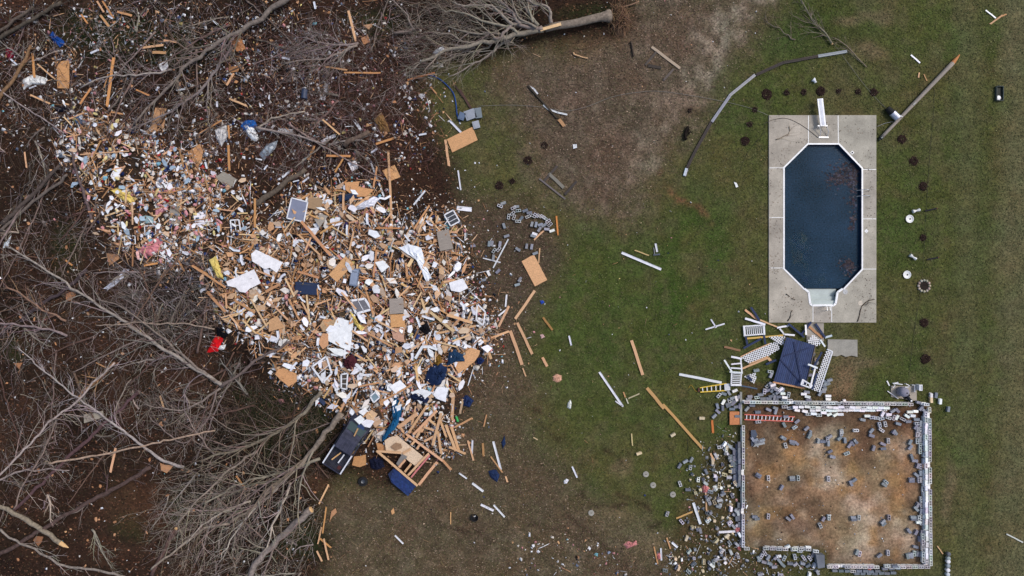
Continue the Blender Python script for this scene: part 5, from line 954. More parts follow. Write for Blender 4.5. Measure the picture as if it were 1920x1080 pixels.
# soft things
for poly, c_, h_, nm, lab, cat in (
    ([(388,660),(404,627),(423,630),(408,660)],hx(190,24,30),.1,'red_cloth','bright red folded cloth at the left edge of the heap','cloth'),([(405,612),(425,612),(430,628),(420,634),(407,630)],hx(16,16,22),.15,'black_bag','black bag above the bright red cloth','bag'),([(412,648),(424,645),(420,656),(408,655)],(.72,.72,.72),.12,'white_wad','white wad beside the bright red cloth','cloth'),
    ([(92,66),(98,57),(104,66),(120,76),(121,84),(112,88),(100,80)],hx(30,72,140),.25,'blue_tarp','blue and white tarp bundle in the branches, upper left','tarp'),([(449,238),(458,226),(478,224),(482,236),(470,244),(460,248)],hx(34,90,160),.2,'blue_tarp','blue tarp strip above a white panel near the log','tarp'),([(452,230),(468,228),(486,256),(482,266),(466,258)],(.72,.74,.76),.2,'white_sheet','white curled sheet across the blue tarp strip','sheet'),
    ([(402,244),(425,232),(428,255),(415,275),(405,262)],hx(190,186,182),.2,'grey_cloth','pale grey cloth left of the white curled sheet','cloth'),([(484,290),(500,270),(522,262),(515,280),(495,300)],hx(150,160,170),.18,'metal_sheet','crumpled pale metal sheet below the blue tarp strip','sheet metal'),
    ([(205,356),(222,352),(240,362),(258,372),(248,382),(225,374)],hx(216,192,108),.2,'yellow_insulation','long yellow insulation batt in the debris trail','insulation'),([(290,395),(303,386),(320,384),(310,395),(296,404),(290,408)],hx(202,142,146),.12,'pink_insulation','pink insulation strip beside the grey door panel','insulation'),([(258,468),(275,452),(295,442),(306,452),(300,468),(284,482),(270,478)],hx(204,128,136),.2,'pink_insulation','big pink insulation wad at the bottom of the trail','insulation'),([(392,488),(405,480),(412,500),(420,525),(408,520),(398,505)],hx(210,190,110),.2,'yellow_insulation','yellow insulation tear left of the torn wall board','insulation'),([(655,583),(664,590),(672,606),(684,615),(676,620),(664,608)],hx(212,190,110),.15,'yellow_insulation','yellow insulation strip right of the big wall board','insulation'),
    ([(646,672),(660,664),(670,676),(664,694),(650,694),(643,684)],hx(70,34,40),.25,'maroon_cushion','maroon cushion below the big bright wall board','cushion'),([(796,712),(808,686),(826,680),(838,690),(836,705),(826,720),(815,725)],hx(28,42,72),.2,'jeans','pile of dark blue jeans at the right of the heap','clothing'),([(838,686),(842,662),(852,655),(868,665),(872,678),(855,678)],hx(34,58,86),.14,'blue_garment','blue garment above the jeans','clothing'),([(766,745),(775,733),(795,738),(806,748),(800,756),(780,752)],hx(30,38,66),.2,'navy_bag','dark navy plastic bag in the lower heap','bag'),([(785,618-5),(800,604),(808,620),(800,628),(788,620)],hx(22,22,26),.2,'black_bag','black bag in the right half of the heap','bag'),([(816,668),(826,664),(829,680),(820,688),(814,682)],hx(112,84,36),.14,'brown_coat','olive brown coat among the clothes','clothing'),([(893,673),(902,669),(909,676),(901,684),(893,681)],hx(26,40,80),.1,'baseball_hat','navy cap on the soil off the heap tip','cap'),
    ([(735,748),(746,746),(753,760),(752,780),(745,798),(735,810),(718,828),(716,822),(732,805),(738,785),(740,770)],hx(24,78,116),.2,'teal_carpet','long teal carpet strip hanging down the lower heap','carpet'),([(692,862),(705,855),(718,862),(722,876),(706,882),(694,878)],hx(24,28,46),.2,'black_bag','dark bag between strand board scrap and roof piece','bag'),([(695,815),(706,800),(716,805),(715,828),(704,822)],hx(214,200,186),.14,'pale_cloth','pale cloth left of the roof piece','cloth'),([(660,388),(700,368),(711,373),(702,386),(680,392),(665,394)],(.74,.76,.8),.16,'white_foil','crumpled white sheet at the top of the heap','sheet'),
    ([(748,465),(765,458),(790,465),(800,500),(808,520),(800,530),(790,505),(775,478),(760,472)],(.72,.73,.78),.2,'white_awning','bent white awning strip down the upper right heap','awning'),([(195,540),(215,525),(232,508),(238,495),(256,498),(240,505),(232,520),(215,535),(200,545)],(.64,.66,.72),.08,'plastic_sheet','long torn white plastic strip on the woods floor','plastic sheet'),([(5,465),(8,455),(18,450),(21,441),(16,462)],(.66,.72,.78),.08,'plastic_scrap','curled pale scrap on the woods floor at the left edge','plastic scrap'),([(810,100),(818,92),(832,85),(834,95),(824,104)],(.6,.62,.66),.12,'plastic_scrap','pale grey plastic scrap in the uprooted crown','plastic scrap'),([(700,225),(715,210),(728,235),(730,246),(712,248)],hx(126,96,60),.25,'root_clod','tan clod of roots in the brown litter','root clod'),
    ([(866,745),(876,740),(888,752),(880,764),(868,760)],hx(30,44,80),.15,'blue_garment','blue garment on soil right of the heap, by white pieces','clothing'),([(915,884),(930,880),(937,890),(932,904),(920,896)],hx(36,50,80),.08,'blue_shingles','torn navy shingle scraps on the lower soil','shingle scrap'),([(940,830),(946,816),(948,832),(943,842)],hx(36,52,84),.06,'blue_shingles','thin navy shingle scrap below the heap','shingle scrap'),([(10,92),(24,88),(27,104),(18,115),(11,106)],hx(110,24,44),.15,'maroon_cloth','maroon cloth at the left edge among branches','cloth'),([(100,201),(118,198),(138,202),(134,210),(108,210)],hx(20,22,34),.12,'black_case','black case at the head of the debris trail','case'),([(138,215),(150,216),(160,228),(150,238),(140,230)],hx(70,90,120),.12,'blue_grey_cloth','blue grey cloth at the head of the debris trail','cloth'),([(40,150),(62,138),(88,148),(85,158),(60,158),(45,168)],(.72,.72,.72),.12,'white_cloth','white cloth spread under the leaning trunk','cloth'),([(257,410),(272,404),(288,407),(293,420),(276,419),(260,418)],hx(140,168,172),.06,'mint_plate','pale mint oval sheet at the trail bottom','sheet')):
    lump(poly, nm, M_cloth if nm not in ('metal_sheet','white_foil','white_awning','mint_plate') else M_gloss, c_, h_, lab, cat, dz=.05 + (.28 if samp(HEAPM, poly[0][0], poly[0][1]) > .3 else 0))
# ---------------------------------------------------------------- pickup truck
t = tag(empty('pickup_truck', W(655, 830, 0), math.atan2(.84, .54)), 'dark pickup truck half buried under the lower end of the heap', 'pickup truck')   # local +x is forward
NV = hx(44,44,58)
def loft(secs, name, mat, col, smooth=False):
    mb = MB(); n = len(secs[0]); v = [p for s_ in secs for p in s_]; f = [(i*n+k, i*n+(k+1)%n, (i+1)*n+(k+1)%n, (i+1)*n+k) for i in range(len(secs)-1) for k in range(n)]; f += [tuple(range(n))[::-1], tuple(range((len(secs)-1)*n, len(secs)*n))]; mb.add(v, f); return mb.build(name, mat, parent=t, color=col, smooth=smooth)
M_car = make_mat('car_paint', 'obj', 3, .6, 1.5, None, .42, .1, bscale=1, spec=.4); m, nd, lk, bs = node_mat('car_glass'); bs.inputs['Base Color'].default_value = (.03,.05,.05,1); bs.inputs['Roughness'].default_value = .06
def sec(x, w, z0, z1, r=.08): return [(x,-w,z0),(x,w,z0),(x,w,z1-r),(x,w-r,z1),(x,-w+r,z1),(x,-w,z1-r)]
loft([sec(-2.0,.76,.35,.62), sec(-.42,.8,.35,.62)], 'bed_floor', M_car, hx(40,40,48))
for s_ in (-1, 1):
    mb = MB(); mb.box((-1.23, s_*.77, .68),(1.62,.11,.5)); mb.build('bed_side', M_car, parent=t, color=NV); mb = MB(); mb.bar((-2.0,s_*.76,.96),(-.4,s_*.76,.96),.1,.05); mb.build('bed_rail', M_gloss, parent=t, color=(.68,.68,.72))
    for x in (-1.25, 2.0): mb = MB(); mb.tube([(x,s_*.66,.33),(x,s_*.84,.33)],.33,18); w_ = mb.build('wheel', M_plain, parent=t, color=hx(22,22,24)); mb = MB(); mb.tube([(x,s_*.84,.33),(x,s_*.86,.33)],.19,14); mb.build('rim', M_metal, parent=w_, color=hx(130,132,136))
    mb = MB(); mb.box((1.25, s_*.93, 1.05),(.12,.16,.16)); mb.build('mirror', M_car, parent=t, color=NV)
    mb = MB(); mb.box((-2.07, s_*.72, .7),(.04,.12,.3)); mb.build('tail_light', M_gloss, parent=t, color=hx(120,20,20))
    mb = MB(); mb.box((2.82, s_*.58, .7),(.05,.26,.14)); mb.build('headlight', M_gloss, parent=t, color=(.7,.7,.7))
mb = MB(); mb.box((-2.03,0,.7),(.08,1.62,.5)); tg = mb.build('tailgate', M_car, parent=t, color=NV); mb = MB(); mb.box((-2.085,0,.8),(.03,.3,.06)); mb.build('handle', M_dark, parent=tg)
mb = MB()
for i in range(13): mb.box((-1.22,-.66+i*.11,.635),(1.56,.035,.022))
mb.build('bed_rib', M_car, parent=t, color=hx(54,54,64))
mb = MB(); mb.box((-1.75,-.42,.66),(.26,.26,.05)); mb.build('bed_mat', M_plain, parent=t, color=hx(84,44,44))
loft([sec(-.4,.84,.35,1.0,.1), sec(1.5,.85,.35,1.0,.1), sec(2.5,.82,.35,.98,.12), sec(2.8,.74,.38,.86,.14)], 'body', M_car, NV)
loft([[(-.38,-.74,1.0),(-.38,.74,1.0),(-.3,.66,1.5),(-.3,-.66,1.5)],[(.7,-.76,1.0),(.7,.76,1.0),(.65,.68,1.55),(.65,-.68,1.55)],[(1.72,-.76,1.0),(1.72,.76,1.0),(1.2,.66,1.5),(1.2,-.66,1.5)]], 'cab_roof', M_car, hx(58,58,72))
mb = MB()
for i in range(5): mb.box((.42,-.48+i*.24,1.535),(1.3,.03,.03))
mb.build('roof_rib', M_car, parent=t, color=hx(66,66,80))
mb = MB(); mb.add([(1.74,-.68,1.0),(1.74,.68,1.0),(1.24,.6,1.5),(1.24,-.6,1.5)],[(0,1,2,3)]); mb.add([(1.76,-.68,1.01),(1.76,.68,1.01),(1.26,.6,1.51),(1.26,-.6,1.51)],[(0,1,2,3)]); mb.build('windscreen', m, parent=t)
for s_ in (-1, 1): mb = MB(); mb.add([(-.2,s_*.775,1.06),(1.5,s_*.785,1.06),(1.15,s_*.70,1.44),(-.15,s_*.705,1.44)],[(0,1,2,3)]); mb.build('side_window', m, parent=t)
mb = MB(); mb.box((2.15,0,1.0),(.7,1.3,.04)); mb.build('bonnet', M_car, parent=t, color=NV)
for poly, c_, lab in (([(668,806),(672,795),(684,798),(682,808)],hx(44,62,104),'navy and white card lying on the truck windscreen'),([(676,792),(690,784),(702,790),(694,802),(684,800)],(.78,.78,.8),'white board covering the truck bonnet'),([(684,776),(697,768),(708,776),(700,788),(688,786)],hx(200,164,130),'tan paper sheet covering the truck bonnet'),([(664,786),(676,778),(684,786),(674,796)],(.76,.76,.78),'white torn sheet at the truck windscreen corner'),([(696,790),(710,780),(716,792),(704,802)],hx(186,150,120),'brown sheet at the far corner of the truck'),([(672,772),(684,764),(692,772),(682,780)],(.8,.8,.8),'white sheet at the nose of the truck')):
    gx_ = sum(p[0] for p in poly) / len(poly); gy_ = sum(p[1] for p in poly) / len(poly); panel(poly, 'wall_board', M_plain, c_, lab, 'wall board', dz=1.08 - G(gx_, gy_), rag=.5, tilt=.12)
# ---------------------------------------------------------------- roof fragment with blue shingles and its torn framing
t = tag(empty('roof_fragment', W(760, 895)), 'navy shingled roof corner with bare framing fallen below the heap', 'roof')
RP = [(727.5,889),(738,878),(782,909.5),(765,930.5),(734,905)]
RZ = .42
mb = MB(); pp = [W(x, y, RZ) for x, y in RP]; mb.prism([(p.x, p.y) for p in pp], RZ - .03, RZ); adopt(t, mb.build('roof_sheathing', M_plain, color=hx(28,40,70))) 
def rp(u, v): # u along eave, v across
    a = (730 + (765 - 730) * u, 900 + (930.5 - 900) * u); b = (738 + (782 - 738) * u, 878 + (909.5 - 878) * u); return (a[0]*(1-v)+b[0]*v, a[1]*(1-v)+b[1]*v)
nrow = 8
for r_ in range(nrow):
    v0 = r_ / nrow; nsh = 11
    for c_ in range(nsh):
        u0 = c_ / nsh + (.04 if r_ % 2 else 0); u1 = u0 + 1 / nsh - .003
        if u1 > 1.0 or not inpoly([rp((u0+u1)/2, v0)[0]], [rp((u0+u1)/2, v0+.03)[1]], RP)[0]: continue
        q = [W(*rp(uu, vv), RZ + .03 + .012 * (1 - vv) + zz) for uu, vv, zz in ((u0, v0, .012), (u1, v0, .012), (u1, min(1, v0 + 1 / nrow * 1.25), -.008), (u0, min(1, v0 + 1 / nrow * 1.25), -.008))]
        mb = MB(); mb.add(q + [p - Vector((0,0,.018)) for p in q], [(0,1,2,3),(7,6,5,4),(0,4,5,1),(1,5,6,2),(2,6,7,3),(3,7,4,0)]); adopt(t, mb.build('shingle', M_block, color=jit(hx(36,54,100), .16)))
adopt(t, panel([(721,826),(730,820),(744,816),(795,857),(781,875),(768,866),(750,850),(738,850),(724,847)], 'decking_sheet', M_osb, hx(214,186,150), dz=.38, tilt=0, parent=t))
for x1, y1, x2, y2, w, nm, c_, z in ((706,845,783,911,4,'rafter',PINE,.3),(761,813,830,864,4,'rafter',PINE,.3),(828,861,846,881,4,'rafter',PINE2,.2),(765,891,804,850,4,'rafter',PINE,.32),(759,885,771,870,4,'rafter',PINE,.3),(748,876,760,862,4,'rafter',PINE,.3),(755,850,770,842,4,'rafter',PINE,.3),(706,846,752,849,4,'rafter',PINE,.34),(771,895,806,853,3,'insulation_strip',hx(206,128,126),.26),(760,826,768,816,4,'rafter',PINE,.28),(772,834,780,824,4,'rafter',PINE,.28),(781,842,789,832,4,'rafter',PINE,.28)):
    board(x1, y1, x2, y2, w, c_, parent=t, name=nm, z1=z + .16, z2=z + .16, t=.08, broken=0, mat=M_cloth if 'ins' in nm else M_wood)
adopt(t, panel([(743,869),(754,851),(764,856),(750,878)], 'felt_patch', M_plain, hx(120,116,112), dz=.46, tilt=0, parent=t)); adopt(t, panel([(732,838),(742,830),(752,832),(754,840),(742,845)], 'felt_patch', M_plain, hx(150,120,92), dz=.43, tilt=.02, parent=t))
for x1, y1, x2, y2, w in ((766,812,802,758,4.5),(775,815,824,765,4.5),(781,821,796,790,4.5),(746,802,786,773,7),(772,797,781,758,4),(811,835,829,769,5),(821,808,828,855,4.5),(795,828,815,817,4),(794,800,816,808,4),(805,787,820,800,4),(790,810,812,775,4),(836,797,857,852,5),(846,800,862,850,5),(842,838,876,852,4),(826,790,838,822,4)):
    board(x1, y1, x2, y2, w, PINE, 'clean pine stud fanned out above the blue shingled roof piece', 'board', 'fanned studs by the roof piece', dz=random.uniform(.1, .45), t=.06)
# ---------------------------------------------------------------- the body of the debris: countable pieces first, then the fragments
HP, TP = HEAP, TRAIL
def rand_in(poly):
    xs = [p[0] for p in poly]; ys = [p[1] for p in poly]
    while True:
        x, y = random.uniform(min(xs), max(xs)), random.uniform(min(ys), max(ys))
        if inpoly([x], [y], poly)[0]: return x, y
WOODPOLY = [(0,0),(760,0),(800,140),(820,300),(860,420),(860,500),(700,340),(480,400),(360,520),(420,640),(600,780),(620,900),(560,1080),(0,1080)]
TOPW = [(0,0),(700,0),(800,120),(800,330),(700,330),(480,400),(240,220),(0,260)]
for i in range(45):
    x, y = rand_in(HP); L = random.choice((10, 14, 18, 24, 32, 42)) * random.uniform(.8, 1.2); a = random.uniform(0, math.pi); dx, dy = L / 2 * math.cos(a), L / 2 * math.sin(a)
    board(x - dx, y - dy, x + dx, y + dy, random.uniform(2, 4.2), random.choice([PINE, PINE2, hx(214,172,120), hx(176,124,78), hx(200,150,96)]), 'bare pine board jumbled in the main debris heap', 'board', 'boards in the main heap', dz=random.uniform(.25, .5), broken=random.choice((0, 1, 2)))
for x1, y1, x2, y2, w in ((565,415,625,485,5),(360,498,423,539,3.6),(388,547,423,585,5),(440,563,478,586,4),(583,440,626,484,4),(572,471,583,445,3),(535,522,552,556,3),(541,560,561,599,3),(566,566,579,591,3),(575,553,580,599,3),(590,572,623,560,2.6),(498,547,524,533,5),(558,509,602,522,4),(483,508,511,519,3),(423,550,425,582,3),(807,585,855,625,5),(838,590,885,605,5),(818,625,892,611,4),(840,700,865,717,3),(767,660,800,635,3),(712,755,775,720,3.5),(630,790,647,752,4),(485,665,525,670,3),(480,625,510,600,3),(687,547,700,590,3),(805,385,776,430,3),(800,400,784,436,2.5),(812,398,790,428,2.5),(765,500,783,470,6),(786,515,806,478,3),(655,470,664,430,3),(700,520,706,468,3),(600,478,560,440,3),(640,548,668,580,3),(705,600,745,622,3),(712,590,735,575,3),(660,620,690,640,3),(690,625,735,650,3),(520,660,560,630,3),(540,680,575,650,3),(455,600,480,625,3),(430,590,450,615,3),(790,560,800,590,4),(775,575,792,545,3),(848,640,880,628,3),(500,560,540,600,3),(470,560,500,612,3)):
    board(x1, y1, x2, y2, w, random.choice([PINE, PINE2, hx(214,180,136)]), 'x', 'board', 'boards in the main heap', dz=random.uniform(.36, .5), broken=random.choice((0, 1)))
SB = MB()
for i in range(470):
    x, y = rand_in(HP if i < 380 else TP); L = random.uniform(10, 40) * S; a = random.uniform(0, math.pi); g0 = G(x, y) + random.uniform(.14, .4); p = W(x, y, g0); d = Vector((math.cos(a) * L / 2, math.sin(a) * L / 2, random.uniform(-.1, .1))); SB.bar(p - d, p + d, random.uniform(.05, .11), .04, col=jit(random.choice([PINE, PINE2, hx(214,180,136), hx(170,126,84), hx(150,110,76)]), .15))
tag(SB.build('splintered_boards', M_attr), 'splintered boards strewn through the main heap and the debris trail', 'debris', None, 'stuff')
strip([(779,672),(792,650),(806,650),(820,655)], 5, 'downspout', (.74,.74,.77), 'bent white downspout at the right of the heap', 'downspout', dz=.45)
for i in range(34):
    x, y = rand_in(TP); L = random.uniform(10, 28); a = random.uniform(0, math.pi); board(x - L/2*math.cos(a), y - L/2*math.sin(a), x + L/2*math.cos(a), y + L/2*math.sin(a), random.uniform(1.8, 3.4), random.choice([PINE, PINE2]), 'thin pine board in the debris trail among the branches', 'board', 'boards in the debris trail', dz=random.uniform(.04, .2))
for x1, y1, x2, y2, w in ((213,108,199,210,5),(303,74,310,78,0),(182,2,196,25,3),(192,2,214,35,3),(220,22,250,30,4),(188,28,206,52,4),(265,90,308,84,4),(286,98,314,99,5),(307,76,334,79,4),(152,27,165,45,3),(61,100,65,150,4),(70,120,105,150,2.5),(57,178,95,195,3),(150,195,172,163,3.5),(195,165,203,139,2),(255,168,282,180,3),(208,210,232,214,3),(375,250,420,223,3),(430,185,466,200,3.5),(425,160,440,135,4),(428,235,430,260,3),(653,20,668,80,4.5),(610,125,655,132,3),(645,136,720,137,3),(605,224,640,255,3),(657,230,700,262,0),(705,270,742,258,4),(612,292,662,293,4),(628,323,645,295,3),(578,300,590,272,4),(700,352,707,312,3),(695,335,715,340,2.5),(150,290,246,283,2),(175,345,175,300,0),(1,1,2,2,0),(478,372,478,432,4),(428,272,430,322,4),(465,448,480,430,3),(330,480,346,510,3),(362,498,390,515,3),(270,498,298,493,3.5),(123,488,136,498,3),(46,285,50,315,2.5),(184,850,180,862,0),(217,840,206,890,4),(443,892,464,922,3),(300,742,308,768,3),(268,948,260,960,0),(480,990,500,1030,0),(607,1010,616,1050,3),(594,1033,605,1055,3),(600,1010,622,1028,3),(598,945,618,905,3),(605,1000,612,950,2.5),(596,1020,604,985,2.5),(180,680,200,690,2),(330,590,340,640,0),(118,1040,60,1043,0)):
    if w: board(x1, y1, x2, y2, w, random.choice([PINE, PINE2, hx(196,140,88)]), 'pine board lying among the fallen branches', 'board', 'boards among the branches', dz=random.uniform(.15, .4))
def rag_poly(x, y, rx, ry, a, n=6):
    out = []
    for k in range(n):
        t_ = 2 * math.pi * k / n + random.uniform(-.25, .25); r_ = random.uniform(.75, 1.1); u = rx * r_ * math.cos(t_); v = ry * r_ * math.sin(t_); out.append((x + u * math.cos(a) - v * math.sin(a), y + u * math.sin(a) + v * math.cos(a)))
    return out
for i in range(270):
    x, y = rand_in(HP) if i % 3 else rand_in([(560,600),(880,560),(910,650),(840,770),(700,800),(600,740)]); panel(rag_poly(x, y, random.uniform(4, 14), random.uniform(2.5, 7.5), random.uniform(0, 3.1), random.choice((4, 5, 6))), 'wall_board_piece', M_plain, random.choice([(.82,.81,.83), (.8,.8,.83), (.72,.72,.76), (.74,.68,.62), hx(196,170,144)]), 'small broken white wall board piece in the main heap', 'wall board', 'small wall board pieces in the heap', dz=random.uniform(.2, .42), tilt=.3)
for i in range(150):
    x, y = rand_in(HP); panel(rag_poly(x, y, random.uniform(4.5, 13), random.uniform(3, 7.5), random.uniform(0, 3.1), random.choice((4, 4, 5))), 'sheathing_piece', M_osb, random.choice([OSB, hx(190,150,112), hx(176,140,108), hx(200,160,120)]), 'small torn sheathing piece in the main heap', 'strand board', 'small sheathing pieces in the heap', dz=random.uniform(.18, .4), tilt=.3)
for i in range(46):
    x, y = rand_in(HP); a = random.uniform(0, 3.1); L = random.uniform(9, 24); b = a + random.uniform(-.7, .7); p1 = (x + L * .5 * math.cos(a), y + L * .5 * math.sin(a)); strip([(x, y), p1, (p1[0] + L * .5 * math.cos(b), p1[1] + L * .5 * math.sin(b))], random.uniform(2.2, 5), 'siding_strip', (.72,.73,.77), 'bent white vinyl strip tangled in the main heap', 'trim strip', 'vinyl strips in the heap', dz=random.uniform(.25, .48))
for i in range(26):
    x, y = rand_in(TOPW); a = random.uniform(0, 3.1); L = random.uniform(7, 16); strip([(x, y), (x + L * math.cos(a), y + L * math.sin(a))], random.uniform(2, 4), 'siding_strip', (.68,.69,.74), 'short white vinyl strip lying among the brush', 'trim strip', 'vinyl strips in the brush', dz=random.uniform(.08, .25))
SOFT = [hx(30,44,84), hx(24,24,30), hx(150,30,40), hx(70,90,130), hx(214,200,140), hx(212,156,158), hx(212,156,158), hx(214,206,200), hx(226,222,220), hx(150,118,92), hx(130,180,196), hx(60,50,90), hx(196,160,130)]
for i in range(115):
    x, y = rand_in(HP if i < 65 else TP); c_ = random.choice(SOFT); lump(rag_poly(x, y, random.uniform(3, 7), random.uniform(2.5, 4.5), random.uniform(0, 3), 6), 'garment', M_cloth, c_, random.uniform(.08, .18), 'crumpled garment or soft scrap in the main heap' if i < 65 else 'crumpled garment or soft scrap in the debris trail', 'cloth scrap', 'soft scraps in the heap' if i < 65 else 'soft scraps in the trail', dz=random.uniform(.05, .2), sub=2, rings=3)
for i in range(150):
    x, y = rand_in(TP); x += random.gauss(0, 14); y += random.gauss(0, 14); panel(rag_poly(x, y, random.uniform(3, 10), random.uniform(2, 5.5), random.uniform(0, 3), 5), 'white_board_piece', M_plain, random.choice([(.8,.8,.83), (.78,.78,.8), (.7,.7,.74), hx(206,176,146), hx(160,180,196), hx(214,204,190)]), 'small pale board piece in the debris trail', 'wall board', 'pale pieces in the trail', dz=random.uniform(.12, .32), tilt=.2)
for i in range(130):
    x, y = rand_in(WOODPOLY); panel(rag_poly(x, y, random.uniform(1.6, 5), random.uniform(1.3, 3.5), random.uniform(0, 3), 5), 'sheathing_scrap', M_osb, random.choice([hx(186,126,76), hx(170,116,72), hx(196,140,92)]), 'small orange sheathing scrap strewn on the woods floor', 'strand board', 'sheathing scraps on the woods floor', dz=random.uniform(.06, .25), tilt=.2)
for i in range(80):
    x, y = rand_in(TP if i < 50 else HP); a = random.uniform(0, 3.1); lump(rag_poly(x, y, random.uniform(4, 10), random.uniform(1.8, 4), a, 7), 'insulation_wad', M_cloth, random.choice([hx(214,156,158), hx(206,146,150), hx(220,176,172), hx(222,206,150)]), random.uniform(.08, .16), 'x', 'insulation', 'insulation wads in the trail' if i < 50 else 'insulation wads in the heap', dz=random.uniform(.12, .3), sub=2, rings=3)
for x1, y1, x2, y2, z_, c_, lab in ((622,862,640,848,.98,hx(196,150,100),'pine lath lying in the truck bed'),(634,868,646,852,.98,(.7,.7,.72),'white strip lying in the truck bed'),(645,838,651,841,1.05,(.8,.8,.8),'white scrap behind the truck cab'),(664,818,672,802,1.6,hx(180,140,96),'pine stick lying on the truck roof'),(684,830,700,806,.6,hx(190,160,120),'pine board leaning along the truck door'),(690,838,704,812,.4,hx(150,110,80),'brown board leaning along the truck door')):
    board(x1, y1, x2, y2, 2.4, c_, lab, 'board', z1=z_, z2=z_, broken=1)
# fragments: nobody could count these
def fragments(name, pts, size, cols, wts, zr=(.0, .25), stick=.35, wood=None, wts2=None, zone=None):
    """irregular five-sided slivers; pts photo pixels (n,2)"""
    n = len(pts); px, py = pts[:, 0], pts[:, 1]; g = samp(HEAPH, px, py); z = g + rng.uniform(zr[0], zr[1], n) * (0.35 + np.clip(g, 0, .5) * 1.6)
    k = S * (HC - z) / HC; C = np.stack([(px - 960) * k, (540 - py) * k, z], -1)
    s = np.minimum(rng.lognormal(np.log(size), .6, n), size * 2.8); isst = rng.random(n) < (stick if zone is None else stick * (1.25 - .8 * samp(zone, px, py)))
    lx = np.where(isst, np.minimum(s * rng.uniform(2.2, 6.5, n), size * 10), s); s = np.where(isst, np.minimum(s, size * 1.5), s); ly = np.where(isst, s * rng.uniform(.14, .34, n), s * rng.uniform(.4, 1, n)); lz = np.where(isst, ly * .6, s * rng.uniform(.03, .14, n))
    T = np.array([[-.5,-.5,-.5],[.5,-.5,-.5],[.5,.5,-.5],[-.5,.5,-.5],[-.5,-.5,.5],[.5,-.5,.5],[.5,.5,.5],[-.5,.5,.5]]); Fq = np.array([[4,5,6,7],[0,1,5,4],[1,2,6,5],[2,3,7,6],[3,0,4,7]])
    Vv = T[None] * np.stack([lx, ly, lz], -1)[:, None]; Vv[..., :2] = Vv[..., :2] * rng.uniform(.55, 1.35, Vv[..., :2].shape) * np.array([1, 1])
    a = rng.uniform(0, 2 * np.pi, n); tx = rng.normal(0, .28, n); ty = rng.normal(0, .28, n)
    x, y, zc_ = Vv[..., 0], Vv[..., 1], Vv[..., 2]; zc_ = zc_ + x * ty[:, None] + y * tx[:, None]
    X = x * np.cos(a)[:, None] - y * np.sin(a)[:, None]; Y = x * np.sin(a)[:, None] + y * np.cos(a)[:, None]
    V_ = np.stack([X, Y, zc_], -1) + C[:, None]; F_ = (Fq[None] + (np.arange(n) * 8)[:, None, None]).reshape(-1, 4)
    ci = rng.choice(len(cols), n, p=np.array(wts) / sum(wts))
    if zone is not None: ci = np.where(rng.random(n) < samp(zone, px, py), rng.choice(len(cols), n, p=np.array(wts2) / sum(wts2)), ci)
    cc = np.array(cols)[ci]
    if wood is not None: cc[isst] = np.array(wood)[rng.integers(0, len(wood), isst.sum())]
    cc = cc * rng.uniform(.75, 1.15, (n, 1)); cc = np.clip(cc, 0, .85)
    o = bulk(name, V_.reshape(-1, 3), F_, np.repeat(cc, 5, 0), M_attr); o['kind'] = 'stuff'; return o
def pts_by(maskarr, n, lo=0.0):
    out = []; m_ = 0
    while m_ < n:
        x = rng.uniform(-30, 1950, 40000); y = rng.uniform(-30, 1110, 40000); k_ = rng.random(40000) < samp(maskarr, x, y) - lo; out.append(np.stack([x[k_], y[k_]], -1)); m_ += k_.sum()
    return np.concatenate(out)[:n]
PAL = [(.8,.8,.83), hx(205,160,116), hx(186,140,104), hx(150,112,84), hx(206,188,120), hx(30,34,44), hx(40,60,110), hx(200,140,140), hx(170,40,40), hx(110,120,140), hx(120,180,190), hx(214,206,196), hx(90,66,52)]
WD = [hx(206,164,126), PINE2, hx(158,116,84), hx(212,174,138), hx(130,96,72), (.74,.74,.76), hx(180,134,98)]
hm = np.clip(mask(HEAP, 44, 70) ** 1.15, 0, 1)
o = fragments('debris', pts_by(hm, 10500), .14, PAL, [30, 10, 11, 13, 5, 7, 4, 6, 1, 4, 1.5, 24, 12], stick=.45, wood=WD, zr=(0, .14), wts2=[56, 3, 4, 6, 1.5, 8, 6, 9, 2.5, 8, .7, 32, 5], zone=np.clip((fbm(GX, GY, 80, 4, 95) - .42) * 3.5 + np.clip((GY - 600) / 160, -.4, .6) + np.clip((GX - 620) / 400, -.3, .3), 0, 1)); tag(o, 'fine mixed splinters, plaster and paper filling the main heap', 'debris')
o = fragments('debris', pts_by(np.clip(mask(TRAIL, 70, 90) ** 1.4 * np.clip((fbm(GX, GY, 36, 3, 91) - .32) * 3.4, .12, 1), 0, 1), 4200), .12, PAL, [38, 8, 8, 10, 3, 8, 6, 10, 1.5, 8, .6, 28, 10], stick=.42, wood=WD); tag(o, 'fine pale and pink scraps of the debris trail among branches', 'debris')
topm = np.clip(mask(TOPW, 60, 60) * (.2 + .9 * np.clip((fbm(GX, GY, 60, 3, 55) - .4) * 3, 0, 1)), 0, 1)
o = fragments('litter', pts_by(topm, 4600), .095, PAL, [30, 8, 8, 4, 4, 6, 5, 5, 1.5, 6, 1, 18, 3], stick=.25, wood=WD, zr=(.02, .2)); tag(o, 'small white and tan scraps strewn through the upper brush', 'debris')
lowm = np.clip(WOODS * (.25 + .5 * np.clip((fbm(GX, GY, 70, 3, 56) - .42) * 3, 0, 1)), 0, 1)
o = fragments('litter', pts_by(lowm, 2000), .065, PAL, [38, 16, 14, 3, 2, 2, 3, 2, .5, 4, 1, 16, 2], stick=.2, wood=WD, zr=(.02, .15)); tag(o, 'tiny pale scraps strewn over the dark woods floor', 'debris')
fan_m = np.clip(mask([(720,815),(800,785),(845,770),(862,850),(830,860),(800,860),(770,840)], 16, 16), 0, 1)
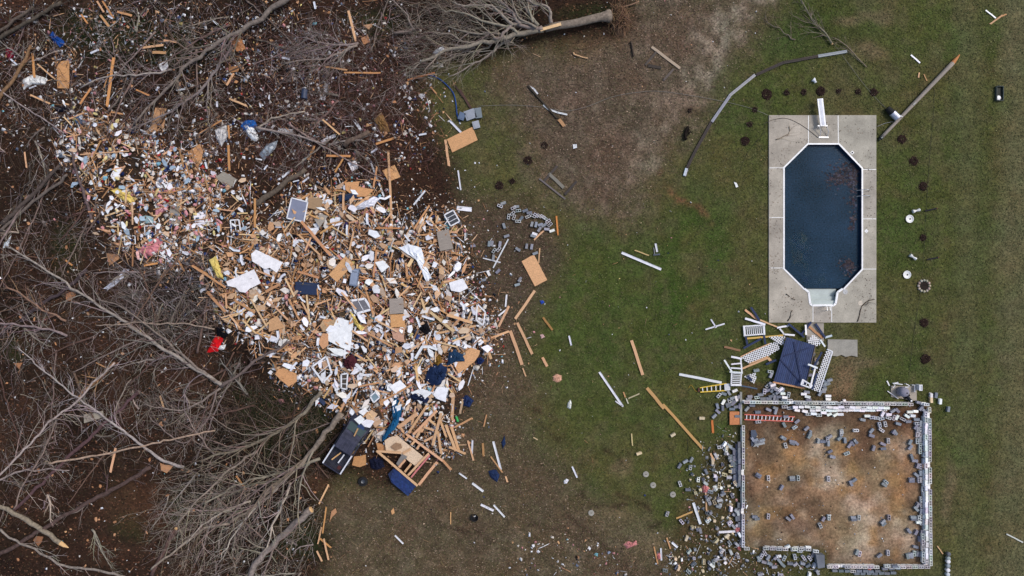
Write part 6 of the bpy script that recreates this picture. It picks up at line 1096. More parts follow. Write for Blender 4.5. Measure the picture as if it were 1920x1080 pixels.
o = fragments('litter', pts_by(fan_m, 620), .11, PAL, [34, 8, 8, 6, 1, 5, 3, 8, 1, 6, 1, 18, 4], stick=.3, wood=WD, zr=(0, .2)); tag(o, 'white and pink scraps under the fanned studs', 'debris')
edge_m = np.clip(blur(HEAPM, 14) * (1 - HEAPM) * 1.6, 0, 1) * (GX > 600)
o = fragments('litter', pts_by(edge_m, 900), .07, PAL, [26, 12, 10, 8, 2, 8, 6, 3, 1, 8, 1, 12, 6], stick=.35, wood=WD, zr=(0, .05)); tag(o, 'small scraps scattered on the soil round the heap', 'debris')
fm = np.clip(mask([(1300,880),(1372,800),(1392,835),(1384,900),(1392,1040),(1540,1040),(1545,1078),(1240,1080),(1235,1040),(1300,1010),(1285,950)], 30, 30), 0, 1)
o = fragments('rubble', pts_by(fm, 850), .085, [GREY, TAN, WHITEB, hx(120,96,76), hx(206,150,146), hx(110,114,122)], [26, 26, 26, 12, 5, 10], stick=.12, wood=[PINE, (.7,.7,.7)], zr=(0, .12)); tag(o, 'broken block chips and scraps beside the foundation', 'rubble')
pm = pad * .9; o = fragments('rubble', pts_by(pm, 420), .045, [GREY, TAN, WHITEB, hx(96,72,54)], [20, 20, 14, 30], stick=.05, zr=(0, .02)); tag(o, 'small grit and chips on the bare dirt pad', 'rubble')
lm = np.clip(mask([(960,1000),(1120,1010),(1180,1040),(1180,1080),(960,1080)], 20, 30), 0, 1); o = fragments('litter', pts_by(lm, 130), .085, PAL, [30, 6, 6, 3, 1, 8, 5, 10, 1, 12, 1, 14, 3], stick=.2, wood=WD, zr=(0, .04)); tag(o, 'pale scraps at the bottom edge of the clearing', 'debris')
gm = np.clip(1 - WOODS - pad, 0, 1) * (GX < 1440) * .5; o = fragments('litter', pts_by(gm, 330), .05, PAL, [40, 10, 8, 3, 2, 6, 4, 5, 1, 6, 1, 16, 2], stick=.2, wood=WD, zr=(0, .02)); tag(o, 'tiny scraps dotted over the open lawn', 'debris')
for poly, lab in (([(1316,915),(1322,905),(1330,915),(1327,925),(1318,924)],'pink insulation wad in the rubble by a grey block'),([(1376,990),(1386,984),(1390,996),(1380,1000)],'pink insulation wad against the straight wall rubble'),([(1230,1040),(1237,1034),(1240,1048),(1232,1050)],'pink insulation wad at the bottom of the rubble'),([(1625,1067),(1633,1066),(1636,1075),(1627,1077)],'pink insulation wad at the bottom edge wall'),([(1379,1018),(1386,1022),(1390,1034),(1382,1030)],'pink insulation wad near the corner of the straight wall')): lump(poly, 'insulation_wad', M_cloth, hx(204,130,126), .15, lab, 'insulation')
lump([(1336,912),(1344,908),(1349,915),(1343,922),(1337,920)], 'white_block_bag', M_cloth, (.8,.8,.78), .12, 'bright white crumpled bag in the foundation rubble', 'bag')
# ---------------------------------------------------------------- fallen trees and brush
def smooth_line(pts, step):
    out = []
    for i in range(len(pts) - 1):
        p0 = pts[max(i - 1, 0)]; p1 = pts[i]; p2 = pts[i + 1]; p3 = pts[min(i + 2, len(pts) - 1)]; n = max(2, int((p2 - p1).length / step))
        for k in range(n):
            t = k / n; out.append(.5 * (2 * p1 + (p2 - p0) * t + (2 * p0 - 5 * p1 + 4 * p2 - p3) * t * t + (3 * p1 - p0 - 3 * p2 + p3) * t ** 3))
    out.append(pts[-1]); return out
def grow(rn, p, ang, L, wig, n, zdir=0.0, curl=0.0, zmin=.03):
    pts = [Vector(p)]; a = ang; z = p[2]; st = L / n; c = rn.uniform(-curl, curl)
    for i in range(n):
        a += rn.gauss(0, wig) + c; z = max(zmin, z + zdir * st + rn.gauss(0, .03)); q = pts[-1]; pts.append(Vector((q.x + math.cos(a) * st, q.y + math.sin(a) * st, z)))
    return pts, a
class Tubes:
    """many thin tapering rods gathered into arrays"""
    def __init__(s): s.v = []; s.f = []; s.c = []; s.n = 0
    def add(s, pts, r0, r1, k, col):
        P = np.array([tuple(p) for p in pts]); m = len(P); d = np.gradient(P, axis=0); d /= np.linalg.norm(d, axis=1)[:, None] + 1e-9
        y = np.stack([-d[:, 1], d[:, 0], np.zeros(m)], -1); y /= np.linalg.norm(y, axis=1)[:, None] + 1e-9; z = np.cross(d, y); r = np.linspace(r0, r1, m)[:, None, None]
        a = np.arange(k) * 2 * np.pi / k; ring = (y[:, None] * np.cos(a)[None, :, None] + z[:, None] * np.sin(a)[None, :, None]) * r + P[:, None]
        i, j = np.meshgrid(np.arange(m - 1), np.arange(k), indexing='ij'); f = np.stack([i * k + j, i * k + (j + 1) % k, (i + 1) * k + (j + 1) % k, (i + 1) * k + j], -1).reshape(-1, 4)
        s.v.append(ring.reshape(-1, 3)); s.f.append(f + s.n); s.c.append(np.repeat([col], len(f), 0)); s.n += m * k
    def build(s, name, mat=None, parent=None):
        return bulk(name, np.concatenate(s.v), np.concatenate(s.f), np.concatenate(s.c), mat or M_twig, parent)
BK_GREY, BK_PALE, BK_BROWN, BK_DARK = hx(112,100,92), hx(150,138,126), hx(96,74,60), hx(66,52,46)
def branchlets(T, rn, line, rads, nb, blen, spread, t0, col, levels=2, zup=.08, side=0):
    """limbs leaving a trunk line towards its tip, each forking again"""
    n = len(line)
    for b in range(nb):
        f = t0 + (1 - t0) * (b + rn.random()) / nb; i = min(n - 2, int(f * (n - 1))); p = line[i]; d = line[i + 1] - line[i]; base = math.atan2(d.y, d.x); sgn = side or rn.choice((-1, 1))
        L = blen * rn.uniform(.45, 1.1) * (1.15 - .6 * f); a = base + sgn * R(rn.uniform(spread * .35, spread * 1.15)); r = max(.010, rads[i] * rn.uniform(.28, .52)); cc = jit(col, .25)
        seg = max(4, min(9, int(L / .35))); pts, _ = grow(rn, p, a, L, .12, seg, rn.uniform(-.03, zup), .09); T.add(pts, r, r * .3, 4 if r > .02 else 3, cc)
        if levels > 1:
            for q in range(int(2 + L * 1.15)):
                k = rn.randint(1, len(pts) - 2); a2 = math.atan2(pts[k + 1].y - pts[k].y, pts[k + 1].x - pts[k].x) + rn.choice((-1, 1)) * R(rn.uniform(18, 60)); l2 = L * rn.uniform(.2, .55); p2, _ = grow(rn, pts[k], a2, l2, .16, max(3, min(6, int(l2 / .25))), rn.uniform(-.05, .08), .12); r2 = max(.009, r * .5); T.add(p2, r2, r2 * .45, 3, jit(col, .3))
                if levels > 2:
                    for w in range(rn.randint(1, 3)):
                        k2 = rn.randint(1, len(p2) - 1); a3 = a2 + rn.uniform(-.9, .9); p3, _ = grow(rn, p2[k2], a3, l2 * rn.uniform(.3, .7), .2, 3, rn.uniform(-.05, .05)); T.add(p3, max(.007, r2 * .6), .006, 3, jit(col, .3))
def tree(name, label, pts, w0, w1, nb, blen, spread=45, t0=.3, col=BK_GREY, levels=2, z=(.0, .35), seed=1, cat='fallen tree', group=None, ends=None, side=0, wig=.05):
    rn = random.Random(seed); r0, r1 = w0 * S / 2, w1 * S / 2; m = len(pts)
    line = [W(x, y, G(x, y) + (r0 * (1 - i / max(1, m - 1)) + r1 * i / max(1, m - 1)) + z[0] + (z[1] - z[0]) * i / max(1, m - 1)) for i, (x, y) in enumerate(pts)]
    line = smooth_line(line, .45); line = [p + Vector((rn.gauss(0, wig), rn.gauss(0, wig), rn.gauss(0, wig * .4))) if 0 < i < len(line) - 1 else p for i, p in enumerate(line)]
    n = len(line); rads = [r0 + (r1 - r0) * (i / (n - 1)) ** .85 for i in range(n)]
    t = empty(name, line[0]); tag(t, label, cat, group)
    mb = MB(); mb.tube([p - line[0] for p in line], [r * rn.uniform(.9, 1.1) for r in rads], 8 if r0 > .07 else 6); mb.build('trunk', M_bark, parent=t, color=jit(col, .12), smooth=True)
    if ends:
        d = (line[0] - line[1]).normalized(); mb = MB(); mb.tube([-d * .02, d * ends * .5 + Vector((0, 0, .02)), d * ends], [r0 * .96, r0 * .75, r0 * .15], 7); mb.build('broken_end', M_wood, parent=t, color=hx(212,172,122))
    if nb:
        T = Tubes(); branchlets(T, rn, [p - line[0] for p in line], rads, nb, blen * S, spread, t0, col, levels, side=side); T.build('crown', M_twig, t)
    return t
# the uprooted tree at the top
t = tag(empty('uprooted_tree', W(1140, 35)), 'big uprooted bare tree with its root plate beside the bare soil', 'fallen tree'); o0 = t.location.copy(); rn = random.Random(5)
TR = smooth_line([W(1142,30,.5) - o0, W(1126,32,.72) - o0, W(1108,36,.8) - o0, W(1075,44,.85) - o0, W(1045,48,.85) - o0, W(1022,54,.85) - o0], .4); mb = MB(); mb.tube(TR, [.5, .38] + list(np.linspace(.31, .26, len(TR) - 2)), 12); mb.build('trunk', M_bark, parent=t, color=hx(126,114,102), smooth=True)
mb = MB(); mb.bar(W(1013,56,1.16) - o0, W(1052,45,1.18) - o0, .22, .06); mb.build('torn_bark', M_wood, parent=t, color=hx(222,186,140))
LIMBS = [([(1020,54),(985,62),(945,72),(905,80),(880,88),(845,92),(815,105),(785,118)],.22,1.0),([(1018,52),(990,50),(962,46),(950,58),(938,70),(925,72)],.17,1.2),([(962,46),(945,30),(930,15),(912,10),(885,10),(850,6)],.12,1.3),([(1010,50),(995,30),(985,12),(975,-8)],.14,1.3),([(1000,44),(992,15),(988,-10)],.10,1.4),([(1035,44),(1032,25),(1024,12),(1005,8),(985,-6)],.14,1.4),([(975,46),(960,25),(940,5),(925,-10)],.13,1.3),([(970,62),(950,48),(915,45),(885,30),(860,22),(830,20)],.11,1.2),([(950,70),(930,60),(900,64),(868,58),(840,48)],.10,1.0),([(900,82),(870,78),(845,66),(815,60)],.08,.9),([(960,70),(935,85),(915,105),(890,118),(870,128),(840,145)],.10,.5),([(930,90),(945,83),(965,80)],.06,.5),([(930,76),(905,92),(875,98),(850,108),(815,125),(800,128)],.08,.5),([(1005,50),(975,35),(962,10),(955,-12)],.1,1.4),([(890,86),(865,100),(850,105),(820,110)],.07,.6)]
T = Tubes(); thin = Tubes()
for pts, r, z in LIMBS:
    L = smooth_line([W(x, y, z + .02 * i) - o0 for i, (x, y) in enumerate(pts)], .35); L = [p + Vector((rn.gauss(0, .05), rn.gauss(0, .05), rn.gauss(0, .04))) for p in L]
    mb = MB(); mb.tube(L, list(np.linspace(r, r * .35, len(L))), 7); mb.build('limb', M_bark, parent=t, color=jit(hx(134,124,112), .14), smooth=True)
    branchlets(T, rn, L, list(np.linspace(r, r * .3, len(L))), 8, 2.9, 32, .12, hx(146,134,120), 2, zup=.05)
    for k in range(5):
        p = rn.choice(L[len(L) // 2:]); q, _ = grow(rn, p, rn.uniform(2.4, 3.9), rn.uniform(.8, 2.4), .14, 5, -.1); T.add(q, .018, .007, 3, jit(hx(120,106,94), .25))
T.build('crown', M_twig, t)
rpz = W(1163,38,.0) - o0
rp_o = lump([(1146,14),(1160,6),(1174,14),(1182,34),(1180,56),(1170,70),(1154,66),(1146,50),(1143,30)], 'root_plate', M_cloth, hx(108,84,64), .5, rough=.22, rings=6, sub=4, parent=t)
T = Tubes()
for k in range(110):
    a = rn.uniform(0, 6.28); p = Vector((rpz.x - .3 + rn.uniform(-.5, .6), rpz.y + math.cos(a) * rn.uniform(.1,1.0), .55 + math.sin(a) * .15)); q, _ = grow(rn, p, rn.uniform(-2.2, 2.2), rn.uniform(.4, 1.6), .25, 5, rn.uniform(-.35, .1)); T.add(q, rn.uniform(.015,.045), .008, 4, jit(hx(112,88,68), .25))
T.build('roots', M_twig, t)
# named fallen trunks and branches over the woods floor
tree('fallen_sapling','pale straight sapling with fine twigs crossing the grey roof panel',[(345,876),(315,868),(283,847),(200,785),(110,718),(60,675),(32,650)],6,1.6,34,60,50,.35,hx(156,146,142),2,(.15,.5),2)
tree('fallen_tree','long grey double stemmed tree running from the left edge into the brush',[(418,725),(350,680),(287,640),(230,600),(177,567),(125,530),(77,500),(40,475),(10,462)],8,3,32,85,48,.12,hx(138,126,120),2,(.2,.6),3)
tree('fallen_tree','second stem beside the long grey tree, forked and thinner',[(405,715),(330,655),(262,600),(215,570),(180,560)],6,2,18,70,48,.2,hx(112,98,90),2,(.3,.6),33)
tree('fallen_tree','dark trunk slanting up left of the debris trail, upper of a pair',[(4,420),(60,365),(112,310)],8,6,4,60,50,.3,hx(78,68,64),2,(.1,.3),4); tree('fallen_tree','grey trunk slanting up left of the debris trail, lower of a pair',[(2,432),(62,380),(126,328)],6,5,5,60,50,.3,hx(104,94,88),2,(.05,.3),5)
tree('fallen_tree','slim grey brown trunk leaning over the left side of the trail',[(172,413),(160,370),(146,330),(134,285)],6,4,5,50,50,.5,hx(92,80,76),2,(.1,.5),6,ends=.25)
tree('fallen_tree','long dark mauve trunk rising past the sapling',[(25,958),(80,905),(140,845),(200,790),(262,732)],6.5,6,4,50,50,.6,hx(86,66,66),2,(.05,.2),7)
tree('fallen_tree','long dark mauve trunk across the lower left woods floor',[(-5,1043),(60,1005),(140,955),(210,920),(283,876)],8,7.5,3,50,50,.5,hx(88,70,66),2,(.02,.08),8)
tree('fallen_tree','snapped pale trunk with a splintered end at the lower left',[(113,1018),(70,988),(40,968),(-10,945)],9,8,0,0,col=hx(126,116,100),z=(.1,.2),seed=9,ends=.7)
tree('fallen_branch','long thin pale pole crossing the lower woods floor',[(403,807),(330,822),(240,842),(160,858),(90,869)],3,4,5,40,40,.4,hx(160,138,118),2,(.4,.4),10); tree('fallen_branch','winding pale branch along the lower left edge',[(0,992),(30,1015),(77,1037),(120,1060),(175,1068),(235,1082)],4,4.5,8,50,45,.2,hx(140,128,118),2,(.2,.2),11)
tree('fallen_branch','pale branch rising beside the short dark post trunk',[(283,1068),(320,1040),(370,1000),(405,985),(430,982)],3.4,5,10,50,45,.2,hx(150,138,124),2,(.3,.4),12); tree('fallen_tree','short dark trunk with a pale cut top at the bottom',[(330,991),(310,1030),(285,1078)],7,7,0,0,col=hx(86,68,60),z=(.1,.1),seed=13,ends=.12)
tree('fallen_tree','big bare tree fallen down left from the heap, upper of two',[(602,735),(570,772),(533,803),(485,828),(440,845),(403,853),(375,865)],8,3.5,15,170,26,.2,hx(128,114,100),2,(.3,.7),14)
tree('fallen_tree','big bare tree fallen down left beside the pickup',[(640,775),(605,820),(567,867),(530,900),(500,927),(470,955),(430,980)],12,4,14,190,26,.3,hx(130,116,104),2,(.3,.8),15)
tree('fallen_tree','thick grey trunk with its sawn butt near the blue scraps',[(583,956),(545,990),(505,1028),(480,1055),(468,1085)],14,11,6,90,40,.55,hx(128,118,108),2,(.1,.3),16,ends=.08)
tree('fallen_branch','forked limb below the pickup tree with pale twigs',[(600,860),(545,880),(500,893),(455,905),(420,925),(380,945)],6,2.5,10,120,26,.15,hx(150,136,120),2,(.5,.7),17); tree('fallen_branch','long limb reaching down from the pickup tree',[(545,905),(530,945),(512,985),(500,1030)],5,2.4,7,90,24,.2,hx(176,166,152),2,(.5,.6),18); tree('fallen_branch','pale limb curling towards the bottom edge',[(520,915),(480,950),(440,1000),(415,1045)],4.5,2,8,110,24,.15,hx(180,168,154),2,(.4,.6),19)
tree('fallen_branch','grey limb sweeping left out of the pickup tree crown',[(480,845),(430,880),(390,920),(355,955),(330,985)],4.5,2,9,110,26,.15,hx(150,136,122),2,(.4,.6),20); tree('fallen_branch','second grey limb sweeping left below the first',[(470,940),(420,960),(380,985),(350,1020)],4,2,8,100,26,.1,hx(176,162,148),2,(.4,.6),21)
tree('fallen_tree','spray of pale saplings at the left edge, rising',[(-5,895),(40,850),(90,795),(140,755),(215,680)],4,3,18,90,46,.1,hx(164,150,140),2,(.2,.5),22); tree('fallen_branch','second pale sapling beside the rising spray',[(25,955),(45,905),(75,860),(105,790)],3.4,2,12,60,40,.2,hx(132,116,108),2,(.2,.5),23); tree('fallen_branch','low branch running right from the left edge spray',[(-5,900),(40,883),(90,880),(130,882)],4,2,14,60,45,.1,hx(136,124,116),3,(.2,.4),24)
tree('fallen_tree','curved bough fanning right from the left edge',[(126,630),(90,618),(50,612),(0,606),(-20,600)],5,3,20,90,55,.2,hx(136,122,116),2,(.3,.4),25); tree('fallen_branch','brown bough above the curved bough',[(124,602),(80,580),(45,556),(10,538)],4.5,3,12,60,45,.2,hx(124,98,82),2,(.3,.4),26); tree('fallen_tree','dark trunk slanting under the long grey tree',[(40,602),(85,565),(120,545),(162,505)],7,6,0,0,col=hx(72,62,64),z=(.05,.15),seed=27)
tree('fallen_tree','dark mossy trunk at the upper left corner',[(-5,74),(50,42),(115,4)],7,6,5,60,50,.4,hx(84,76,66),2,(.2,.3),28); tree('fallen_tree','second mossy trunk above the first at the upper left corner',[(-5,62),(30,38),(62,12)],6,5,3,50,50,.4,hx(92,82,72),2,(.15,.3),29)
tree('fallen_tree','long grey tree slanting across the upper brush',[(548,-8),(510,18),(480,40),(445,60),(410,78),(375,105),(350,122),(320,160),(285,195),(250,233)],11,3,26,80,42,.3,hx(118,104,96),3,(.5,.6),30); tree('fallen_tree','thin grey tree below the long grey tree, parallel to it',[(432,92),(405,130),(372,172),(335,200),(285,225),(240,246)],6,2.5,18,70,42,.2,hx(132,120,114),3,(.4,.5),31); tree('fallen_branch','pale crooked branch crossing above the trail',[(322,130),(285,138),(255,142),(217,141),(180,150),(150,165)],4,2.4,12,60,42,.1,hx(146,136,130),2,(.4,.4),32)
tree('fallen_tree','tan split trunk leaning at the left edge',[(-5,192),(20,155),(50,110),(58,85)],7,5,3,40,40,.5,hx(120,92,70),2,(.2,.4),34); tree('fallen_branch','thin pale branch below the leaning split trunk',[(-5,163),(35,192),(85,226),(120,250)],3,2,8,40,40,.2,hx(142,130,124),2,(.3,.3),35); tree('fallen_log','short grey log in the litter above the heap',[(645,274),(668,260),(692,246)],10,9,0,0,col=hx(96,82,74),z=(.02,.02),seed=36,cat='log'); tree('fallen_log','mossy grey log between trail and heap',[(480,383),(520,355),(573,317)],11,9,0,0,col=hx(92,84,72),z=(.02,.02),seed=37,cat='log')
tree('fallen_branch','forked pale branch in the brush near a tall stud',[(672,81),(640,84),(605,80),(565,70)],4.5,2,20,80,50,.05,hx(142,128,122),3,(.4,.4),38); tree('fallen_branch','second forked branch below the first, near a tall stud',[(670,85),(640,97),(612,110),(575,112),(530,118)],4.5,2,20,80,50,.1,hx(134,120,114),3,(.4,.4),39); tree('fallen_branch','curved pale branch at the top by the uprooted crown',[(776,56),(764,30),(748,14),(730,-4)],3,2,8,40,40,.2,hx(136,124,114),2,(.4,.4),40); tree('fallen_log','short broken limb left of the uprooted crown',[(740,63),(760,58),(778,54)],6,5,0,0,col=hx(110,98,90),z=(.2,.3),seed=41,cat='log')
tree('fallen_branch','pale branch winding beside the white siding strip',[(480,239),(520,247),(560,255),(610,271)],5,3,8,50,40,.2,hx(140,130,122),2,(.3,.3),42); tree('fallen_branch','pale forked branch with a tan tip in the upper litter',[(480,242),(510,222),(545,214),(572,209)],4,2.4,8,40,40,.2,hx(150,136,126),2,(.3,.3),43)
tree('fallen_branch','grey bough rising into the heap\'s left edge',[(415,725),(450,702),(490,670),(545,640)],6,4,10,60,45,.2,hx(104,92,86),2,(.3,.5),44); tree('fallen_branch','brown upright bough left of the heap',[(370,662),(378,620),(388,560)],5,3,8,50,45,.2,hx(102,86,76),2,(.3,.5),45); tree('fallen_branch','pale straight branch crossing the brush left of the heap',[(180,610),(240,607),(300,606),(355,608),(402,617)],2.4,3.2,10,60,45,.1,hx(152,132,116),2,(.5,.5),46); tree('fallen_branch','tan split branch below the sapling twigs',[(215,680),(185,710),(160,732),(145,747)],6,3,4,40,40,.3,hx(156,122,88),2,(.15,.15),47); tree('fallen_branch','curved branch under the brush centre',[(413,728),(370,758),(340,770),(305,765),(270,758)],4.5,2,18,80,46,.15,hx(132,120,110),3,(.3,.4),48); tree('fallen_branch','forked branch dropping below the brush centre',[(405,735),(385,790),(345,830),(300,800),(280,780)],3.4,2,16,70,46,.1,hx(126,112,104),3,(.3,.4),49)
tree('fallen_branch','twisted pale branches near the forked limb point',[(403,853),(380,825),(360,800),(345,770)],3.4,2,12,60,45,.1,hx(134,120,108),3,(.3,.4),50)
tree('fallen_branch','bare fallen branch above the dark edging timber',[(1560,82),(1545,62),(1530,45),(1515,25),(1500,-5)],4,1.8,14,70,32,.1,hx(120,110,96),2,(.05,.2),51,ends=.1); tree('fallen_branch','forked end of bare branch past the grey edging end',[(1625,126),(1600,100),(1580,80),(1560,70)],2.4,1.6,8,50,30,.1,hx(126,116,98),2,(.03,.1),52); tree('fallen_branch','thin dry branch on the lawn at the top edge',[(1491,74),(1478,67),(1462,55),(1440,42),(1435,30)],2.4,1.4,6,40,40,.1,hx(118,106,94),2,(.02,.1),53); tree('fallen_twig','thin branched twig lying on the pool deck corner',[(1608,603),(1614,583),(1622,568),(1630,562),(1640,561)],2,1.2,4,30,40,.2,hx(74,64,54),2,(.07,.08),54,cat='twig'); tree('fallen_twig','thin twig on the pool deck near the path',[(1477,602),(1481,591),(1486,582)],1.8,1,2,15,40,.3,hx(70,60,52),1,(.07,.08),55,cat='twig'); tree('fallen_twig','dark twig on the pool deck by its left edge',[(1474,551),(1482,558),(1491,562)],1.6,1,2,15,40,.3,hx(60,52,46),1,(.07,.08),56,cat='twig'); tree('fallen_twig','small twig spray on the upper pool deck',[(1455,262),(1470,256),(1481,246),(1480,236)],1.8,1,5,40,40,.1,hx(140,128,112),1,(.07,.08),57,cat='twig')
tree('fallen_branch','split peeled branch on bare soil under the uprooted tree',[(1075,98),(1080,104),(1092,107),(1102,109)],3.4,2.4,0,0,col=hx(186,150,112),z=(.02,.02),seed=58); tree('fallen_branch','dark rotten branch end on bare soil near a white strip',[(1182,78),(1186,92),(1188,106)],4,3,0,0,col=hx(74,62,52),z=(.02,.02),seed=59); tree('fallen_branch','short pale forked branch at the top edge above bare soil',[(1166,18),(1180,8),(1198,2)],3,2.6,3,30,40,.2,hx(140,112,90),1,(.1,.2),60); tree('fallen_twig','twisted dark twig clump on the lawn below the edging',[(1287,262),(1286,250),(1290,238),(1288,246)],6,4,8,16,60,.0,hx(30,24,20),2,(.02,.06),61,cat='twig')
for i in range(72):
    rn = random.Random(900 + i); reg = [[(0,60),(240,240),(0,300)],[(100,20),(460,20),(440,330),(250,230)],[(460,60),(780,60),(760,300),(480,320)],[(0,420),(230,480),(240,620),(0,660)],[(210,500),(400,500),(420,640),(250,640)],[(0,760),(260,760),(200,1000),(0,960)],[(300,880),(480,900),(460,1080),(300,1080)],[(220,640),(420,640),(420,800),(200,760)],[(420,720),(600,720),(600,860),(420,860)],[(470,920),(620,980),(600,1080),(460,1080)]][i % 10]
    x, y = rand_in(reg); a = rn.uniform(0, 6.28) if i % 10 not in (6, 9, 4) else rn.uniform(2.0, 3.6); L = rn.uniform(35, 95)
    tree('broken_branch', 'bare broken branch lying in the tangled brush', [(x, y), (x + L * .5 * math.cos(a) + rn.uniform(-8, 8), y + L * .5 * math.sin(a) + rn.uniform(-8, 8)), (x + L * math.cos(a), y + L * math.sin(a))], rn.uniform(2.2, 4.5), 1.2, rn.randint(6, 13), L * .6, 45, .1, jit(rn.choice([BK_GREY, BK_PALE, BK_BROWN, hx(134,122,112)]), .15), 2, (.05, rn.uniform(.1, .5)), 500 + i, 'branch', 'broken branches in the brush')
for i in range(52):
    rn = random.Random(1700 + i); reg = [[(0,20),(420,20),(400,260),(0,260)],[(420,20),(760,40),(760,300),(480,320)],[(0,300),(140,300),(240,600),(0,640)],[(0,640),(330,660),(300,900),(0,940)],[(230,480),(420,640),(420,800),(240,700)],[(280,860),(600,760),(600,1000),(320,1080)]][i % 6]
    x, y = rand_in(reg); a = rn.gauss(2.35, .35) if rn.random() < .6 else rn.uniform(0, 3.14); L = rn.uniform(70, 210)
    tree('fallen_sapling', 'thin dark sapling pole in the brush', [(x - L * .5 * math.cos(a), y - L * .5 * math.sin(a)), (x + rn.uniform(-5, 5), y + rn.uniform(-5, 5)), (x + L * .5 * math.cos(a), y + L * .5 * math.sin(a))], rn.uniform(2.6, 5), 1.6, rn.randint(3, 7), 40, 40, .35, jit(rn.choice([hx(92,70,62), hx(76,60,54), hx(112,96,88), hx(98,78,66), hx(128,114,106)]), .12), 2, (.05, rn.uniform(.15, .5)), 1500 + i, 'fallen tree', 'sapling poles in the brush', wig=.03)
# brush: fine twigs nobody could count
def brush(name, label, poly, n, lr, r, cols, dirs=None, seed=1, zr=(.02, .35), curl=.12):
    rn = random.Random(seed); T = Tubes()
    for i in range(n):
        x, y = rand_in(poly); a = rn.uniform(0, 6.28) if dirs is None else rn.gauss(dirs[0], dirs[1]); g = G(x, y) + rn.uniform(*zr) ; L = rn.uniform(*lr); pts, _ = grow(rn, W(x, y, g), a, L, .13, max(3, int(L / .3)), rn.uniform(-.06, .06), curl, zmin=G(x, y) + .02); c_ = jit(rn.choice(cols), .25); rr = r * rn.uniform(.6, 1.5); T.add(pts, rr, rr * .5, 3, c_)
        for q in range(rn.randint(0, 2)):
            k = rn.randint(1, len(pts) - 1); p2, _ = grow(rn, pts[k], a + rn.choice((-1, 1)) * rn.uniform(.3, 1.0), L * rn.uniform(.25, .6), .15, 3, rn.uniform(-.06, .06), curl, zmin=G(x, y) + .02); T.add(p2, rr * .7, rr * .35, 3, c_)
    o = T.build(name); tag(o, label, 'brush', None, 'stuff'); return o
GT = [hx(146,134,128), hx(104,90,84), hx(178,166,158), hx(78,64,58)]
brush('brush','tangled fine grey twigs over the left woods floor',[(0,280),(130,280),(250,500),(420,640),(420,760),(300,880),(200,860),(0,1000)],1500,(.5,2.4),.011,GT + [hx(96,78,66), hx(112,92,80)],None,71)
brush('brush','tangled fine twigs of the upper brush',[(0,0),(760,0),(780,120),(700,330),(480,330),(260,230),(0,270)],2300,(.5,2.2),.012,[hx(140,126,120),hx(96,74,66),hx(166,152,146),hx(84,64,56)],None,72)
brush('brush','dense reddish twig litter above the heap',[(470,60),(800,60),(830,300),(700,340),(480,330)],2300,(.3,1.1),.010,[hx(116,80,74),hx(96,66,60),hx(132,104,98),hx(78,52,46)],None,73)
brush('brush','swirl of fine twigs left of the heap',[(230,500),(400,480),(430,600),(400,650),(300,640),(240,600)],620,(.6,2.6),.012,GT,(2.7,.6),74)
brush('brush','dense combed twigs of the fallen crowns at the bottom',[(300,900),(420,850),(560,900),(620,960),(560,1080),(310,1080)],620,(.9,3.4),.012,[hx(158,146,132),hx(112,98,88),hx(176,162,148),hx(84,70,60)],(3.9,.5),75)
brush('brush','fine pale twigs in the uprooted crown',[(780,0),(920,0),(930,60),(860,130),(790,160),(770,80)],420,(.5,2.4),.010,[hx(150,138,124),hx(112,98,88),hx(168,154,140)],(3.0,.5),76,zr=(.05,.8))
brush('brush','twigs scattered round the pickup and lower heap edge',[(420,700),(600,740),(620,880),(560,900),(420,860)],900,(.4,1.8),.011,[hx(96,82,70),hx(76,60,50),hx(116,100,86)],None,77)
brush('brush','loose twigs on the bare soil below the uprooted tree',[(860,120),(1180,70),(1230,200),(1150,380),(1000,330),(880,260)],420,(.2,.9),.008,[hx(80,64,54),hx(110,94,80)],None,78,zr=(.0,.03)); brush('brush','loose twigs and straw on the lower clearing',[(620,900),(980,860),(1240,1060),(1230,1080),(560,1080)],700,(.15,.8),.008,[hx(80,64,54),hx(120,104,86),hx(150,128,96)],None,79,zr=(0,.03))
brush('brush','dark green fallen boughs in the brush',[(430,720),(600,740),(610,860),(470,850)],900,(.2,.7),.016,[hx(44,54,28),hx(34,42,24),hx(58,64,36)],None,80,zr=(.02,.15)); brush('brush','dark green boughs at the upper left of the brush',[(120,20),(360,30),(380,130),(140,110)],800,(.2,.7),.016,[hx(44,58,30),hx(34,44,24)],None,81,zr=(.02,.15))
# ---------------------------------------------------------------- leaf litter and turf
def flecks(name, label, mask_, n, size, tint, var, up, tri=False):
    p = pts_by(mask_, n); px, py = p[:, 0], p[:, 1]; g = samp(HEAPH, px, py); C = np.stack([(px - 960) * S, (540 - py) * S, g + (fbm(px, py, 26, 3, 81) - .5) * .07 - .03 + samp(WOODS, px, py) * (fbm(px, py, 40, 3, 82) - .4) * .16 + .015], -1)
    a = rng.uniform(0, 6.283, n); s = size * rng.uniform(.5, 1.5, n); k = 3 if tri else 4; q = []
    for i in range(k):
        an = a + i * 2 * np.pi / k + rng.uniform(-.5, .5, n); q.append(C + np.stack([np.cos(an) * s, np.sin(an) * s * rng.uniform(.4, 1, n), rng.uniform(0, up, n)], -1))
    V_ = np.stack(q, 1).reshape(-1, 3); F_ = np.arange(n * k).reshape(n, k); base = gcol(px, py); base = base * (1 - .5) + np.array(tint)[rng.integers(0, len(tint), n)] * .5; base = base * rng.lognormal(0, var, (n, 1)); o = bulk(name, V_, F_, np.clip(base, 0, .8), M_leaf); tag(o, label, 'ground cover', None, 'stuff'); return o
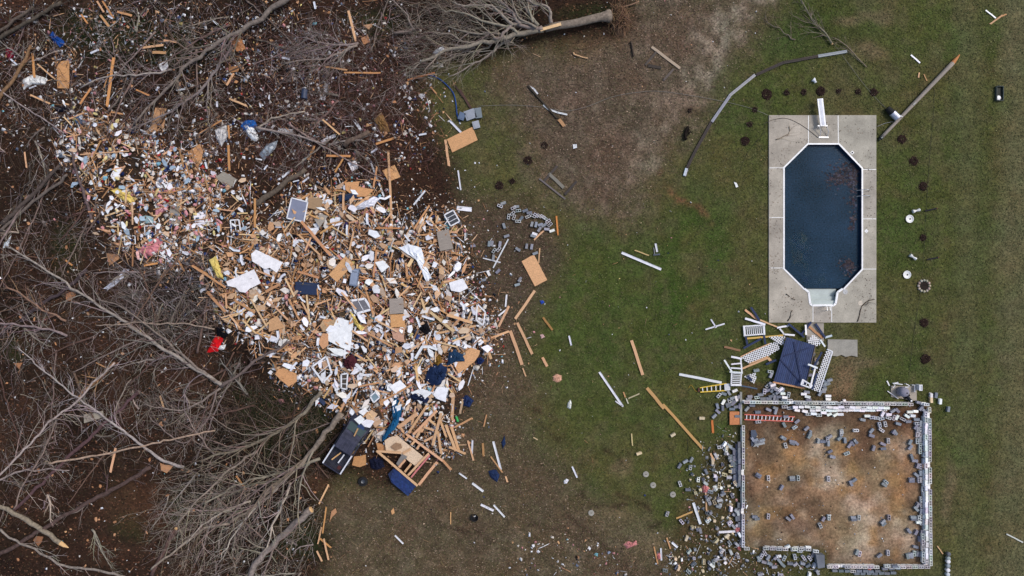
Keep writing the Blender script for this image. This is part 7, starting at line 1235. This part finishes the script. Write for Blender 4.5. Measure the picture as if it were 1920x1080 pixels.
pool_m = inpoly(GX, GY, [(1438,213),(1646,213),(1646,608),(1438,608)]).astype(float); other = np.maximum(pool_m, inpoly(GX, GY, [(1549,634),(1610,634),(1610,672),(1549,672)])); other = np.maximum(other, inpoly(GX, GY, [(1510,604),(1546,604),(1546,642),(1510,642)])); other = np.maximum(other, inpoly(GX, GY, [(1668,721),(1720,721),(1720,753),(1668,753)]))
grassm = np.clip((1 - WOODS) * (1 - pad) - other, 0, 1)
flecks('grass', 'short winter turf of the open lawn', grassm * np.clip(1.1 - soil * .7 - soil3 * .4, 0, 1), 110000, .055, [hx(62,74,36), hx(92,90,56), hx(104,100,70), hx(52,64,30)], .24, .05, True)
flecks('leaves', 'brown leaf litter on the woods floor', np.clip(WOODS - HEAPM * .8, 0, 1), 60000, .065, [hx(70,46,35), hx(100,68,49), hx(34,25,22), hx(46,43,27)], .55, .05)
flecks('leaves', 'brown leaves and straw on the bare soil', np.clip(np.maximum(soil, np.maximum(soil3, soil2)) * (1 - WOODS), 0, 1), 32000, .05, [hx(112,92,78), hx(80,60,50), hx(140,122,104), hx(70,62,44)], .35, .04)
# ---------------------------------------------------------------- labels that single out look-alikes: by look, then by the thing they lie nearest to
ORD = ('nearest', 'second nearest', 'third nearest', 'fourth nearest', 'fifth nearest', 'sixth nearest', 'seventh nearest', 'eighth nearest', 'ninth nearest', 'tenth nearest', 'eleventh nearest', 'twelfth nearest', 'thirteenth nearest', 'fourteenth nearest', 'fifteenth nearest', 'sixteenth nearest', 'seventeenth nearest', 'eighteenth nearest', 'nineteenth nearest', 'twentieth nearest', 'twenty-first nearest', 'twenty-second nearest', 'twenty-third nearest')
bpy.context.view_layer.update()
def slant(o):
    d = o.matrix_world.to_3x3() @ Vector((1, 0, 0)); a = math.degrees(math.atan2(d.y, d.x)) % 180
    return 'level' if a < 20 or a > 160 else 'upright' if 70 < a < 110 else 'rising' if a < 90 else 'falling'
def shade(o):
    r, g, b = o.color[:3]; m = (r + g + b) / 3; sat = max(r, g, b) - min(r, g, b)
    if m < .05: return 'black' if sat < .03 else ('navy' if b > r else 'maroon')
    if sat < .12: return 'white' if m > .6 else 'pale grey' if m > .32 else 'grey'
    if b > r: return 'blue'
    if r > 2.2 * g: return 'red'
    if b > .75 * g: return 'pink'
    return 'pale tan' if m > .42 else 'tan' if m > .25 else 'brown'
def relabel(group, what, marks, look):
    todo = {}
    for o in COL.objects:
        if o.parent is None and o.get('group') in ((group,) if isinstance(group, str) else group):
            p = o.matrix_world.translation
            mk = min(marks, key=lambda k: (W(k[0], k[1]).to_2d() - p.to_2d()).length); key = (look(o), mk[2]); todo.setdefault(key, []).append(((W(mk[0], mk[1]).to_2d() - p.to_2d()).length, o))
    for (lk_, mk), lst in todo.items():
        lst.sort(key=lambda q: q[0])
        for i, (_, o) in enumerate(lst): o['label'] = f"{lk_} {what}, {ORD[min(i, 22)]} {mk}"
HM = [(638,628,'the big bright wall board'),(576,541,'the navy trunk'),(744,775,'the teal carpet'),(760,895,'the navy shingles'),(655,680,'the maroon cushion'),(744,575,'the weathered grey square'),(557,393,'the grey window'),(640,505,'the plain strand board'),(405,645,'the red cloth'),(455,528,'the torn white board'),(500,488,'the ragged white board'),(836,450,'the grey plywood sheet'),(815,700,'the dark jeans'),(675,355,'the ragged strand board'),(782,490,'the white awning'),(875,672,'the heap tip sheet'),(535,708,'the five sided sheet'),(665,520,'the slate appliance'),(680,574,'the white cabinet frame'),(600,692,'the drawer frame'),(700,745,'the framed screen'),(685,380,'the crumpled white sheet'),(797,616,'the black bag'),(858,535,'the slatted board')]
TM = [(230,365,'the yellow batt'),(280,465,'the pink wad'),(377,412,'the white torn board'),(328,400,'the grey door panel'),(218,325,'the white tilted board'),(312,346,'the white bent board'),(118,204,'the black case'),(150,226,'the blue grey cloth'),(365,295,'the torn wedge'),(425,340,'the grey square sheet')]
BMK = [(119,140,'the planked sheet'),(297,227,'the tan sheathing sheet'),(447,80,'the orange scrap'),(106,72,'the blue tarp'),(573,177,'the blue drum'),(668,260,'the short log'),(525,350,'the mossy log'),(313,878,'the leaf shaped scrap'),(132,553,'the sapling scrap'),(176,782,'the grey roof panel'),(70,985,'the snapped trunk'),(583,956,'the sawn butt'),(640,840,'the pickup'),(405,645,'the red cloth'),(415,252,'the grey cloth'),(220,520,'the torn plastic strip'),(713,230,'the root clod'),(306,126,'the white square board'),(20,102,'the maroon cloth'),(310,1030,'the short dark trunk'),(660,50,'the tall stud'),(60,150,'the white cloth')]
PM = [(1440,784,'the red ladder'),(1412,820,'the dark metal sheet'),(1538,1052,'the entrance step'),(1699,743,'the pool pump'),(1746,1062,'the lower lawn corner'),(1394,960,'the straight wall'),(1570,905,'the middle of the pad'),(1640,990,'the low bottom wall'),(1740,900,'the leaning white rows'),(1580,775,'the fallen white rows'),(1520,835,'the upper pad dark patch')]
WM = [(1488,680,'the navy platform'),(1377,784,'the plywood hatch'),(1338,726,'the yellow ladder'),(1380,710,'the standing railing'),(1406,708,'the lattice wedge'),(1541,695,'the lattice strip'),(1306,962,'the bright white trim'),(1261,927,'the grey round lid'),(1224,909,'the pale round lid'),(1322,915,'the pink wad'),(1343,915,'the white bag'),(1538,1052,'the entrance step'),(1420,1030,'the broken low wall'),(1699,743,'the pool pump'),(1775,1050,'the row of pots'),(1001,507,'the strand board sheet'),(1045,424,'the thin orange board'),(847,409,'the drawer unit'),(940,475,'the white rod'),(830,455,'the grey plywood')]
def blook(o):
    up = abs((o.matrix_world.to_3x3() @ Vector((0, 0, 1))).z) > .7; return f"{shade(o)} {'cores-up' if up else 'side-lying'} {slant(o)}"
def dlook(o):
    L = o.scale.x; return f"{'long' if L > 1.3 else 'short' if L < .7 else 'mid-length'} {shade(o)} {slant(o)}"
relabel('loose blocks on the dirt pad', 'concrete block on the pad', PM, blook)
relabel(tuple({o.get('group') for o in COL.objects if o.get('group') and 'block' in o['group'] and 'course' not in o['group'] and 'dirt pad' not in o['group']}), 'concrete block outside the pad', WM, blook)
def flook(o): return shade(o)
relabel('boards in the main heap', 'pine board in the heap', HM, dlook); relabel('boards in the debris trail', 'pine board in the trail', TM, dlook); relabel('boards among the branches', 'pine board in the brush', BMK, dlook)
relabel('fanned studs by the roof piece', 'fanned pine stud', [(760,895,'the navy shingles'),(744,775,'the teal carpet'),(857,785,'the green bottle')], dlook); relabel('scraps in the deck gap', 'scrap stick in the deck gap', [(1531,680,'the grey cover'),(1510,716,'the railing stub')], dlook)
relabel('small wall board pieces in the heap', 'wall board piece in the heap', HM, flook); relabel('small sheathing pieces in the heap', 'sheathing piece in the heap', HM, flook); relabel('vinyl strips in the heap', 'bent vinyl strip in the heap', HM, flook); relabel('vinyl strips in the brush', 'short vinyl strip in the brush', BMK, flook)
relabel('soft scraps in the heap', 'crumpled soft scrap in the heap', HM, flook); relabel('soft scraps in the trail', 'crumpled soft scrap in the trail', TM, flook); relabel('pale pieces in the trail', 'board piece in the trail', TM, flook); relabel('sheathing scraps on the woods floor', 'sheathing scrap on the woods floor', BMK, flook)
relabel('broken branches in the brush', 'broken branch in the brush', BMK, lambda o: 'bare')
relabel('insulation wads in the heap', 'insulation wad in the heap', HM, flook); relabel('insulation wads in the trail', 'insulation wad in the trail', TM, flook)
relabel('sapling poles in the brush', 'sapling pole in the brush', BMK, lambda o: 'thin dark')
relabel('round mulch mounds on the lawn', 'mulch mound on the lawn', [(1541,210,'the diving board'),(1438,177,'the pale edging timbers'),(1675,217,'the transformer'),(1705,411,'the upper birdbath'),(1732,536,'the fire ring'),(1045,345,'the broken bench frame'),(1283,330,'the white kinked edging')], lambda o: 'small round dark')
